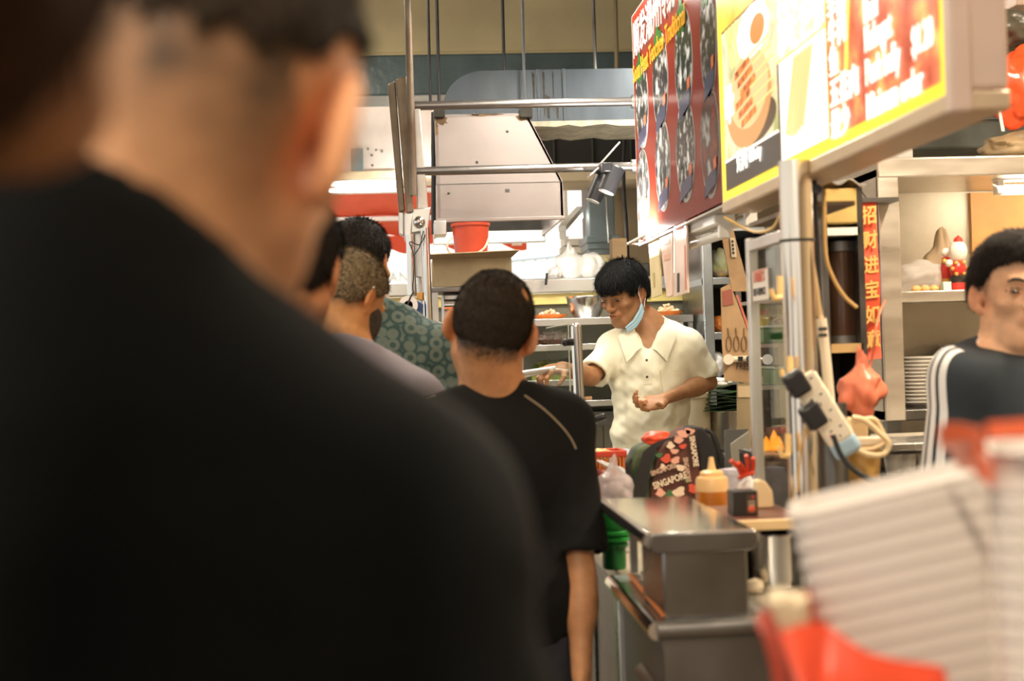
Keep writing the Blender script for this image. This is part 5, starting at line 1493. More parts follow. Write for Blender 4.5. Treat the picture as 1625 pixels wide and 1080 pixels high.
# shelf of tubs seen through the glass
YT = 4.45
tr2 = thing('tub_shelf', 'small steel shelf of tubs seen through the grill glass', 'shelf', (P(1225, 560, YT).x, YT, 0))
t0, t1 = P(1203, 560, YT), P(1300, 560, YT)
for py in (475, 545, 612):
    z_ = P(1220, py, YT).z
    MB().bx(t0.x, t1.x, YT, YT + .25, z_ - .012, z_).build('tier', STEEL, tr2, world=True)
for x in (t0.x, t1.x):
    MB().bx(x - .008, x + .008, YT, YT + .016, 0, P(1220, 440, YT).z).build('upright', STEEL_D, tr2, world=True)
    MB().bx(x - .008, x + .008, YT + .234, YT + .25, 0, P(1220, 440, YT).z).build('upright', STEEL_D, tr2, world=True)
for k, (px, pyb, wpx, hpx, m_, lb) in enumerate(((1222, 545, 38, 26, GREEN_PL_D, 'dark green tub on the shelf behind the grill glass'), (1208, 475, 14, 0, None, ''), (1250, 612, 60, 28, GREEN_PL_D, 'wide green tub on the low shelf behind the grill glass'))):
    if m_ is None: continue
    c = P(px, pyb, YT + .1); c.z = P(px, pyb, YT).z
    hw, hh = wpx / 2 * YT / FPX, hpx * YT / FPX
    t = thing('storage_tub', lb, 'tub', c)
    MB().bx(c.x - hw, c.x + hw, YT + .03, YT + .19, c.z, c.z + hh).build('tub_body', m_, t, world=True, bevel=.006)
    MB().bx(c.x - hw - .004, c.x + hw + .004, YT + .026, YT + .194, c.z + hh, c.z + hh + .008).build('tub_lid', mat('clear_lid', (.55, .62, .55), .2), t, world=True, bevel=.002)
c = P(1211, 520, YT + .06); c.z = P(1211, 545, YT).z + .065
t = thing('noodle_packet', 'upright packet of yellow noodles on the green tub', 'packet', c)
crumple('packet_film', c + Vector((0, 0, .03)), (.026, .02, .045), mat('yellow_packet', (.58, .46, .10), .3, var=.4, vscale=18), t, 61)
MB().box(c + Vector((0, -.019, .035)), (.03, .002, .012)).build('packet_label', SIGNLBL, t, world=True)
pile('peeled_garlic', 'peeled white garlic heaped beside the noodle packet behind the glass', 'garlic', (P(1232, 540, YT + .08).x, YT + .09, P(1211, 545, YT).z + .06), .028, .03, .03, ((.75, .62, .56), (.5, .34, .30)), 30, .010, 66)

# conduits by the pole
for (pts, r_, m_, lb, nm) in (
        ([(1284, 280), (1290, 380), (1297, 470), (1302, 600), (1306, 690)], .006, BLACK_PL, 'black cable running down beside the steel pole', 'black_cable'),
        ([(1292, 280), (1297, 390), (1303, 520), (1309, 640)], .005, BLACK_PL, 'second black cable beside the white pipe by the pole', 'black_cable'),
        ([(1278, 290), (1283, 380), (1292, 440), (1300, 500), (1304, 506)], .008, mat('tan_cable', (.62, .42, .22), .5), 'tan cable running down the pole into the white pipe', 'tan_cable'),
        ([(1302, 505), (1308, 560), (1316, 640), (1322, 700)], .013, mat('ivory_pipe', (.84, .70, .52), .4), 'ivory plastic pipe slanting down behind the socket strip', 'plastic_pipe'),
        ([(1308, 300), (1310, 400), (1322, 440), (1340, 470), (1360, 488)], .004, mat('amber_cable', (.60, .36, .12), .5), 'thin amber cable curving across to the couplet', 'amber_cable')):
    o = MB().tube([P(x, y, 2.98) for x, y in pts], r_, seg=10).build(nm, m_)
    tag(o, lb, 'cable' if 'cable' in nm else 'pipe')
for py in (522, 532):
    MB().tube([P(1299, py, 2.96), P(1312, py - 1, 2.96)], .004, seg=6).build('clip', BLACK_PL, bpy.data.objects['plastic_pipe'], world=True)

# socket strip
ps = thing('power_strip', 'cream multi socket power strip with light blue end hung on the pole', 'power strip', P(1310, 715, 2.80))
pa, pb = P(1272, 596, 2.80), P(1338, 702, 2.80)
d = (pb - pa).normalized(); n = -CF; s_ = n.cross(d).normalized(); n = d.cross(s_)
R = Matrix((d, s_, n)).transposed()
L = (pb - pa).length
IV = mat('ivory_socket', (.86, .74, .56), .4)
MB().box((pa + pb) / 2, (L, .058, .026), R).build('casing', IV, ps, world=True, bevel=.012, seg=3)
MB().box(pb + d * .008, (.042, .0582, .0262), R).build('blue_end', mat('light_blue_plastic', (.38, .54, .66), .4), ps, world=True, bevel=.012, seg=3)
for k in range(4):
    c = pa + d * (L * (.12 + .235 * k)) + n * .0133
    f = MB().box(c, (.034, .046, .001), R).build('socket', mat('socket_face', (.88, .78, .62), .4), ps, world=True)
    for (u, v) in ((.010, 0), (-.007, .011), (-.007, -.011)):
        MB().box(c + d * u + s_ * v + n * .0008, (.006 if u > 0 else .003, .0025 if u > 0 else .006, .001), R).build('slot', BLACK_PL, f, world=True)
    MB().box(c + d * .002 - s_ * .016 + n * .001, (.008, .004, .003), R).build('switch', mat('red_switch', (.6, .08, .04), .4), f, world=True)
for k, (px, py, px2, py2) in enumerate(((1270, 604, 1258, 612), (1298, 656, 1282, 663))):
    a = P(px, py, 2.78); b = P(px2, py2, 2.765)
    t = thing('mains_plug', ('black mains plug in the top socket of the power strip', 'black flat mains plug in the second socket of the power strip')[k], 'plug', b)
    MB().box((a + b) / 2, (.052, .042, .034), R).build('plug_body', BLACK_PL, t, world=True, bevel=.008, seg=3)
    MB().tube([b, b + Vector((-.012, -.004, -.006))], [.007, .004], seg=8).build('strain_relief', BLACK_PL, t, world=True)
o = MB().tube([P(x, y, 2.77) for x, y in ((1322, 690), (1335, 722), (1355, 745), (1378, 759), (1400, 763), (1440, 760))], .0055, seg=10).build('black_lead', BLACK_RUB); tag(o, 'black lead sweeping down from the socket strip to the foam trays', 'cable')
o = MB().tube([P(x, y, 2.81) for x, y in ((1274, 612), (1279, 640), (1283, 668), (1276, 690), (1270, 720), (1266, 780))], .003, seg=8).build('amber_lead', MC['amber_cable']); tag(o, 'thin lead hanging from the upper plug down the pole', 'cable')

# basket, cable loops
yt = thing('yellow_tub', 'round amber plastic tub holding coiled cream cable', 'tub', (P(1375, 770, 2.95).x, 2.98, ZC - .02))
tq = P(1372, 720, 2.95)
rt_ = 33 * 2.95 / FPX
MB().lathe([(0, 0), (rt_ * .8, 0), (rt_ * .86, tq.z - ZC - .08), (rt_, tq.z - ZC + .02), (rt_ * 1.04, tq.z - ZC + .02), (rt_ * 1.04, tq.z - ZC + .028), (rt_ * .94, tq.z - ZC + .028), (rt_ * .8, .01), (0, .01)], (tq.x, 2.98, ZC - .015), 28).build('tub_wall', mat('amber_tub', (.72, .42, .12), .4, var=.1), yt, world=True)
MB().lathe([(rt_ * .87, .04), (rt_ * .89, .045), (rt_ * .9, .07), (rt_ * .91, .075)], (tq.x, 2.98, ZC - .015), 28).build('label_band', mat('tub_label', (.55, .45, .33), .5, var=.3, vscale=20), yt, world=True)
ccl = mat('cream_cable', (.82, .62, .36), .45)
o = MB().tube([P(x, y, 2.90) for x, y in ((1345, 668), (1350, 690), (1358, 710), (1375, 720), (1395, 722), (1408, 715), (1409, 700), (1396, 688), (1384, 676), (1368, 665), (1352, 662))], .006, seg=10).build('cream_cable', ccl); tag(o, 'cream cable coiled in a loop over the amber tub', 'cable')
o = MB().tube([P(x, y, 2.92) for x, y in ((1356, 668), (1385, 664), (1398, 680), (1404, 700), (1385, 712), (1362, 713))], .005, seg=10).build('cream_cable', ccl); tag(o, 'second cream cable strand crossing inside the amber tub', 'cable')
o = MB().box(P(1378, 700, 2.94), (.07, .02, .02)).build('cable_joint', IV, bevel=.005); tag(o, 'cream cable joint block over the amber tub', 'connector')
o = MB().bx(P(1340, 690, 3.0).x, P(1390, 690, 3.0).x, 3.05, 3.14, ZC - .015, P(1360, 664, 3.05).z).build('cream_carton', mat('tan_card', (.66, .46, .24), .7), bevel=.003); tag(o, 'tan carton standing behind the amber tub', 'carton')

# ------------------------------------------------------------------ steel cabinet of the next stall
YCB = 3.85
cb = thing('steel_cabinet', 'open fronted steel cabinet with two bays of white plates', 'cabinet', (2.0, 4.1, 0))
c0 = P(1397, 258, YCB); cL = P(1411, 655, YCB)
xL = (c0.x + cL.x) / 2 - .012
zT, zBm = c0.z + .012, P(1411, 668, YCB).z
xR = 2.6
YBK = YCB + .42
CABST = mat('warm_cabinet_steel', (.66, .60, .52), .34, .85, var=.14, vscale=4, stretch=(1, 1, 5), rvar=.08)
MB().bx(xL, xR, YCB - .01, YBK, zT - .055, zT).build('top', CABST, cb, world=True, bevel=.004)
MB().bx(xL, xL + .012, YCB, YBK, zBm, zT - .03).build('side', CABST, cb, world=True)
MB().bx(xR - .012, xR, YCB, YBK, zBm, zT - .03).build('side', CABST, cb, world=True)
MB().bx(xL, xL + .058, YCB - .008, YCB + .012, zBm, zT - .05).build('front_stile', CABST, cb, world=True, bevel=.003)
MB().bx(xL, xR, YBK - .01, YBK, zBm, zT).build('back', mat('cabinet_back', (.66, .60, .48), .45, .3, var=.1), cb, world=True)
MB().bx(xL, xR, YCB - .006, YBK, zBm, zBm + .03).build('bottom', STEEL_D, cb, world=True, bevel=.003)
zmd = P(1480, 462, YCB).z
MB().bx(xL + .01, xR, YCB + .02, YBK, zmd - .022, zmd).build('middle_board', CABST, cb, world=True, bevel=.002)
MB().bx(xL + .06, xR, YCB + .005, YCB + .03, zmd - .028, zmd + .002).build('board_edge', CABST, cb, world=True, bevel=.002)
MB().bx(P(1545, 330, YBK - .05).x, xR, YBK - .03, YBK - .011, zmd, zT - .06).build('wood_lining', mat('amber_lining', (.62, .33, .10), .5, var=.2, vscale=5), cb, world=True)
for x in (xL + .01, xR - .05):
    for y in (YCB + .01, YBK - .05):
        MB().bx(x, x + .04, y, y + .04, 0, zBm).build('leg', STEEL_D, cb, world=True)
area_light('cabinet_lamp_light', (1.95, YCB + .1, zT - .07), (.5, .06), 3.0, (1, .84, .6), (1.95, YCB + .2, zmd))
tube_light('tube_light', 'slim warm tube fixed under the top of the steel cabinet', (1.7, YCB + .1, zT - .075), (2.2, YCB + .1, zT - .075), True, .05)
crumple('red_bag', P(1368, 618, 3.2), (.050, .035, .060), mat('translucent_red_bag', (.74, .20, .11), .35, bump=.3, bscale=22), None, 71, amp=.42, freq=2.2, neck=(.02, .35), label='wrinkled red plastic bag hanging by the steel cabinet', cat='bag')
o = bpy.data.objects['red_bag']
st_ = P(1382, 575, 3.2)
MB().tube([P(1366, 610, 3.2), st_, (st_.x + .02, 3.2, st_.z + .10), (xL + .01, YCB - .006, st_.z + .16)], .003, seg=6).build('tie_handle', MC['translucent_red_bag'], o, world=True)
# couplet
cq = [P(x, y, YCB - .075) for x, y in ((1361, 318), (1391, 314), (1399, 568), (1369, 572))]
cpt = thing('paper_couplet', 'red paper couplet with gold brush characters hanging on the cabinet stile', 'banner', cq[3])
MB().sheet(lambda u, v: cq[0].lerp(cq[1], u).lerp(cq[3].lerp(cq[2], u), v) + Vector((0, .006 * math.sin(v * 9) - .01 * max(0, v - .93) * 8, 0)), 6, 40, .001).build('red_paper', mat('couplet_red', (.72, .09, .03), .6, var=.1), cpt, world=True)
GOLD = mat('gold_ink', (.80, .50, .14), .4, .2)
xd2 = (cq[1] - cq[0]).normalized(); yd2 = (cq[0] - cq[3]).normalized()
for k, ch in enumerate('招财进宝如意'):
    q = cq[0].lerp(cq[3], .145 + .155 * k) + xd2 * .006 + Vector((0, -.010, 0))
    text_mesh('gold_character', ch, .052, GOLD, cpt, q, xd2, yd2, .0005, bold=.0012, sx=.85)
MB().tube([cq[0].lerp(cq[1], .5), cq[0].lerp(cq[1], .5) + Vector((0, .05, .03))], .002, seg=5).build('string', SOOT, cpt, world=True)
MB().bx(cq[0].x - .002, xL + .03, YCB - .085, YCB - .008, cq[0].z - .006, cq[0].z + .006).build('peg', STEEL_D, cpt, world=True)

# brown jar / curtain between pole and cabinet
jr = thing('drink_dispenser', 'tall brown drink cylinder on a shelf between pole and cabinet', 'dispenser', (P(1338, 545, 3.5).x, 3.5, P(1338, 548, 3.5).z))
j0 = P(1338, 545, 3.5)
hj = P(1338, 392, 3.5).z - j0.z
MB().lathe([(0, 0), (.042, 0), (.045, .01), (.045, hj - .01), (.042, hj), (0, hj)], j0, 28).build('cylinder', mat('brown_liquid', (.075, .035, .018), .2, var=.3, vscale=6), jr, world=True)
MB().lathe([(.046, hj - .012), (.048, hj - .012), (.048, hj + .012), (0, hj + .014)], j0, 28).build('lid', STEEL_D, jr, world=True)
MB().lathe([(.046, 0), (.048, 0), (.048, .02), (.046, .02)], j0, 28).build('base_ring', STEEL_D, jr, world=True)
s0, s1 = P(1312, 552, 3.44), P(1366, 548, 3.44)
o = thing('side_shelf', 'wooden side shelf and frame between the pole and the steel cabinet', 'shelf', (s0.x, 3.5, 0))
MB().bx(s0.x, s1.x, 3.42, 3.62, j0.z - .022, j0.z).build('board', mat('amber_board', (.60, .38, .16), .5, var=.2), o, world=True)
MB().bx(s0.x, s1.x, 3.42, 3.62, P(1330, 374, 3.44).z, P(1330, 362, 3.44).z).build('upper_board', WHITE_ENAMEL, o, world=True)
MB().bx(s0.x, s1.x, 3.42, 3.62, P(1330, 362, 3.44).z + .01, P(1330, 300, 3.44).z).build('yellow_box', mat('yellow_carton', (.62, .44, .14), .6, var=.25), o, world=True, bevel=.004)
MB().bx(s0.x - .01, s0.x + .005, 3.42, 3.62, 0, P(1330, 300, 3.44).z).build('frame', STEEL_D, o, world=True)
MB().bx(s1.x - .005, s1.x + .01, 3.42, 3.62, 0, P(1330, 300, 3.44).z).build('frame', STEEL_D, o, world=True)
MB().bx(s0.x, s1.x, 3.60, 3.62, .2, P(1330, 300, 3.44).z).build('back', DARK, o, world=True)
o = MB().bx(P(1305, 240, 4.4).x, P(1449, 240, 4.4).x, 4.40, 4.43, P(1400, 330, 4.4).z, P(1400, 150, 4.4).z).build('hung_board', mat('white_board', (.74, .72, .68), .5, var=.05), bevel=.003); tag(o, 'plain white board hanging behind the satay sign', 'board')
MB().tube([(o.location.x, 4.415, P(1400, 150, 4.4).z), (o.location.x, 4.415, 3.9)], .008, seg=8).build('hanger', STEEL_D, o, world=True)
o = MB().sheet(lambda u, v: (s0.x - .012 + (s1.x - s0.x + .03) * u, 3.41 + .22 * v, P(1330, 300, 3.44).z + .022 - .01 * u + .008 * math.sin(u * 12 + v * 4)), 14, 4, .004).build('foil_sheet', mat('foil', (.66, .62, .56), .25, .8, bump=.4, bscale=18)); tag(o, 'crinkled foil sheet over the yellow box beside the cabinet', 'foil')

# plates in the cabinet
PLT = WHITE_CER
pr = .088
MB_pl = MB().lathe([(0, 0), (pr * .55, 0), (pr * .6, .004), (pr, .016), (pr, .019), (pr * .58, .007), (0, .007)], (0, 0, 0), 28)
def stack(cx, cy, z0, n_, dz, lab, group):
    for k in range(n_):
        if stack.src is None:
            o = MB_pl.build('plate', PLT, None, origin=(0, 0, 0)); stack.src = o
        else:
            o = stack.src.copy(); COL.objects.link(o)
        o.location = (cx + random.uniform(-.0015, .0015), cy, z0 + dz * k)
        tag(o, ('topmost ' + lab.replace('in the', 'of the', 1)) if k == n_ - 1 else lab, 'plate', group)
stack.src = None
random.seed(8)
zpl = zBm + .03
px_ = P(1468, 600, YCB + .15).x
stack(px_, YCB + .14, zpl, int((P(1468, 560, YCB + .14).z - zpl - .019) / .0105) + 1, .0105, 'white plate in the tall front stack inside the steel cabinet', 'front stack of white plates')
stack(P(1540, 600, YCB + .3).x, YCB + .30, zpl, int((P(1520, 543, YCB + .3).z - zpl - .019) / .0105) + 1, .0105, 'white plate in the rear stack inside the steel cabinet', 'rear stack of white plates')

# goods on the upper cabinet board
crumple('bread_bag', (P(1462, 440, YCB + .2).x, YCB + .2, zmd + .045), (.075, .07, .05), FILM_W, None, 81, amp=.2, flat=.9, label='milky bag of buns on the middle board of the cabinet', cat='bag')
for k in range(4):
    q = P(1446 + 14 * k, 455, YCB + .13)
    o = MB().ball((q.x, YCB + .09, zmd + .011), (.014, .013, .011), 12, 8).build('bun', mat('bun_crust', (.78, .46, .18), .6, var=.15)); tag(o, 'small golden bun before the milky bag in the cabinet', 'bun', 'golden buns in the cabinet')
crumple('brown_bag', (P(1500, 420, YCB + .27).x, YCB + .29, zmd + .08), (.06, .04, .085), mat('kraft', (.52, .40, .26), .8), None, 82, amp=.15, flat=.93, neck=(.03, .6), label='creased brown paper bag behind the lucky figurine', cat='bag')
fg = thing('lucky_figurine', 'red and gold lucky figurine with white head on the cabinet board', 'figurine', (P(1522, 455, YCB + .1).x, YCB + .1, zmd))
fx_, fy_ = P(1521, 455, YCB + .1).x, YCB + .1
FR = mat('figurine_red', (.62, .04, .03), .3); FG = mat('figurine_gold', (.72, .42, .10), .3, .4); FW = mat('figurine_white', (.86, .80, .72), .35); FB = mat('figurine_black', (.03, .025, .02), .3)
MB().lathe([(0, 0), (.022, 0), (.024, .01), (.02, .03), (0, .032)], (fx_, fy_, zmd), 20).build('base', FR, fg, world=True)
MB().lathe([(.021, .026), (.023, .03), (.023, .044), (.018, .048)], (fx_, fy_, zmd), 20).build('belt', FB, fg, world=True)
MB().ball((fx_, fy_, zmd + .066), (.024, .02, .026)).build('torso', FR, fg, world=True)
MB().ball((fx_ + .002, fy_, zmd + .115), (.026, .024, .032)).build('head', FW, fg, world=True)
MB().lathe([(.014, 0), (.012, .01), (0, .02)], (fx_ + .004, fy_, zmd + .142), 14).build('cap', FR, fg, world=True)
MB().ball((fx_ - .028, fy_ - .006, zmd + .082), .011).build('hand_ball', FW, fg, world=True)
for k in range(6):
    a = k * 1.05
    MB().ball((fx_ + .022 * math.cos(a), fy_ - .016, zmd + .066 + .018 * math.sin(a)), .006, 8, 6).build('gold_bead', FG, fg, world=True)
f2 = thing('lucky_figurine', 'smaller red figurine holding gold beside the white headed one', 'figurine', (P(1500, 455, YCB + .14).x, YCB + .14, zmd))
fx2, fy2 = P(1503, 455, YCB + .14).x, YCB + .14
MB().lathe([(0, 0), (.014, 0), (.016, .03), (.012, .06), (0, .065)], (fx2, fy2, zmd + .04), 16).build('robe', FR, f2, world=True)
MB().lathe([(0, 0), (.016, 0), (.016, .04), (0, .04)], (fx2, fy2, zmd), 16).build('plinth', FG, f2, world=True)
MB().ball((fx2, fy2, zmd + .115), (.014, .013, .013)).build('head', FW, f2, world=True)
MB().ball((fx2 - .01, fy2 - .012, zmd + .09), .008).build('gold_ingot', FG, f2, world=True)
o = MB().bx(P(1495, 455, YCB + .07).x, P(1508, 455, YCB + .07).x, YCB + .06, YCB + .085, zmd, zmd + .028).build('tea_packet', mat('mint_card', (.55, .72, .66), .5), bevel=.002); tag(o, 'small mint green packet by the figurines', 'packet')

# lower shelf with cups
ls = thing('cup_shelf', 'low steel shelf with glass cups beneath the cabinet', 'shelf', (2.0, 3.5, 0))
zc_ = P(1470, 752, 3.55).z
MB().bx(P(1405, 700, 3.5).x, 2.4, 3.45, 3.8, zc_ - .015, zc_).build('board', STEEL_D, ls, world=True)
MB().bx(P(1405, 700, 3.5).x, 2.4, 3.78, 3.79, zc_, zBm - .03).build('back_panel', mat('dull_cream', (.50, .45, .36), .5, var=.1), ls, world=True)
MB().bx(P(1405, 700, 3.5).x, 2.4, 3.5, 3.79, P(1450, 712, 3.55).z, P(1450, 700, 3.55).z).build('upper_rail', STEEL, ls, world=True, bevel=.003)
for x in (P(1407, 700, 3.5).x, 2.38):
    MB().bx(x, x + .02, 3.46, 3.78, 0, zc_).build('leg_frame', STEEL_D, ls, world=True)
MB().bx(P(1487, 720, 3.5).x, P(1490, 720, 3.5).x, 3.5, 3.52, zc_, P(1450, 706, 3.55).z).build('divider', SOOT, ls, world=True)
for k, px in enumerate((1418, 1440, 1470, 1508, 1528)):
    q = P(px, 745, 3.6)
    t = thing('cup', 'white handleless cup in the row on the low shelf', 'cup', (q.x, 3.6, zc_), 0, 'row of cups on the low shelf')
    MB().lathe([(0, .002), (.016, .002), (.02, .008), (.025, .05), (.022, .05), (.017, .01), (0, .01)], (q.x, 3.6, zc_), 20).build('cup_wall', WHITE_CER, t, world=True)
    MB().lathe([(.0165, 0), (.0175, 0), (.0175, .004), (.0165, .004)], (q.x, 3.6, zc_), 20).build('foot_ring', WHITE_CER, t, world=True)
o = MB().tube([(P(1420, 660, 3.9).x, 3.9, zBm + .004), P(1424, 690, 3.88), P(1432, 704, 3.86)], .005, seg=6).build('black_hose', BLACK_PL); tag(o, 'short black hose end hanging below the cabinet', 'hose')

# bags above the cabinet
hb = thing('snack_bag', 'shiny red plastic bag lying on top of the cabinet', 'bag', (P(1610, 200, 3.95).x, 3.95, zT))
q = P(1606, 165, 4.0)
crumple('red_film', (q.x + .03, 4.0, q.z + .045), (.10, .07, .105), mat('glossy_red_film', (.72, .085, .025), .18, bump=.3, bscale=9), hb, 91, amp=.28, freq=3.4)
MB().prism([P(1583, 170, 3.92), P(1587, 170, 3.92), P(1594, 208, 3.92), P(1589, 208, 3.92)], (0, -.002, 0)).build('printed_strip', mat('white_print', (.82, .7, .62), .5), hb, world=True)
crumple('brown_sack', (P(1612, 228, 4.0).x + .04, 4.02, zT + .04), (.13, .09, .045), mat('sack', (.30, .22, .12), .6, var=.4, vscale=12), None, 92, amp=.25, flat=.9, label='brown and grey sack under the red bag on the cabinet', cat='sack')
o = crumple('dark_bundle', (P(1612, 60, 4.0).x, 4.05, P(1612, 40, 4.0).z), (.09, .07, .05), mat('dark_film', (.09, .08, .06), .3, bump=.3), None, 93, amp=.3, label='dark plastic bundle above the red bag', cat='bundle')
o = MB().bx(P(1602, 10, 4.2).x, 2.9, 4.15, 4.3, P(1602, 14, 4.2).z, 3.9).build('pink_bulkhead', PINKF, bevel=.004); o.name = 'trim_5'; o['kind'] = 'structure'
du = thing('air_duct', 'grey wrapped air duct behind the satay sign above the cabinet', 'duct', (2.2, 5.0, 2.3))
MB().bx(P(1448, 180, 5.0).x, 3.15, 5.0, 5.5, P(1500, 236, 5.0).z, P(1500, 178, 5.0).z).build('duct_body', mat('grey_wrap', (.16, .18, .17), .5, var=.3, vscale=6, bump=.3, bscale=10), du, world=True, bevel=.01)
MB().bx(P(1448, 180, 5.0).x, 3.15, 4.98, 5.0, P(1500, 192, 5.0).z, P(1500, 178, 5.0).z).build('flange', BLUEGREY, du, world=True)
MB().tube([(2.6, 5.2, 2.3), (2.6, 5.2, 3.9)], .01).build('hanger', STEEL_D, du, world=True)
struct('wall_stall', MB().bx(1.95, 3.2, 6.4, 6.5, 0, 3.9), mat('brown_wall', (.26, .2, .13), .8, var=.2))

# ------------------------------------------------------------------ foam trays in red bags on the near table
FOAM = mat('white_foam', (.62, .575, .54), .75, bump=.05, bscale=60)
tbz = .90
tl = thing('side_table', 'steel topped side table carrying the foam trays', 'table', (.62, 1.22, 0))
MB().bx(.29, .95, .86, 1.5, tbz - .02, tbz).build('table_top', STEEL_D, tl, world=True, bevel=.004)
for x in (.31, .90):
    for y in (.88, 1.46):
        MB().bx(x, x + .025, y, y + .025, 0, tbz - .02).build('leg', STEEL_D, tl, world=True)
def tray_mesh(w_, d_, h_):
    """shallow nested foam tray with a flared rim"""
    m = MB()
    def ring(wx, dy, z, rad, n_=5):
        out = []
        for cx, cy, a0 in ((1, 1, 0), (-1, 1, 90), (-1, -1, 180), (1, -1, 270)):
            for k in range(n_ + 1):
                a = math.radians(a0 + 90 * k / n_)
                out.append(Vector((cx * (wx / 2 - rad) + rad * math.cos(a), cy * (dy / 2 - rad) + rad * math.sin(a), z)))
        return out
    rings = [ring(w_ * .97, d_ * .97, 0, .02), ring(w_ * .98, d_ * .98, h_ * .85, .03), ring(w_, d_, h_ * .9, .03), ring(w_, d_, h_, .03), ring(w_ * .96, d_ * .96, h_, .03), ring(w_ * .90, d_ * .90, .005, .02)]
    n_ = len(rings[0])
    V = [p for r_ in rings for p in r_]
    F = []
    for i in range(len(rings) - 1):
        for k in range(n_):
            k2 = (k + 1) % n_
            F.append((i * n_ + k, i * n_ + k2, (i + 1) * n_ + k2, (i + 1) * n_ + k))
    F.append(tuple(range(n_ - 1, -1, -1))); F.append(tuple((len(rings) - 1) * n_ + k for k in range(n_)))
    return m.add(V, F)


YS1 = 1.25
tilt = math.radians(13.2)
top_l = P(1247, 824, YS1)
src = None
W1 = .225
upv = Vector((math.sin(-tilt), 0, math.cos(tilt)))
rtv = Vector((math.cos(tilt), 0, math.sin(tilt)))
YW1, YW2 = math.radians(-17), math.radians(-22)
M1 = Matrix.Rotation(YW1, 3, 'Z') @ Matrix.Rotation(-tilt, 3, 'Y')
cen = top_l + M1 @ Vector((W1 / 2, .085, 0))
upv = M1 @ Vector((0, 0, 1))
NST = 17
for k in range(NST):
    if src is None:
        o = tray_mesh(W1, .17, .0148).build('foam_tray', FOAM, None, origin=(0, 0, 0)); src = o
    else:
        o = src.copy(); COL.objects.link(o)
    p = cen - upv * (.0148 + .0155 * k)
    o.location = p
    o.rotation_euler = M1.to_euler()
    tag(o, 'topmost white foam tray of the tilted stack, its hollow facing up' if k == 0 else 'white foam tray within the tilted stack standing in the red bag', 'tray', 'tilted stack of foam trays')
# second, upright stack
YS2 = 1.0
l2 = P(1566, 672, YS2)
M2 = Matrix.Rotation(YW2, 3, 'Z')
src2 = None
W2 = .20
for k in range(24):
    z_ = l2.z - .035 - .0135 * k
    if z_ < tbz: break
    if src2 is None:
        o = tray_mesh(W2, .17, .0130).build('foam_tray', FOAM, None, origin=(0, 0, 0)); src2 = o
    else:
        o = src2.copy(); COL.objects.link(o)
    c2 = l2 + M2 @ Vector((W2 / 2, .085, 0))
    o.location = (c2.x, c2.y, z_)
    o.rotation_euler = (0, 0, YW2)
    tag(o, 'topmost white foam tray of the upright stack under the red rim fold' if k == 0 else 'white foam tray within the upright stack beside the tilted one', 'tray', 'upright stack of foam trays')
# red bags around the stacks
RBAG = mat('red_carrier_bag', (.72, .075, .03), .35, var=.15, vscale=6, bump=.25, bscale=10)
rb1 = thing('red_carrier_bag', 'red carrier bag crumpled around the foot of the tilted foam stack', 'bag', (.5, 1.12, tbz))
e_top = [(1238, 1004), (1250, 994), (1290, 988), (1330, 1000), (1390, 1030), (1440, 1046), (1462, 1054), (1478, 1062), (1492, 1082)]
def bagf(u, v):
    k = min(int(u * 8), 7); f = u * 8 - k
    a = e_top[k]; b = e_top[k + 1]
    q = P(a[0] + (b[0] - a[0]) * f, a[1] + (b[1] - a[1]) * f, 1.085)
    zb_ = tbz + .002
    fold = .016 * math.sin(u * 8 - v * 9) + .006 * math.sin(u * 17 + 2 + 13 * v)
    bulge = -.03 * math.sin(v * math.pi) - .012 * v
    return (q.x + .02 * v * (.5 - u) * 0 + .01 * math.sin(v * 5 + u * 9), q.y + bulge + fold * (.3 + v), q.z + (zb_ - q.z) * v)
MB().sheet(bagf, 70, 24, .001).build('front_film', RBAG, rb1, world=True, smooth=60)
MB().sheet(lambda u, v: (P(1238, 1004, 1.085).x - .012 + .012 * math.sin(v * 7) + .10 * u * u, 1.085 + .2 * u, P(1238, 1004, 1.085).z * (1 - v) + tbz * v - .0), 16, 16, .001).build('side_film', RBAG, rb1, world=True, smooth=60)
rb2 = thing('red_carrier_bag', 'orange red bag mouth folded against the upright foam stack', 'bag', P(1530, 750, 1.12))
fl_ = [P(1489, 684, 1.15), P(1569, 670, .99), P(1572, 760, .99), P(1530, 738, 1.14)]
MB().sheet(lambda u, v: fl_[0].lerp(fl_[1], u).lerp(fl_[3].lerp(fl_[2], u), v) + Vector((0, .012 * math.sin(u * 7 + v * 3), .004 * math.sin(v * 12 + u * 5))), 20, 16, .0015).build('folded_mouth', mat('orange_red_bag', (.82, .13, .03), .35, bump=.2, bscale=14), rb2, world=True, smooth=60)
MB().sheet(lambda u, v: fl_[1].lerp(P(1650, 664, .95), u) + Vector((0, .10 * (1 - v) * 0 + .001, -.012 * v)), 14, 3, .0015).build('rim_fold', MC['orange_red_bag'], rb2, world=True, smooth=60)
SP = mat('ivory_spoon', (.74, .62, .42), .4)
for k, (a_, b_) in enumerate((((1232, 940), (1258, 1010)), ((1262, 944), (1272, 1010)))):
    a, b = P(*a_, 1.10), P(*b_, 1.11)
    o = MB().tube([a, a.lerp(b, .08), a.lerp(b, .6), b, b + (b - a) * .9], [.007, .0105, .009, .008, .006], seg=12).build('spoon', SP)
    tag(o, ('ivory plastic spoon handle leaning out of the red bag beside the stack', 'second ivory spoon handle standing against the foam trays')[k], 'spoon')
# ------------------------------------------------------------------ people: bodies grown as one smooth surface
def v3(*a): return np.array(a if len(a) > 1 else a[0], dtype=float)


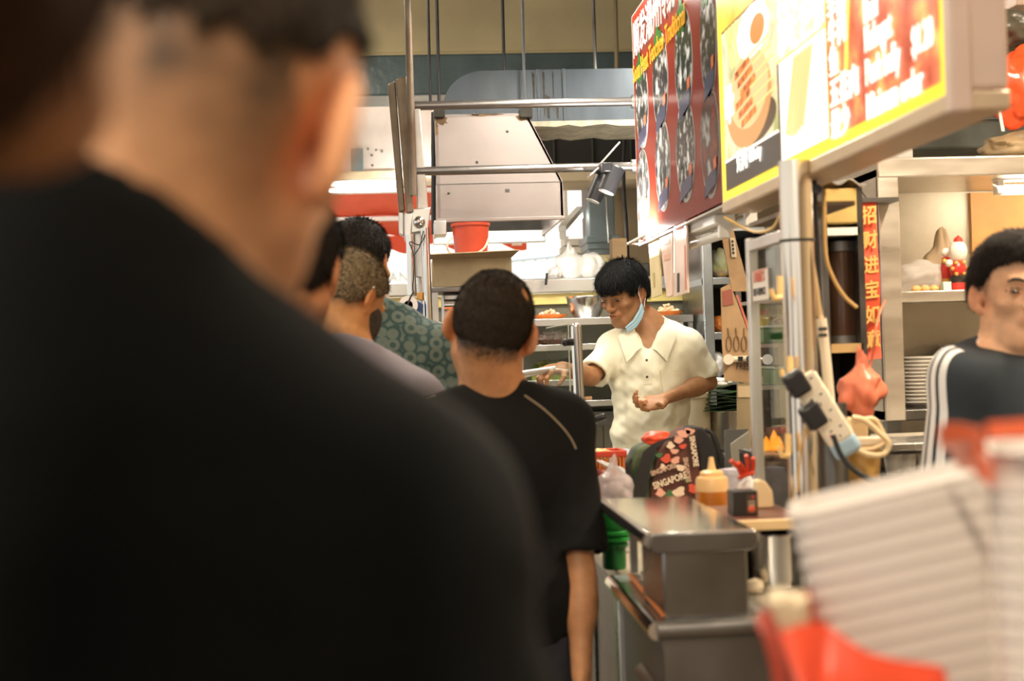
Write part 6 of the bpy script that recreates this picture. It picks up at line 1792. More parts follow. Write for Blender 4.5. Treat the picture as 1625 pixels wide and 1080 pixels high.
def rotx(a): c, s = math.cos(a), math.sin(a); return np.array([[1, 0, 0], [0, c, -s], [0, s, c]])
def roty(a): c, s = math.cos(a), math.sin(a); return np.array([[c, 0, s], [0, 1, 0], [-s, 0, c]])
def rotz(a): c, s = math.cos(a), math.sin(a); return np.array([[c, -s, 0], [s, c, 0], [0, 0, 1]])


class Sdf:
    def __init__(s):
        s.ops = []; s.R = np.eye(3); s.t = np.zeros(3); s.sc = 1.0

    def frame(s, R=None, t=None, sc=1.0):
        s.R = np.eye(3) if R is None else R
        s.t = np.zeros(3) if t is None else v3(t)
        s.sc = sc
        return s

    def _add(s, fn, c, rad, k, mode):
        s.ops.append((fn, s.R @ (v3(c) * s.sc) + s.t, rad * s.sc, k * s.sc, mode, s.R.copy(), s.t.copy(), s.sc))

    def ell(s, c, r, k=.02, mode='u', R=None):
        c = v3(c); r = v3(r)
        Ri = np.eye(3) if R is None else R
        def fn(p):
            q = (p - c) @ Ri
            k0 = np.sqrt(((q / r) ** 2).sum(-1)); k1 = np.sqrt(((q / r ** 2) ** 2).sum(-1)) + 1e-9
            return k0 * (k0 - 1) / k1
        s._add(fn, c, float(max(r)), k, mode); return s

    def cone(s, a, b, ra, rb, k=.02, mode='u', flat=None):
        a = v3(a); b = v3(b); ab = b - a; L = float(ab @ ab) + 1e-12
        def fn(p):
            q = p
            A, AB, LL = a, ab, L
            if flat is not None:
                n, f = flat; n = v3(n)
                q = p + np.multiply.outer((p - a) @ n, n) * (1 / f - 1)
                bb = b + n * ((b - a) @ n) * (1 / f - 1); AB = bb - a; LL = float(AB @ AB)
            t = np.clip(((q - A) @ AB) / LL, 0, 1)
            d = q - A - t[..., None] * AB
            out = np.sqrt((d ** 2).sum(-1)) - (ra + (rb - ra) * t)
            return out * (flat[1] ** .5 if flat is not None else 1)
        s._add(fn, (a + b) / 2, float(np.linalg.norm(ab)) / 2 + max(ra, rb), k, mode); return s

    def fn(s, f, c, rad, k=.01, mode='i'):
        s._add(f, c, rad, k, mode); return s

    def mesh(s, xs, ys, zs):
        D = np.full((len(xs), len(ys), len(zs)), 1.0, dtype=np.float32)
        for fn, c, rad, k, mode, R, t, sc in s.ops:
            pad = rad + k + .03
            sl = []
            for ax, ar in enumerate((xs, ys, zs)):
                i0, i1 = np.searchsorted(ar, c[ax] - pad), np.searchsorted(ar, c[ax] + pad)
                sl.append(slice(max(i0 - 1, 0), min(i1 + 1, len(ar))))
            if any(q.stop - q.start < 1 for q in sl): continue
            X, Y, Z = np.meshgrid(xs[sl[0]], ys[sl[1]], zs[sl[2]], indexing='ij')
            p = (np.stack((X, Y, Z), -1) - t) @ R / sc
            d = fn(p) * sc
            a = D[tuple(sl)]
            kk = max(k, 1e-5)
            if mode == 'u':
                h = np.clip(.5 + .5 * (a - d) / kk, 0, 1)
                r = a + (d - a) * h - kk * h * (1 - h)
            else:
                b = -d if mode == 's' else d
                h = np.clip(.5 - .5 * (a - b) / kk, 0, 1)
                r = a + (b - a) * h + kk * h * (1 - h)
            D[tuple(sl)] = r
        return nets(D, xs, ys, zs)


def nets(D, xs, ys, zs):
    ins = D < 0
    nx, ny, nz = D.shape
    cnt = np.zeros((nx - 1, ny - 1, nz - 1), np.int8)
    cor = [(i, j, k) for i in (0, 1) for j in (0, 1) for k in (0, 1)]
    for i, j, k in cor:
        cnt += ins[i:nx - 1 + i, j:ny - 1 + j, k:nz - 1 + k]
    I, J, K = np.nonzero((cnt > 0) & (cnt < 8))
    vals = np.stack([D[I + i, J + j, K + k] for i, j, k in cor], 1).astype(float)
    pos = np.array(cor, float)
    acc = np.zeros((len(I), 3)); n = np.zeros(len(I))
    for a in range(8):
        for b in range(a + 1, 8):
            if np.abs(pos[a] - pos[b]).sum() != 1: continue
            m = (vals[:, a] < 0) != (vals[:, b] < 0)
            t = vals[m, a] / (vals[m, a] - vals[m, b])
            acc[m] += pos[a] + t[:, None] * (pos[b] - pos[a]); n[m] += 1
    f = acc / n[:, None]
    V = np.stack((xs[I] + f[:, 0] * (xs[I + 1] - xs[I]), ys[J] + f[:, 1] * (ys[J + 1] - ys[J]), zs[K] + f[:, 2] * (zs[K + 1] - zs[K])), 1)
    idx = np.full(cnt.shape, -1, np.int32); idx[I, J, K] = np.arange(len(I))
    Q = []
    for ax in range(3):
        sh = [slice(1, -1)] * 3
        a = [slice(1, -1)] * 3; b = [slice(1, -1)] * 3
        a[ax] = slice(0, -1); b[ax] = slice(1, None)
        A, B = ins[tuple(a)], ins[tuple(b)]
        for flip in (False, True):
            m = (A & ~B) if not flip else (~A & B)
            p = np.stack(np.nonzero(m), 1)
            for q in range(3):
                if q != ax: p[:, q] += 1
            u, w_ = [(1, 2), (2, 0), (0, 1)][ax]
            def at(du, dw):
                g = p.copy(); g[:, u] -= du; g[:, w_] -= dw
                return idx[g[:, 0], g[:, 1], g[:, 2]]
            quad = np.stack((at(1, 1), at(0, 1), at(0, 0), at(1, 0)), 1)
            Q.append(quad[:, ::-1] if flip else quad)
    F = np.concatenate(Q)
    F = F[(F >= 0).all(1)]
    return V, F


def np_mesh(name, V, F, mats, parent, tint=None, tri=None):
    me = bpy.data.meshes.new(name)
    faces = F.tolist() + (tri.tolist() if tri is not None else [])
    me.from_pydata(V.tolist(), [], faces)
    me.polygons.foreach_set('use_smooth', [True] * len(me.polygons))
    if tint is not None:
        at = me.attributes.new('tint', 'FLOAT_COLOR', 'POINT')
        at.data.foreach_set('color', np.concatenate((tint, np.ones((len(tint), 1))), 1).astype(np.float32).ravel())
    me.update()
    return link_mesh(name, me, mats, parent)


def normals(V, F):
    n = np.cross(V[F[:, 2]] - V[F[:, 0]], V[F[:, 3]] - V[F[:, 1]])
    N = np.zeros_like(V)
    for k in range(4): np.add.at(N, F[:, k], n)
    return N / (np.linalg.norm(N, axis=1)[:, None] + 1e-9)


def smooth_verts(V, F, it=1, lam=.5):
    for _ in range(it):
        A = np.zeros_like(V); c = np.zeros(len(V))
        for a, b in ((0, 1), (1, 2), (2, 3), (3, 0)):
            np.add.at(A, F[:, a], V[F[:, b]]); np.add.at(A, F[:, b], V[F[:, a]])
            np.add.at(c, F[:, a], 1); np.add.at(c, F[:, b], 1)
        V = V + lam * (A / np.maximum(c, 1)[:, None] - V)
    return V


def vnoise(p, freq, seed=0):
    """cheap smooth noise from summed sines"""
    rng = np.random.RandomState(seed)
    out = np.zeros(len(p))
    for k in range(7):
        d = rng.normal(size=3); d /= np.linalg.norm(d)
        out += np.sin(p @ d * freq * (1 + .45 * k) + rng.uniform(0, 6.28)) / (1 + .35 * k)
    return out / 3.0


def skin_mat():
    if 'skin' in MC: return MC['skin']
    m = bpy.data.materials.new('skin'); m.use_nodes = True
    nt = m.node_tree; b = nt.nodes['Principled BSDF']
    at = nt.nodes.new('ShaderNodeAttribute'); at.attribute_name = 'tint'
    tc = nt.nodes.new('ShaderNodeTexCoord')
    n = nt.nodes.new('ShaderNodeTexNoise'); n.inputs['Scale'].default_value = 45; n.inputs['Detail'].default_value = 5
    mr = nt.nodes.new('ShaderNodeMapRange'); mr.inputs['From Min'].default_value = .3; mr.inputs['From Max'].default_value = .7
    mr.inputs['To Min'].default_value = .86; mr.inputs['To Max'].default_value = 1.1
    mx = nt.nodes.new('ShaderNodeVectorMath'); mx.operation = 'SCALE'
    nt.links.new(tc.outputs['Object'], n.inputs['Vector']); nt.links.new(n.outputs['Fac'], mr.inputs['Value'])
    nt.links.new(at.outputs['Color'], mx.inputs[0]); nt.links.new(mr.outputs['Result'], mx.inputs['Scale'])
    nt.links.new(mx.outputs[0], b.inputs['Base Color'])
    b.inputs['Roughness'].default_value = .48
    b.inputs['Specular IOR Level'].default_value = .4
    b.inputs['Subsurface Weight'].default_value = .18
    b.inputs['Subsurface Radius'].default_value = (.012, .004, .002)
    b.inputs['Subsurface Scale'].default_value = .6
    bp = nt.nodes.new('ShaderNodeBump'); bp.inputs['Strength'].default_value = .12; bp.inputs['Distance'].default_value = .003
    n2 = nt.nodes.new('ShaderNodeTexNoise'); n2.inputs['Scale'].default_value = 260
    nt.links.new(tc.outputs['Object'], n2.inputs['Vector']); nt.links.new(n2.outputs['Fac'], bp.inputs['Height']); nt.links.new(bp.outputs['Normal'], b.inputs['Normal'])
    MC['skin'] = m
    return m


SKIN = skin_mat()
ZL_Y = [-.12, -.07, -.035, -.008, .012, .03, .05, .075, .12]


def head_ops(S, hR, hc, hs=1.0, ear_out=.45, wide=1.0, face=True, jaw=1.0, es=1.0):
    S.frame(hR, hc, hs)
    S.ell((0, -.012, .035), (.077 * wide, .096, .082), .02)
    S.ell((0, -.045, .0), (.066 * wide, .058, .07), .03)
    S.ell((0, .028, -.035), (.060 * wide * jaw, .060, .078), .03)
    S.ell((0, .062, -.092), (.027, .024, .020), .03)
    for s in (-1, 1):
        S.cone((s * .052 * wide, .0, -.055), (s * .022, .062, -.095), .02, .016, .025)
        S.ell((s * .041, .060, -.022), (.022, .024, .016), .02)
    if face:
        S.cone((-.036, .080, .022), (.036, .080, .022), .011, .011, .015)
        for s in (-1, 1):
            S.ell((s * .031, .098, .004), (.017, .016, .010), .010, 's')
            S.ell((s * .031, .079, .002), (.0145, .0115, .0105), .004)
        S.cone((0, .088, .014), (0, .110, -.026), .006, .0115, .012)
        for s in (-1, 1): S.ell((s * .013, .098, -.031), (.009, .011, .0075), .006)
        S.ell((0, .086, -.058), (.026, .016, .016), .012)
        S.ell((0, .097, -.053), (.021, .008, .0055), .005)
        S.ell((0, .095, -.064), (.018, .008, .0065), .005)
        S.ell((0, .106, -.0585), (.024, .010, .0018), .003, 's')
    for s in (-1, 1):
        Re = rotz(s * ear_out) @ rotx(math.radians(-10))
        cx = s * (.081 * wide)
        S.ell((cx + s * .006 * (es - 1) * 4, -.012, -.004), v3(.0075, .019, .033) * es, .007, R=Re)
        S.ell((cx + s * (.008 + .02 * (es - 1)), -.006, .001), v3(.0055, .010, .019) * es, .005, 's', R=Re)
        S.ell((cx - s * .003, -.001, -.033), (.007, .009, .010), .007, R=Re)


def hand_ops(S, w, d, n, side, curls=(.5, .6, .4), thumb=.4, hs=1.0, k=.006):
    d = v3(d) / np.linalg.norm(d); n = v3(n); n = n - d * (n @ d); n /= np.linalg.norm(n)
    a = np.cross(d, n) * side
    w = v3(w)
    B = np.stack((a, d, n), 1)
    S.ell(w + d * .048 * hs, v3(.040, .052, .016) * hs, .012, R=B)
    S.cone(w, w + d * .04 * hs, .022 * hs, .026 * hs, .012, flat=(n, .62))
    S.ell(w + d * .03 * hs + a * .026 * hs + n * .008 * hs, v3(.017, .03, .014) * hs, .01, R=B)
    L = (.070, .078, .073, .057)
    off = (.031, .0105, -.0105, -.030)
    bs = (.086, .092, .088, .078)
    for i in range(4):
        p = w + d * bs[i] * hs + a * off[i] * hs
        ang = 0
        dd = d + a * (.06 * (1.5 - i) * .6); dd /= np.linalg.norm(dd)
        for j, (fr, cu) in enumerate(zip((.45, .31, .24), curls)):
            ang += cu * (1 + .08 * i)
            q = p + (dd * math.cos(ang) + n * math.sin(ang)) * L[i] * fr * hs
            r0 = (.0088, .0082, .0074)[j] * hs; r1 = (.0082, .0074, .0062)[j] * hs
            S.cone(p, q, r0, r1, k)
            p = q
    p = w + d * .022 * hs + a * .030 * hs + n * .006 * hs
    t1 = d * .62 + a * .62 + n * .45 * thumb; t1 /= np.linalg.norm(t1)
    q = p + t1 * .044 * hs
    t2 = d * .85 + a * .12 + n * .9 * thumb; t2 /= np.linalg.norm(t2)
    S.cone(p, q, .012 * hs, .0098 * hs, .008)
    S.cone(q, q + t2 * .036 * hs, .0095 * hs, .0075 * hs, k)


def torso_ops(S, s, Rl, off=0.0, belly=0.0, k=.06, wide=1.0, low=True, drop=0.0):
    """trunk from hips to shoulders; Rl leans it about the hips"""
    pv = v3(0, 0, .93 * s)
    S.frame(Rl, pv - Rl @ pv)
    S.ell(v3(0, .0, 1.245) * s, v3(.160 * wide, .108, .20) * s + off, k)
    S.cone(v3(-.135 * wide, -.012, 1.365 - drop) * s, v3(.135 * wide, -.012, 1.365 - drop) * s, .058 * s + off, .058 * s + off, k)
    S.ell(v3(0, -.035, 1.30 - drop * .4) * s, v3(.14 * wide, .085, .13) * s + off, k)
    for q in (-1, 1):
        S.cone(v3(0, -.028, 1.455) * s, v3(q * .135 * wide, -.014, 1.392 - drop) * s, .048 * s + off, .046 * s + off, .04)
    S.ell(v3(0, .012 + belly * .5, 1.06) * s, v3(.145 * wide + belly * .4, .105 + belly, .17) * s + off, k)
    if low:
        S.ell(v3(0, 0, .93) * s, v3(.163 * wide, .115, .14) * s + off, k)
    S.frame()


def leg_ops(S, s, off=0.0, k=.03):
    for q in (-1, 1):
        S.cone(v3(q * .088, 0, .90) * s, v3(q * .095, .012, .49) * s, .078 * s + off, .053 * s + off, k)
        S.cone(v3(q * .095, .012, .49) * s, v3(q * .10, -.012, .09) * s, .052 * s + off, .036 * s + off, k)


def axis(lo, hi, h, fine=None, hf=None):
    """grid line; finer between fine[0] and fine[1]"""
    if fine is None: return np.arange(lo, hi + h, h)
    a = [np.arange(lo, fine[0], h), np.arange(fine[0], fine[1], hf), np.arange(fine[1], hi + h, h)]
    return np.concatenate(a)


def strands(V, F, N, count, length, flow, width=.0011, seed=0, lift=.35, mask=None):
    rng = np.random.RandomState(seed)
    if mask is not None:
        keep = mask[F].mean(1)
        F = F[rng.rand(len(F)) < keep]
    if len(F) == 0: return np.zeros((0, 3)), np.zeros((0, 4), int), np.zeros((0, 3), int)
    ar = np.linalg.norm(np.cross(V[F[:, 1]] - V[F[:, 0]], V[F[:, 2]] - V[F[:, 0]]), axis=1)
    pk = rng.choice(len(F), count, p=ar / ar.sum())
    w_ = rng.dirichlet((1, 1, 1, 1), count)
    base = (V[F[pk]] * w_[..., None]).sum(1)
    n = (N[F[pk]] * w_[..., None]).sum(1); n /= np.linalg.norm(n, axis=1)[:, None] + 1e-9
    fl = flow(base, n)
    fl = fl - n * (fl * n).sum(1)[:, None]
    fl /= np.linalg.norm(fl, axis=1)[:, None] + 1e-9
    fl += rng.normal(size=fl.shape) * .22
    L = length * rng.uniform(.6, 1.25, count)[:, None]
    d1 = fl * (1 - lift) + n * lift; d1 /= np.linalg.norm(d1, axis=1)[:, None]
    d2 = fl * (1 - lift * .5) + n * lift * .35; d2 /= np.linalg.norm(d2, axis=1)[:, None]
    side = np.cross(n, fl); side /= np.linalg.norm(side, axis=1)[:, None] + 1e-9
    b0 = base - n * .001
    m = b0 + d1 * L * .5; t = m + d2 * L * .5
    wv = side * width
    P_ = np.stack((b0 - wv, b0 + wv, m + wv * .8, m - wv * .8, t), 1).reshape(-1, 3)
    i = np.arange(count)[:, None] * 5
    return P_, i + np.array([[0, 1, 2, 3]]), i + np.array([[3, 2, 4]])


def hair_mat(name, c, c2=None, rough=.72):
    return mat(name, c, rough, var=.35 if c2 is None else .5, vscale=170, color2=c2, spec=.14)


class Person:
    pass


def build_person(label, loc, rz, pz):
    """pz: dict of pose and looks; everything in the person's own frame (faces +Y)"""
    o = thing('person', label, 'person', loc, rz)
    s = pz.get('s', 1.0)
    lean = math.radians(pz.get('lean', 0)); side = math.radians(pz.get('side', 0))
    Rl = rotz(math.radians(pz.get('twist', 0))) @ roty(side) @ rotx(-lean)
    pv = v3(0, 0, .93 * s)
    T = lambda p: Rl @ (v3(p) * s - pv) + pv
    hy, hn, ht = [math.radians(a) for a in pz.get('head', (0, 0, 0))]
    hR = rotz(hy) @ rotx(-hn) @ roty(ht)
    hs = pz.get('hs', 1.0)
    hc = v3(pz['hc']) if 'hc' in pz else T((0, .005, 1.585))
    wide = pz.get('wide', 1.0); drop = pz.get('drop', 0.0)
    arms = {}
    for q, nm in ((1, 'R'), (-1, 'L')):
        sh = T((q * .172 * wide, -.012, 1.372 - drop))
        a = pz.get('arm' + nm)
        if a is None: a = (sh, sh + v3(q * .045, -.01, -.28) * s, sh + v3(q * .05, .03, -.53) * s)
        else: a = (sh if a[0] is None else v3(a[0]), v3(a[1]), v3(a[2]))
        arms[nm] = a
    # ---------------- body: head, neck, trunk, arms, hands, legs in one surface
    S = Sdf()
    torso_ops(S, s, Rl, -.012, pz.get('belly', 0) * .8, wide=wide, drop=drop)
    leg_ops(S, s, -.008)
    nb = T((0, -.022, 1.40))
    hp = lambda p: hR @ (v3(p) * hs) + hc
    nr = pz.get('neck', .054)
    S.cone(nb, hp((0, -.028, -.045)), nr * 1.12, nr * .98, .035)
    S.cone(T((0, .0, 1.42)), hp((0, .01, -.075)), nr * .9, nr * .8, .03)
    for q, nm in ((1, 'R'), (-1, 'L')):
        a, b, c = arms[nm]
        ar = pz.get('armr', 1.0)
        S.cone(a, b, .046 * s * ar, .036 * s * ar, .02)
        S.cone(b, c, .037 * s * ar, .0235 * s * ar, .012)
        m_ = b + (c - b) * .28
        S.ell(m_, v3(.040, .040, .075) * s * ar, .02, R=frame_z(c - b))
        hd_ = pz.get('hand' + nm, {})
        d = hd_.get('d', c - b); n = hd_.get('n', v3(-q, 0, 0))
        hand_ops(S, c, d, n, q, hd_.get('curls', (.35, .45, .3)), hd_.get('thumb', .4), hs=s * 1.0)
    head_ops(S, hR, hc, hs, pz.get('ear', .45), pz.get('hwide', 1.0), pz.get('face', True), pz.get('jaw', 1.0), pz.get('es', 1.0))
    h = pz.get('h', .005)
    lim = [v3(-.30, -.22, .02) * s, v3(.30, .25, 1.0) * s]
    pts = np.array([p for nm in arms for p in arms[nm]] + [hc])
    hx = .16; pd = pz.get('pad', .11)
    xs = axis(min(-.24, pts[:, 0].min() - pd, hc[0] - hx), max(.24, pts[:, 0].max() + pd, hc[0] + hx), h)
    ys = axis(min(-.2, pts[:, 1].min() - pd, hc[1] - hx), max(.22, pts[:, 1].max() + pd, hc[1] + hx), h)
    zf = pz.get('zfine', 1.30 * s)
    zs = np.concatenate((np.arange(.03, zf, h * 2.4), np.arange(zf, hc[2] + .17, h)))
    V, F = S.mesh(xs, ys, zs)
    V = smooth_verts(V, F, 1, .3)
    HL = (V - hc) @ hR / hs
    zl = np.interp(HL[:, 1], ZL_Y, pz.get('zline', [-.062, -.060, -.048, -.004, .0, .028, .055, .072, .08]))
    fd = pz.get('fade', .012)
    m = np.clip((HL[:, 2] - zl + fd) / (2 * fd), 0, 1)
    near = (np.abs(HL[:, 0]) < .083) & (np.abs(HL[:, 2]) < .16) & (np.abs(HL[:, 1]) < .14) & (HL[:, 1] < .085)
    earz = (np.abs(HL[:, 0]) > .070) & (np.abs(HL[:, 1] + .010) < .026) & (HL[:, 2] < .034)
    m = m * near * (~earz) * pz.get('stub', .85)
    if 'hmask' in pz: m = m * pz['hmask'](HL)
    m = np.clip(m * (1 + .3 * vnoise(HL, 160, 3)), 0, 1)
    tone = v3(pz.get('skin', (.46, .245, .125)))
    tint = np.tile(tone, (len(V), 1))
    ru = v3(pz.get('ruddy', (1.12, .82, .72)))
    g = lambda c, r: np.exp(-(((HL - v3(c)) / v3(r)) ** 2).sum(1))
    for c in ((.081, -.01, 0), (-.081, -.01, 0)):
        tint *= 1 + np.multiply.outer(.8 * g(c, (.02, .035, .05)), ru - 1)
    tint *= 1 + np.multiply.outer(.9 * g((0, .102, -.058), (.024, .02, .010)), v3(.95, .66, .62) - 1)
    tint *= 1 + np.multiply.outer(.6 * g((0, .11, -.03), (.02, .02, .015)), ru - 1)
    tint = tint * (1 - m[:, None]) + v3(pz.get('hairc', (.02, .016, .013))) * m[:, None]
    bd = np_mesh('body', V, F, SKIN, o, tint)
    N = normals(V, F)
    # ---------------- hair
    if pz.get('hair'):
        hp_ = pz['hair']
        H = Sdf()
        H.frame(hR, hc, hs)
        tk = hp_.get('t', .006)
        hw = pz.get('hwide', 1.0)
        H.ell((0, -.012, .035), (.077 * hw + tk, .096 + tk, .082 + tk * 1.1), .01)
        H.ell((0, -.045, .0), (.066 * hw + tk, .058 + tk, .07 + tk), .03)
        for (c, r, k) in hp_.get('add', []): H.ell(c, r, k)
        zlv = hp_.get('zline', pz.get('zline', [-.062, -.060, -.048, .0, .005, .03, .055, .072, .08]))
        lift = hp_.get('lift', .004)
        H.fn(lambda p: np.interp(p[..., 1], ZL_Y, zlv) + lift - p[..., 2] + .004 * np.sin(p[..., 0] * 190 + p[..., 1] * 120), (0, 0, 0), .3, .008, 'i')
        hh = hp_.get('h', .0042)
        R_ = .15 * hs
        Vh, Fh = H.mesh(np.arange(hc[0] - R_, hc[0] + R_, hh), np.arange(hc[1] - R_, hc[1] + R_, hh), np.arange(hc[2] - R_, hc[2] + R_, hh))
        Nh = normals(Vh, Fh)
        HLh = (Vh - hc) @ hR / hs
        Vh = Vh + Nh * (hp_.get('rag', .0015) * vnoise(HLh * v3(1, .4, .4) if hp_.get('comb') else HLh, 150, 5))[:, None]
        mask = np.ones(len(Vh))
        if 'thin' in hp_: mask = hp_['thin'](HLh)
        if 'thin' in hp_ :
            kp = mask[Fh].mean(1) > .35
            Fh2 = Fh[kp]
        else: Fh2 = Fh
        flow = hp_.get('flow', lambda b, n: np.tile(hR @ v3(0, -.45, -.9), (len(b), 1)))
        sv, sq, st = strands(Vh, Fh, Nh, hp_.get('n', 5000), hp_.get('len', .012), flow, hp_.get('w', .0009), 1, hp_.get('up', .4), mask)
        allV = np.concatenate((Vh, sv)); nV = len(Vh)
        np_mesh('hair', allV, np.concatenate((Fh2, sq + nV)), hp_['mat'], o, None, st + nV)
    if pz.get('stubble'):
        sp = pz['stubble']
        mm = np.clip(m, 0, 1)
        sv, sq, st = strands(V, F, N, sp.get('n', 6000), sp.get('len', .006), lambda b, n: np.tile(hR @ v3(0, -.4, -.9), (len(b), 1)), sp.get('w', .0007), 2, .45, mm)
        np_mesh('short_hair', sv, sq, sp['mat'], o, None, st)
    # ---------------- shirt
    sd = pz['shirt']
    C = Sdf(); ar_ = pz.get('armr', 1.0)
    off = sd.get('off', .012)
    torso_ops(C, s, Rl, off, pz.get('belly', 0), wide=wide, drop=drop)
    for q, nm in ((1, 'R'), (-1, 'L')):
        a, b, c = arms[nm]
        f = sd.get('sleeve', .62)
        sr = sd.get('cap', .054)
        C.ell(a, v3(sr, sr, sr) * s + off * .6, .045)
        e = a + (b - a) * min(f, 1)
        fl = sd.get('flare', .012)
        segs = [(a, e, sr * .9 * s + off, .044 * s * ar_ + off * .6 + fl)]
        ax = (b - a)
        if f > 1:
            e2 = b + (c - b) * (f - 1)
            segs.append((b, e2, .046 * s + off, .034 * s + off))
            e = e2; ax = (c - b)
        ax = ax / np.linalg.norm(ax)
        ri0, ri1 = .041 * s * ar_ + fl * .5, .044 * s * ar_ + fl
        def cone_d(p, q0, q1, r0, r1):
            ab = q1 - q0
            t = np.clip(((p - q0) @ ab) / float(ab @ ab), 0, 1)
            return np.sqrt(((p - q0 - t[..., None] * ab) ** 2).sum(-1)) - (r0 + (r1 - r0) * t)
        def sleeve(p, segs=segs, e=e, ax=ax, ri0=ri0, ri1=ri1):
            d = np.min([cone_d(p, *g_) for g_ in segs], axis=0)
            d = np.maximum(d, (p - e) @ ax)                      # open cuff, trimmed square
            return np.maximum(d, -cone_d(p, e - ax * .015, e + ax * .08, ri0, ri1))
        ctr = (a + e) / 2
        C.fn(sleeve, ctr, float(np.linalg.norm(e - a)) / 2 + .09, .03, 'u')
    hem = sd.get('hem', .84) * s
    if sd.get('stand'):
        z0_, z1_, r0_, r1_ = sd['stand']
        C.cone(T((0, -.026, z0_)), T((0, -.036, z1_)), r0_, r1_, .03)
    C.cone(v3(0, 0, .96) * s, v3(0, 0, hem - .05), .0, .0, .01) if False else None
    if sd.get('skirt', True):
        C.ell(v3(0, .004, .92 * s), v3(.172 * wide, .125, .17) * s + off, .05)
    C.fn(lambda p: hem - p[..., 2], v3(0, 0, hem - .12), .30, .006, 'i')
    # neck opening
    ncl = T((0, -.018, 1.447 + sd.get('neckz', 0)))
    nax = Rl @ v3(0, sd.get('neckf', .42), 1); nax /= np.linalg.norm(nax)
    C.fn(lambda p: (p - ncl) @ nax, ncl + nax * .10, .19, .012, 'i')
    if sd.get('collar'):
        cw, chh = sd['collar']
        side_ = np.cross(nax, v3(0, 1, 0)); side_ /= np.linalg.norm(side_)
        fw = np.cross(side_, nax)
        hdir = hp((0, -.02, -.04)) - ncl; hdir /= np.linalg.norm(hdir)
        n_ = 16
        for k in range(n_):
            a0, a1 = 2 * math.pi * k / n_, 2 * math.pi * (k + 1) / n_
            rr = cw
            q0 = ncl + (side_ * math.cos(a0) * 1.05 + fw * -math.sin(a0) * .95) * rr
            q1 = ncl + (side_ * math.cos(a1) * 1.05 + fw * -math.sin(a1) * .95) * rr
            zoff = lambda a: chh * (.55 - .55 * math.sin(a) * -1 if False else 1)
            mid = .5 * (a0 + a1)
            if sd.get('vopen') and math.sin(mid) < -.55: continue
            C.cone(q0 + hdir * chh * .3, q1 + hdir * chh * .3, chh * .62, chh * .62, .012)
            C.cone(q0 + hdir * chh, q1 + hdir * chh, chh * .34, chh * .34, .010)
    if sd.get('vneck'):
        # open placket: wedge carved at the throat
        p0 = T((0, .052, 1.475)); p1 = T((0, .118, 1.325))
        C.cone(p0, p1, .062, .010, .006, 's')
    hc_ = sd.get('h', .008)
    xs = axis(xs[0] - .03, xs[-1] + .03, hc_); ys = axis(ys[0] - .03, ys[-1] + .05, hc_)
    zs = np.arange(hem - .08, T((0, 0, 1.60))[2] + .02, hc_)
    Vc, Fc = C.mesh(xs, ys, zs)
    Vc = smooth_verts(Vc, Fc, 3, .4)
    Nc = normals(Vc, Fc)
    A = sd.get('fold', .006)
    q = Vc
    up = np.clip((q[:, 2] - hem) / (T((0, 0, 1.38))[2] - hem), 0, 1)
    wv = np.sin(q[:, 0] * 26 + 5 * np.sin(q[:, 2] * 7) + 3 * q[:, 1]) * (1 - up) * .8 + vnoise(q * v3(1.4, 1.4, .55), 24, 7) * .8 + vnoise(q * v3(1, 1, 1.3), 55, 9) * .3
    if 'wave' in sd: wv = wv + sd['wave'](q)
    Vc = Vc + Nc * (A * wv * (.35 + .65 * (1 - up ** 3)))[:, None]
    shirt = np_mesh('shirt', Vc, Fc, sd['mat'], o)
    # ---------------- trousers and shoes
    Tr = Sdf()
    leg_ops(Tr, s, .022)
    Tr.ell(v3(0, 0, .91) * s, v3(.158, .112, .13) * s + .004, .05)
    Tr.fn(lambda p: .05 - p[..., 2], v3(0, 0, -.2), .34, .006, 'i')
    Vt, Ft = Tr.mesh(np.arange(-.26, .27, .016), np.arange(-.2, .22, .016), np.arange(.02, 1.06 * s, .018))
    np_mesh('trousers', Vt, Ft, pz.get('tmat') or mat('dark_trousers', (.03, .032, .04), .85, var=.2, vscale=20), o)
    for q in (-1, 1):
        sh_ = MB()
        sh_.ball(v3(q * .10 * s, .055, .045), (.048, .135, .046), 16, 10)
        sh_.v = [Vector((p.x, p.y, max(p.z, .002))) for p in sh_.v]
        sh_.build('shoe', mat('black_shoe', (.025, .022, .02), .5), o, smooth=60)
    # ---------------- eyes, brows
    toV = lambda p: Vector(hp(p))
    if pz.get('eyes'):
        from mathutils.bvhtree import BVHTree as BV_
        fm = (np.linalg.norm(V - hc, axis=1) < .16)
        Ff = F[fm[F].all(1)]
        bvh = BV_.FromPolygons([tuple(p) for p in V], [tuple(int(i) for i in f) for f in Ff])
        def toV(p, lift=.0006):
            st_ = Vector(hp((p[0] * 1.35, .22, p[2]))); en = Vector(hp((p[0], .04, p[2])))
            h_ = bvh.ray_cast(st_, (en - st_).normalized(), .3)
            return h_[0] + h_[1] * lift if h_[0] is not None else Vector(hp(p))
    if pz.get('eyes'):
        for q in (-1, 1):
            R_ = Matrix([list(r) for r in hR])
            MB().ball(toV((q * .031, .0835, .0005)), (.0105 * hs, .0045 * hs, .0036 * hs), 12, 8, R_).build('eye', mat('dark_eye', (.025, .016, .012), .15), o)
            pts_ = [toV((q * x, y, z)) for x, y, z in ((.013, .0935, .0215), (.024, .0925, .0255), (.034, .085, .0255), (.042, .074, .0215))]
            MB().tube(pts_, [.0028, .0040, .0038, .0018], seg=6).build('eyebrow', pz.get('browm') or mat('brow_hair', (.02, .015, .012), .7), o)
            MB().tube([toV((q * x, y, z)) for x, y, z in ((.018, .0900, .004), (.026, .0925, .0075), (.036, .0885, .0065), (.044, .0795, .0015))], [.0012, .0019, .0019, .0010], seg=6).build('eyelid', mat('lid_line', (.07, .035, .02), .6), o)
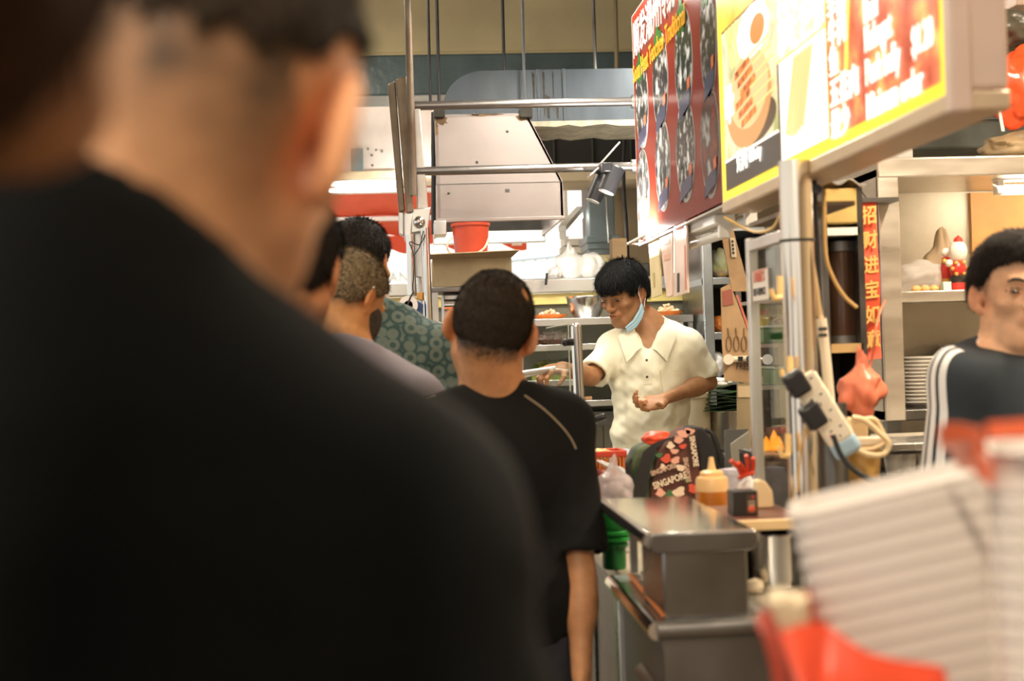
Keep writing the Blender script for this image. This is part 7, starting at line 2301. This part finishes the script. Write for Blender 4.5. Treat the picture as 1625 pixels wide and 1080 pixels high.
    r = Person(); r.o = o; r.hp = hp; r.hR = hR; r.hc = hc; r.T = T; r.arms = arms; r.shirt = shirt; r.hs = hs
    r.bd = bd
    return r


def frame_z(d):
    """basis whose z axis is d"""
    d = v3(d); d = d / np.linalg.norm(d)
    a = np.cross(d, v3(0, 1, 0) if abs(d[1]) < .9 else v3(1, 0, 0)); a /= np.linalg.norm(a)
    return np.stack((a, np.cross(d, a), d), 1)


def to_local(loc, rz, p):
    M_ = (Matrix.Translation(Vector(loc)) @ Matrix.Rotation(rz, 4, 'Z')).inverted()
    return v3(tuple(M_ @ Vector(p)))


def cloth(name, c, rough=.9, var=.25, vs=8, bump=.25, bs=140, c2=None):
    return mat(name, c, rough, var=var, vscale=vs, bump=bump, bscale=bs, color2=c2, spec=.25)


HAIR_B = hair_mat('black_hair', (.018, .015, .013))
HAIR_DB = hair_mat('dark_brown_hair', (.030, .021, .014))
from mathutils.bvhtree import BVHTree
# ------------------------------------------------------------------ the cast
def stand(px, Y):
    q = P(px, 560, Y)
    return (q.x, Y, 0)


# A: man in black, back of neck close to the camera
locA = (-.212, .84, 0); rzA = math.radians(-6)
hcA = to_local(locA, rzA, P(312, 180, .855))
A_ = build_person('man in a black collared shirt seen from behind, shaved nape close up', locA, rzA, dict(
    s=.995, hs=1.06, lean=-1, side=4, wide=1.10, drop=.07, es=1.15, hc=hcA, head=(-14, 10, 12), h=.0055, skin=(.62, .33, .175), neck=.078, zline=[-.035, -.035, -.02, .012, .015, .034, .058, .072, .08],
    fade=.035, stub=.80, hairc=(.035, .024, .016), ear=.62, eyes=True, hwide=1.14,
    hair=dict(mat=HAIR_DB, t=.004, zline=[.02, .02, .03, .05, .05, .055, .065, .078, .085], n=5000, len=.012, lift=.0),
    shirt=dict(mat=cloth('black_knit', (.005, .0062, .0068), .95, .2, 6, .2, 160), off=.016, stand=(1.38, 1.57, .104, .090), neckz=-.018, neckf=.75, sleeve=.7, fold=.006)))

# B: brown haired head at the left edge
locB = (-.385, .40, 0); rzB = math.radians(-90)
hcB = to_local(locB, rzB, P(-225, -345, .46))
B_ = build_person('person with brown hair in a dark top standing closest at the shoulder', locB, rzB, dict(
    s=.98, lean=16, hc=hcB, head=(65, 0, 0), h=.006, skin=(.36, .18, .09), eyes=True, stub=0,
    hair=dict(mat=hair_mat('brown_hair', (.045, .019, .007), (.025, .010, .004)), t=.020, zline=[-.13, -.13, -.13, -.125, -.12, -.10, .0, .06, .08], n=5000, len=.03, up=.1,
              add=[((0, -.025, -.045), (.100, .090, .085), .03)]),
    shirt=dict(mat=cloth('dark_top', (.012, .012, .014)), off=.008, sleeve=.6)))

# C: dark haired man half hidden behind A
locC = stand(385, 2.45)
hcC = to_local(locC, 0, P(462, 425, 2.45))
C_ = build_person('dark haired man half hidden behind the shaved nape, head bent', locC, 0, dict(
    s=.985, lean=5, wide=.80, drop=.07, hc=hcC, head=(-12, 14, 4), h=.006, skin=(.48, .22, .10), hair=dict(mat=HAIR_B, t=.009, n=6000, len=.016),
    shirt=dict(mat=cloth('charcoal_shirt', (.03, .032, .035)), off=.012, collar=(.062, .014))))

# D: grey haired man in lavender
locD = stand(548, 3.35)
rzD = math.radians(-16)
hcD = to_local(locD, rzD, P(556, 474, 3.42))
D_ = build_person('grey haired bearded man in a lavender shirt with head bent down', locD, rzD, dict(
    s=.965, lean=6, drop=.055, hc=hcD, head=(-24, 34, 4), hs=.93, h=.005, skin=(.52, .25, .095), fade=.01, stub=.5, hairc=(.10, .085, .06), eyes=True,
    hair=dict(mat=hair_mat('grey_hair', (.36, .27, .16), (.05, .04, .03)), t=.007, n=8000, len=.014, w=.0010,
              zline=[-.05, -.05, -.038, .01, .012, .03, .055, .072, .08]),
    shirt=dict(mat=cloth('lavender_cotton', (.26, .24, .29), .85, .12, 10, .15, 200), off=.014, stand=(1.40, 1.49, .078, .070), neckf=.45, h=.007, fold=.009)))
bpts = []
MBb = MB()
for q in (1,):
    MBb.ball(Vector(D_.hp((q * .058, .052, -.048))), (.012, .030, .050), 14, 10, Matrix([list(r) for r in D_.hR]))
MBb.ball(Vector(D_.hp((0, .075, -.10))), (.042, .032, .035), 14, 10, Matrix([list(r) for r in D_.hR]))
MBb.ball(Vector(D_.hp((-.062, .035, -.058))), (.016, .03, .045), 14, 10, Matrix([list(r) for r in D_.hR]))
MBb.build('beard', hair_mat('beard_hair', (.055, .045, .035)), D_.o, smooth=60)
eq = D_.hp((.086, -.02, .022))
MB().ball(Vector(eq), (.004, .006, .005), 10, 6).build('ear_stud', CHROME, D_.o)

# E: man in the teal patterned shirt
PATT = bpy.data.materials.new('teal_batik'); PATT.use_nodes = True
nt = PATT.node_tree; b = nt.nodes['Principled BSDF']; b.inputs['Roughness'].default_value = .85
tc = nt.nodes.new('ShaderNodeTexCoord')
vo = nt.nodes.new('ShaderNodeTexVoronoi'); vo.inputs['Scale'].default_value = 27; vo.inputs['Randomness'].default_value = .35
ml = nt.nodes.new('ShaderNodeMath'); ml.operation = 'MULTIPLY'; ml.inputs[1].default_value = 13
sn = nt.nodes.new('ShaderNodeMath'); sn.operation = 'SINE'
rp = nt.nodes.new('ShaderNodeValToRGB')
e = rp.color_ramp.elements
e[0].position = .25; e[0].color = (.115, .145, .13, 1); e[1].position = .9; e[1].color = (.028, .060, .060, 1)
el = e.new(.6); el.color = (.07, .125, .12, 1)
mr = nt.nodes.new('ShaderNodeMapRange'); mr.inputs['From Min'].default_value = -1; mr.inputs['From Max'].default_value = 1
nz = nt.nodes.new('ShaderNodeTexNoise'); nz.inputs['Scale'].default_value = 30
ad = nt.nodes.new('ShaderNodeMath'); ad.operation = 'MULTIPLY_ADD'; ad.inputs[1].default_value = .5
nt.links.new(tc.outputs['Object'], vo.inputs['Vector']); nt.links.new(vo.outputs['Distance'], ml.inputs[0]); nt.links.new(ml.outputs[0], sn.inputs[0])
nt.links.new(tc.outputs['Object'], nz.inputs['Vector']); nt.links.new(nz.outputs['Fac'], ad.inputs[0])
nt.links.new(sn.outputs[0], mr.inputs['Value']); nt.links.new(mr.outputs['Result'], ad.inputs[2])
sb_ = nt.nodes.new('ShaderNodeMath'); sb_.operation = 'SUBTRACT'; sb_.inputs[1].default_value = .25
nt.links.new(ad.outputs[0], sb_.inputs[0]); nt.links.new(sb_.outputs[0], rp.inputs['Fac']); nt.links.new(rp.outputs['Color'], b.inputs['Base Color'])
locE = stand(592, 3.95)
rzE = math.radians(-10)
hcE = to_local(locE, rzE, P(572, 418, 4.0))
thinE = lambda p: 1 - .8 * np.exp(-(((p - v3(-.015, -.065, .085)) / v3(.035, .035, .035)) ** 2).sum(1))
E_ = build_person('man in a teal ring patterned shirt with thinning black hair', locE, rzE, dict(
    s=1.045, lean=3, drop=.05, hc=hcE, head=(-14, 8, 0), h=.005, skin=(.50, .25, .12), eyes=True,
    hair=dict(mat=HAIR_B, t=.009, n=9000, len=.020, w=.0009, up=.2, thin=thinE),
    shirt=dict(mat=PATT, off=.018, collar=(.062, .014), sleeve=.75, h=.008, fold=.011)))

# F: man in the black tee shirt
locF = stand(788, 3.06)
rzF = math.radians(6)
hcF = to_local(locF, rzF, P(779, 522, 3.06))
def thinF(p):
    a = np.exp(-(((p - v3(.056, -.058, .076)) / v3(.030, .034, .028)) ** 2).sum(1))
    b_ = np.exp(-(((p - v3(-.066, -.055, .040)) / v3(.022, .034, .030)) ** 2).sum(1))
    return 1 - .95 * a - .72 * b_
elF = to_local(locF, rzF, P(921, 912, 3.02)); wrF = to_local(locF, rzF, P(923, 1072, 2.95))
F_ = build_person('man in a black tee shirt with cropped thinning hair and protruding ears', locF, rzF, dict(
    s=.905, lean=5, drop=.025, hc=hcF, head=(-8, 6, 13), hs=1.04, h=.0045, skin=(.50, .235, .105), neck=.060, ear=.85, es=1.1, fade=.016, stub=.9, eyes=True, hairc=(.030, .024, .018),
    zline=[-.066, -.064, -.046, .006, .01, .03, .055, .072, .08], hmask=lambda p: np.clip(thinF(p), .15, 1),
    armR=(None, elF, wrF), handR=dict(n=v3(-.8, .3, 0)),
    hair=dict(mat=HAIR_DB, t=.0045, n=15000, len=.0085, w=.0007, up=.5, thin=thinF, zline=[-.052, -.05, -.035, .015, .016, .034, .058, .074, .082]),
    stubble=dict(mat=HAIR_DB, n=9000, len=.005),
    shirt=dict(mat=cloth('black_jersey', (.007, .0068, .0066), .92, .2, 6, .2, 180), off=.012, collar=(.061, .009), sleeve=.86, flare=.018, neckf=.24, neckz=-.004, h=.007, fold=.005)))

# pale tubes painting a lit rim along the shoulders of the black tee
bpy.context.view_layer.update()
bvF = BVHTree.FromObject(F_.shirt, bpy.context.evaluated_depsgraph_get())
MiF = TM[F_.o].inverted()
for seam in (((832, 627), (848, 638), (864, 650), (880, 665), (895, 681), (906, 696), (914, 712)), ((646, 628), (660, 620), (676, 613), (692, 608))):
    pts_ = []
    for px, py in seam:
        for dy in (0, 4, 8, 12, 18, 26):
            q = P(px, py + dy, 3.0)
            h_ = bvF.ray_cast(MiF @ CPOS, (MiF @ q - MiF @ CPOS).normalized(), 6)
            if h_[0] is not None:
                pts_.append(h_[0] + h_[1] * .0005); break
    if len(pts_) > 2: MB().tube(pts_, .0020, seg=6).build('shoulder_lit_rim', mat('tan_lit_rim', (.34, .26, .17), .8), F_.o)

# G: the cook
YG = 5.40
locG = (P(1034, 560, YG).x, YG, 0)
rzG = math.radians(163)
hcG = to_local(locG, rzG, P(990, 466, YG - .05))
L_ = lambda px, py, Y: to_local(locG, rzG, P(px, py, Y))
elR, wrR = L_(938, 598, YG - .10), L_(893, 582, YG - .20)
elL, wrL = L_(1124, 606, YG - .06), L_(1052, 634, YG - .25)
G_ = build_person('cook in a cream polo shirt looking down, face mask hanging from one ear', locG, rzG, dict(
    s=1.02, lean=5, drop=.02, hc=hcG, head=(-30, 20, 2), hs=.98, h=.0038, pad=.21, zfine=.98, skin=(.36, .175, .080), neck=.050, face=True, eyes=True, stub=.6, hwide=.95, jaw=.94, wide=.84, armr=.86,
    ruddy=(1.1, .85, .8), zline=[-.07, -.068, -.055, -.01, -.005, .022, .048, .066, .075],
    armR=(None, elR, wrR), handR=dict(d=L_(866, 588, YG - .25) - wrR, n=v3(.1, -.1, -1.0), curls=(.7, .85, .5), thumb=.7),
    armL=(None, elL, wrL), handL=dict(d=L_(1008, 646, YG - .30) - wrL, n=v3(-.35, .4, .85), curls=(.45, .6, .4), thumb=.8),
    hair=dict(mat=hair_mat('jet_black_hair', (.012, .0125, .013)), t=.013, n=11000, len=.030, w=.0010, up=.12, comb=True, lift=.0,
              zline=[-.045, -.043, -.03, .022, .010, .006, .030, .040, .042],
              flow=lambda b_, n: np.tile(v3(0, .25, -.95), (len(b_), 1)),
              add=[((0, .055, .062), (.068, .045, .038), .03), ((0, .0, .07), (.078, .085, .058), .03)]),
    shirt=dict(mat=cloth('cream_pique', (.80, .765, .60), .85, .05, 8, .12, 260), off=.010, sleeve=.86, flare=.014, cap=.046, collar=(.060, .010), vneck=True, vopen=True, neckf=.36, hem=.80, h=.0055, fold=.017,
               wave=lambda q: .8 * np.sin(q[:, 2] * 34 + 9 * np.abs(q[:, 0] - .05) + 2 * np.sin(q[:, 0] * 12)) * np.exp(-((q[:, 2] - 1.02) / .12) ** 2)),
    tmat=mat('grey_trousers', (.10, .10, .11), .85)))
# mask folded under the chin, ear loops
hp = G_.hp
BLUE_M = mat('pale_blue_mask', (.36, .55, .66), .8, bump=.2, bscale=80)
mp = [(-.078, .012, -.046), (-.072, .030, -.068), (-.056, .058, -.095), (-.028, .082, -.112)]
def maskf(u, v):
    k = min(int(u * 3), 2); f = u * 3 - k
    a, c_ = v3(mp[k]), v3(mp[k + 1])
    p = a + (c_ - a) * f
    w_ = .014 + .020 * math.sin(min(1, (1 - u) * 1.3 + .2) * math.pi * .5)
    return tuple(hp(p + v3(-.006 - .003 * math.sin(v * 18), .004, w_ * (v - .8))))
MB().sheet(maskf, 18, 10, .003).build('face_mask', BLUE_M, G_.o, smooth=60)
LOOP = mat('white_elastic', (.85, .83, .80), .7)
MB().tube([Vector(hp(p)) for p in ((-.082, .012, -.055), (-.083, .014, -.02), (-.083, .012, .012), (-.086, -.004, .026))], .0014, seg=6).build('ear_loop', LOOP, G_.o)
MB().tube([Vector(hp(p)) for p in ((-.083, .004, -.060), (-.087, -.002, -.040), (-.089, -.010, -.030))], .0014, seg=6).build('ear_loop', LOOP, G_.o)
# collar leaves, placket, buttons, pocket laid on the shirt surface
def surf(person, p, d=(0, -1, 0), lift=.002):
    bv = person.__dict__.setdefault('bv', BVHTree.FromObject(person.shirt, bpy.context.evaluated_depsgraph_get()))
    h_ = bv.ray_cast(Vector(p) - Vector(d) * .5, Vector(d), 1.5)
    if h_[0] is None: return Vector(p)
    return h_[0] + h_[1] * lift
bpy.context.view_layer.update()
def patch(name, person, corners, m, nu=10, nv=10, lift=.003, th=.003, curl=0.0):
    a, b_, c_, d_ = [v3(p) for p in corners]
    def f(u, v):
        q = (a * (1 - u) + b_ * u) * (1 - v) + (d_ * (1 - u) + c_ * u) * v
        return surf(person, q, (0, -1, 0), lift + curl * v)
    return MB().sheet(f, nu, nv, th).build(name, m, person.o, smooth=60)
T_ = G_.T
SHM = MC['cream_pique']
for q in (-1, 1):
    patch('collar_leaf', G_, [T_((q * .060, .1, 1.462)), T_((q * .024, .13, 1.365)), T_((q * .068, .13, 1.318)), T_((q * .104, .1, 1.405))], SHM, lift=.008, th=.004, curl=.004)
patch('placket', G_, [T_((-.018, .12, 1.345)), T_((.018, .12, 1.345)), T_((.016, .12, 1.235)), T_((-.016, .12, 1.235))], SHM, 6, 14, .0025, .002)
for z in (1.322, 1.262):
    MB().ball(surf(G_, T_((0, .12, z)), lift=.004), (.005, .003, .005), 10, 6).build('button', mat('dark_button', (.08, .06, .04), .4), G_.o)
patch('chest_pocket', G_, [T_((-.045, .12, 1.285)), T_((-.135, .12, 1.285)), T_((-.125, .12, 1.175)), T_((-.055, .12, 1.175))], SHM, 10, 12, .0035, .003)
# tongs in his hand, morsel in the other
pa, pb = P(868, 586, YG - .27), P(805, 600, YG - .34)
t = thing('tongs', 'long silver serving tongs held out in the cook\'s hand', 'tongs', pb)
MB().tube([pa + Vector((.03, .01, .004)), pa.lerp(pb, .5) + Vector((0, 0, .005)), pb + Vector((0, 0, .006))], [.008, .010, .010], seg=10).build('upper_arm', mat('dull_silver', (.62, .64, .62), .35, .7), t, world=True)
MB().tube([pa + Vector((.02, .01, -.004)), pa.lerp(pb, .5) - Vector((0, 0, .007)), pb - Vector((0, 0, .008))], [.005, .006, .005], seg=10).build('lower_arm', MC['dull_silver'], t, world=True)
MB().ball(pa + Vector((.022, .01, 0)), .012).build('hinge', STEEL, t, world=True)
o = crumple('cooked_morsel', P(1018, 637, YG - .31), (.022, .018, .014), mat('cooked_pink', (.62, .28, .16), .5), None, 77, label='cooked pinkish morsel cupped in the cook\'s palm', cat='food')

# H: man in the navy jersey with white sleeve stripes
JER = bpy.data.materials.new('navy_jersey'); JER.use_nodes = True
nt = JER.node_tree; b = nt.nodes['Principled BSDF']; b.inputs['Roughness'].default_value = .8
tc = nt.nodes.new('ShaderNodeTexCoord'); sx_ = nt.nodes.new('ShaderNodeSeparateXYZ'); nt.links.new(tc.outputs['Object'], sx_.inputs[0])
def mth(op, a, b_=None):
    n = nt.nodes.new('ShaderNodeMath'); n.operation = op
    for i, q in enumerate((a, b_)):
        if q is None: continue
        if isinstance(q, (int, float)): n.inputs[i].default_value = q
        else: nt.links.new(q, n.inputs[i])
    return n.outputs[0]
# stripes run down the outside of the sleeve: bands in the fore-aft coordinate
yy = mth('ADD', sx_.outputs['Y'], .012)
per = mth('PINGPONG', mth('ADD', yy, .0125), .0125)
band = mth('LESS_THAN', per, .0085)
rng_ = mth('LESS_THAN', mth('ABSOLUTE', mth('SUBTRACT', yy, 0.0)), .0335)
out_ = mth('GREATER_THAN', mth('ABSOLUTE', sx_.outputs['X']), .142)
msk = mth('MULTIPLY', mth('MULTIPLY', mth('GREATER_THAN', per, .0042), rng_), out_)
mxn = nt.nodes.new('ShaderNodeMix'); mxn.data_type = 'RGBA'
mxn.inputs[6].default_value = (.016, .024, .032, 1); mxn.inputs[7].default_value = (.74, .73, .74, 1)
nt.links.new(msk, mxn.inputs[0]); nt.links.new(mxn.outputs[2], b.inputs['Base Color'])
YH = 2.88
locH = (P(1604, 560, YH).x + .01, YH, 0); rzH = math.radians(195)
hcH = to_local(locH, rzH, P(1612, 465, YH))
shH = to_local(locH, rzH, P(1541, 588, YH - .03))
H_ = build_person('young man in a navy jersey with three white sleeve stripes by the cabinet', locH, rzH, dict(
    s=.945, hc=hcH, head=(-19, 0, 0), hs=1.0, h=.0042, skin=(.74, .44, .27), neck=.056, eyes=True, stub=.5, fade=.008, ear=.5, jaw=.90,
    zline=[-.05, -.048, -.035, .005, -.008, .012, .052, .066, .07], wide=.80,
    hair=dict(mat=HAIR_B, t=.012, n=10000, len=.016, w=.0009, up=.35, lift=.0, zline=[-.03, -.03, -.018, .026, .016, .036, .058, .064, .066], add=[((0, .035, .09), (.060, .055, .030), .03)]),
    shirt=dict(mat=JER, off=.012, collar=(.060, .008), sleeve=.9, neckf=.34, h=.006, fold=.004)))
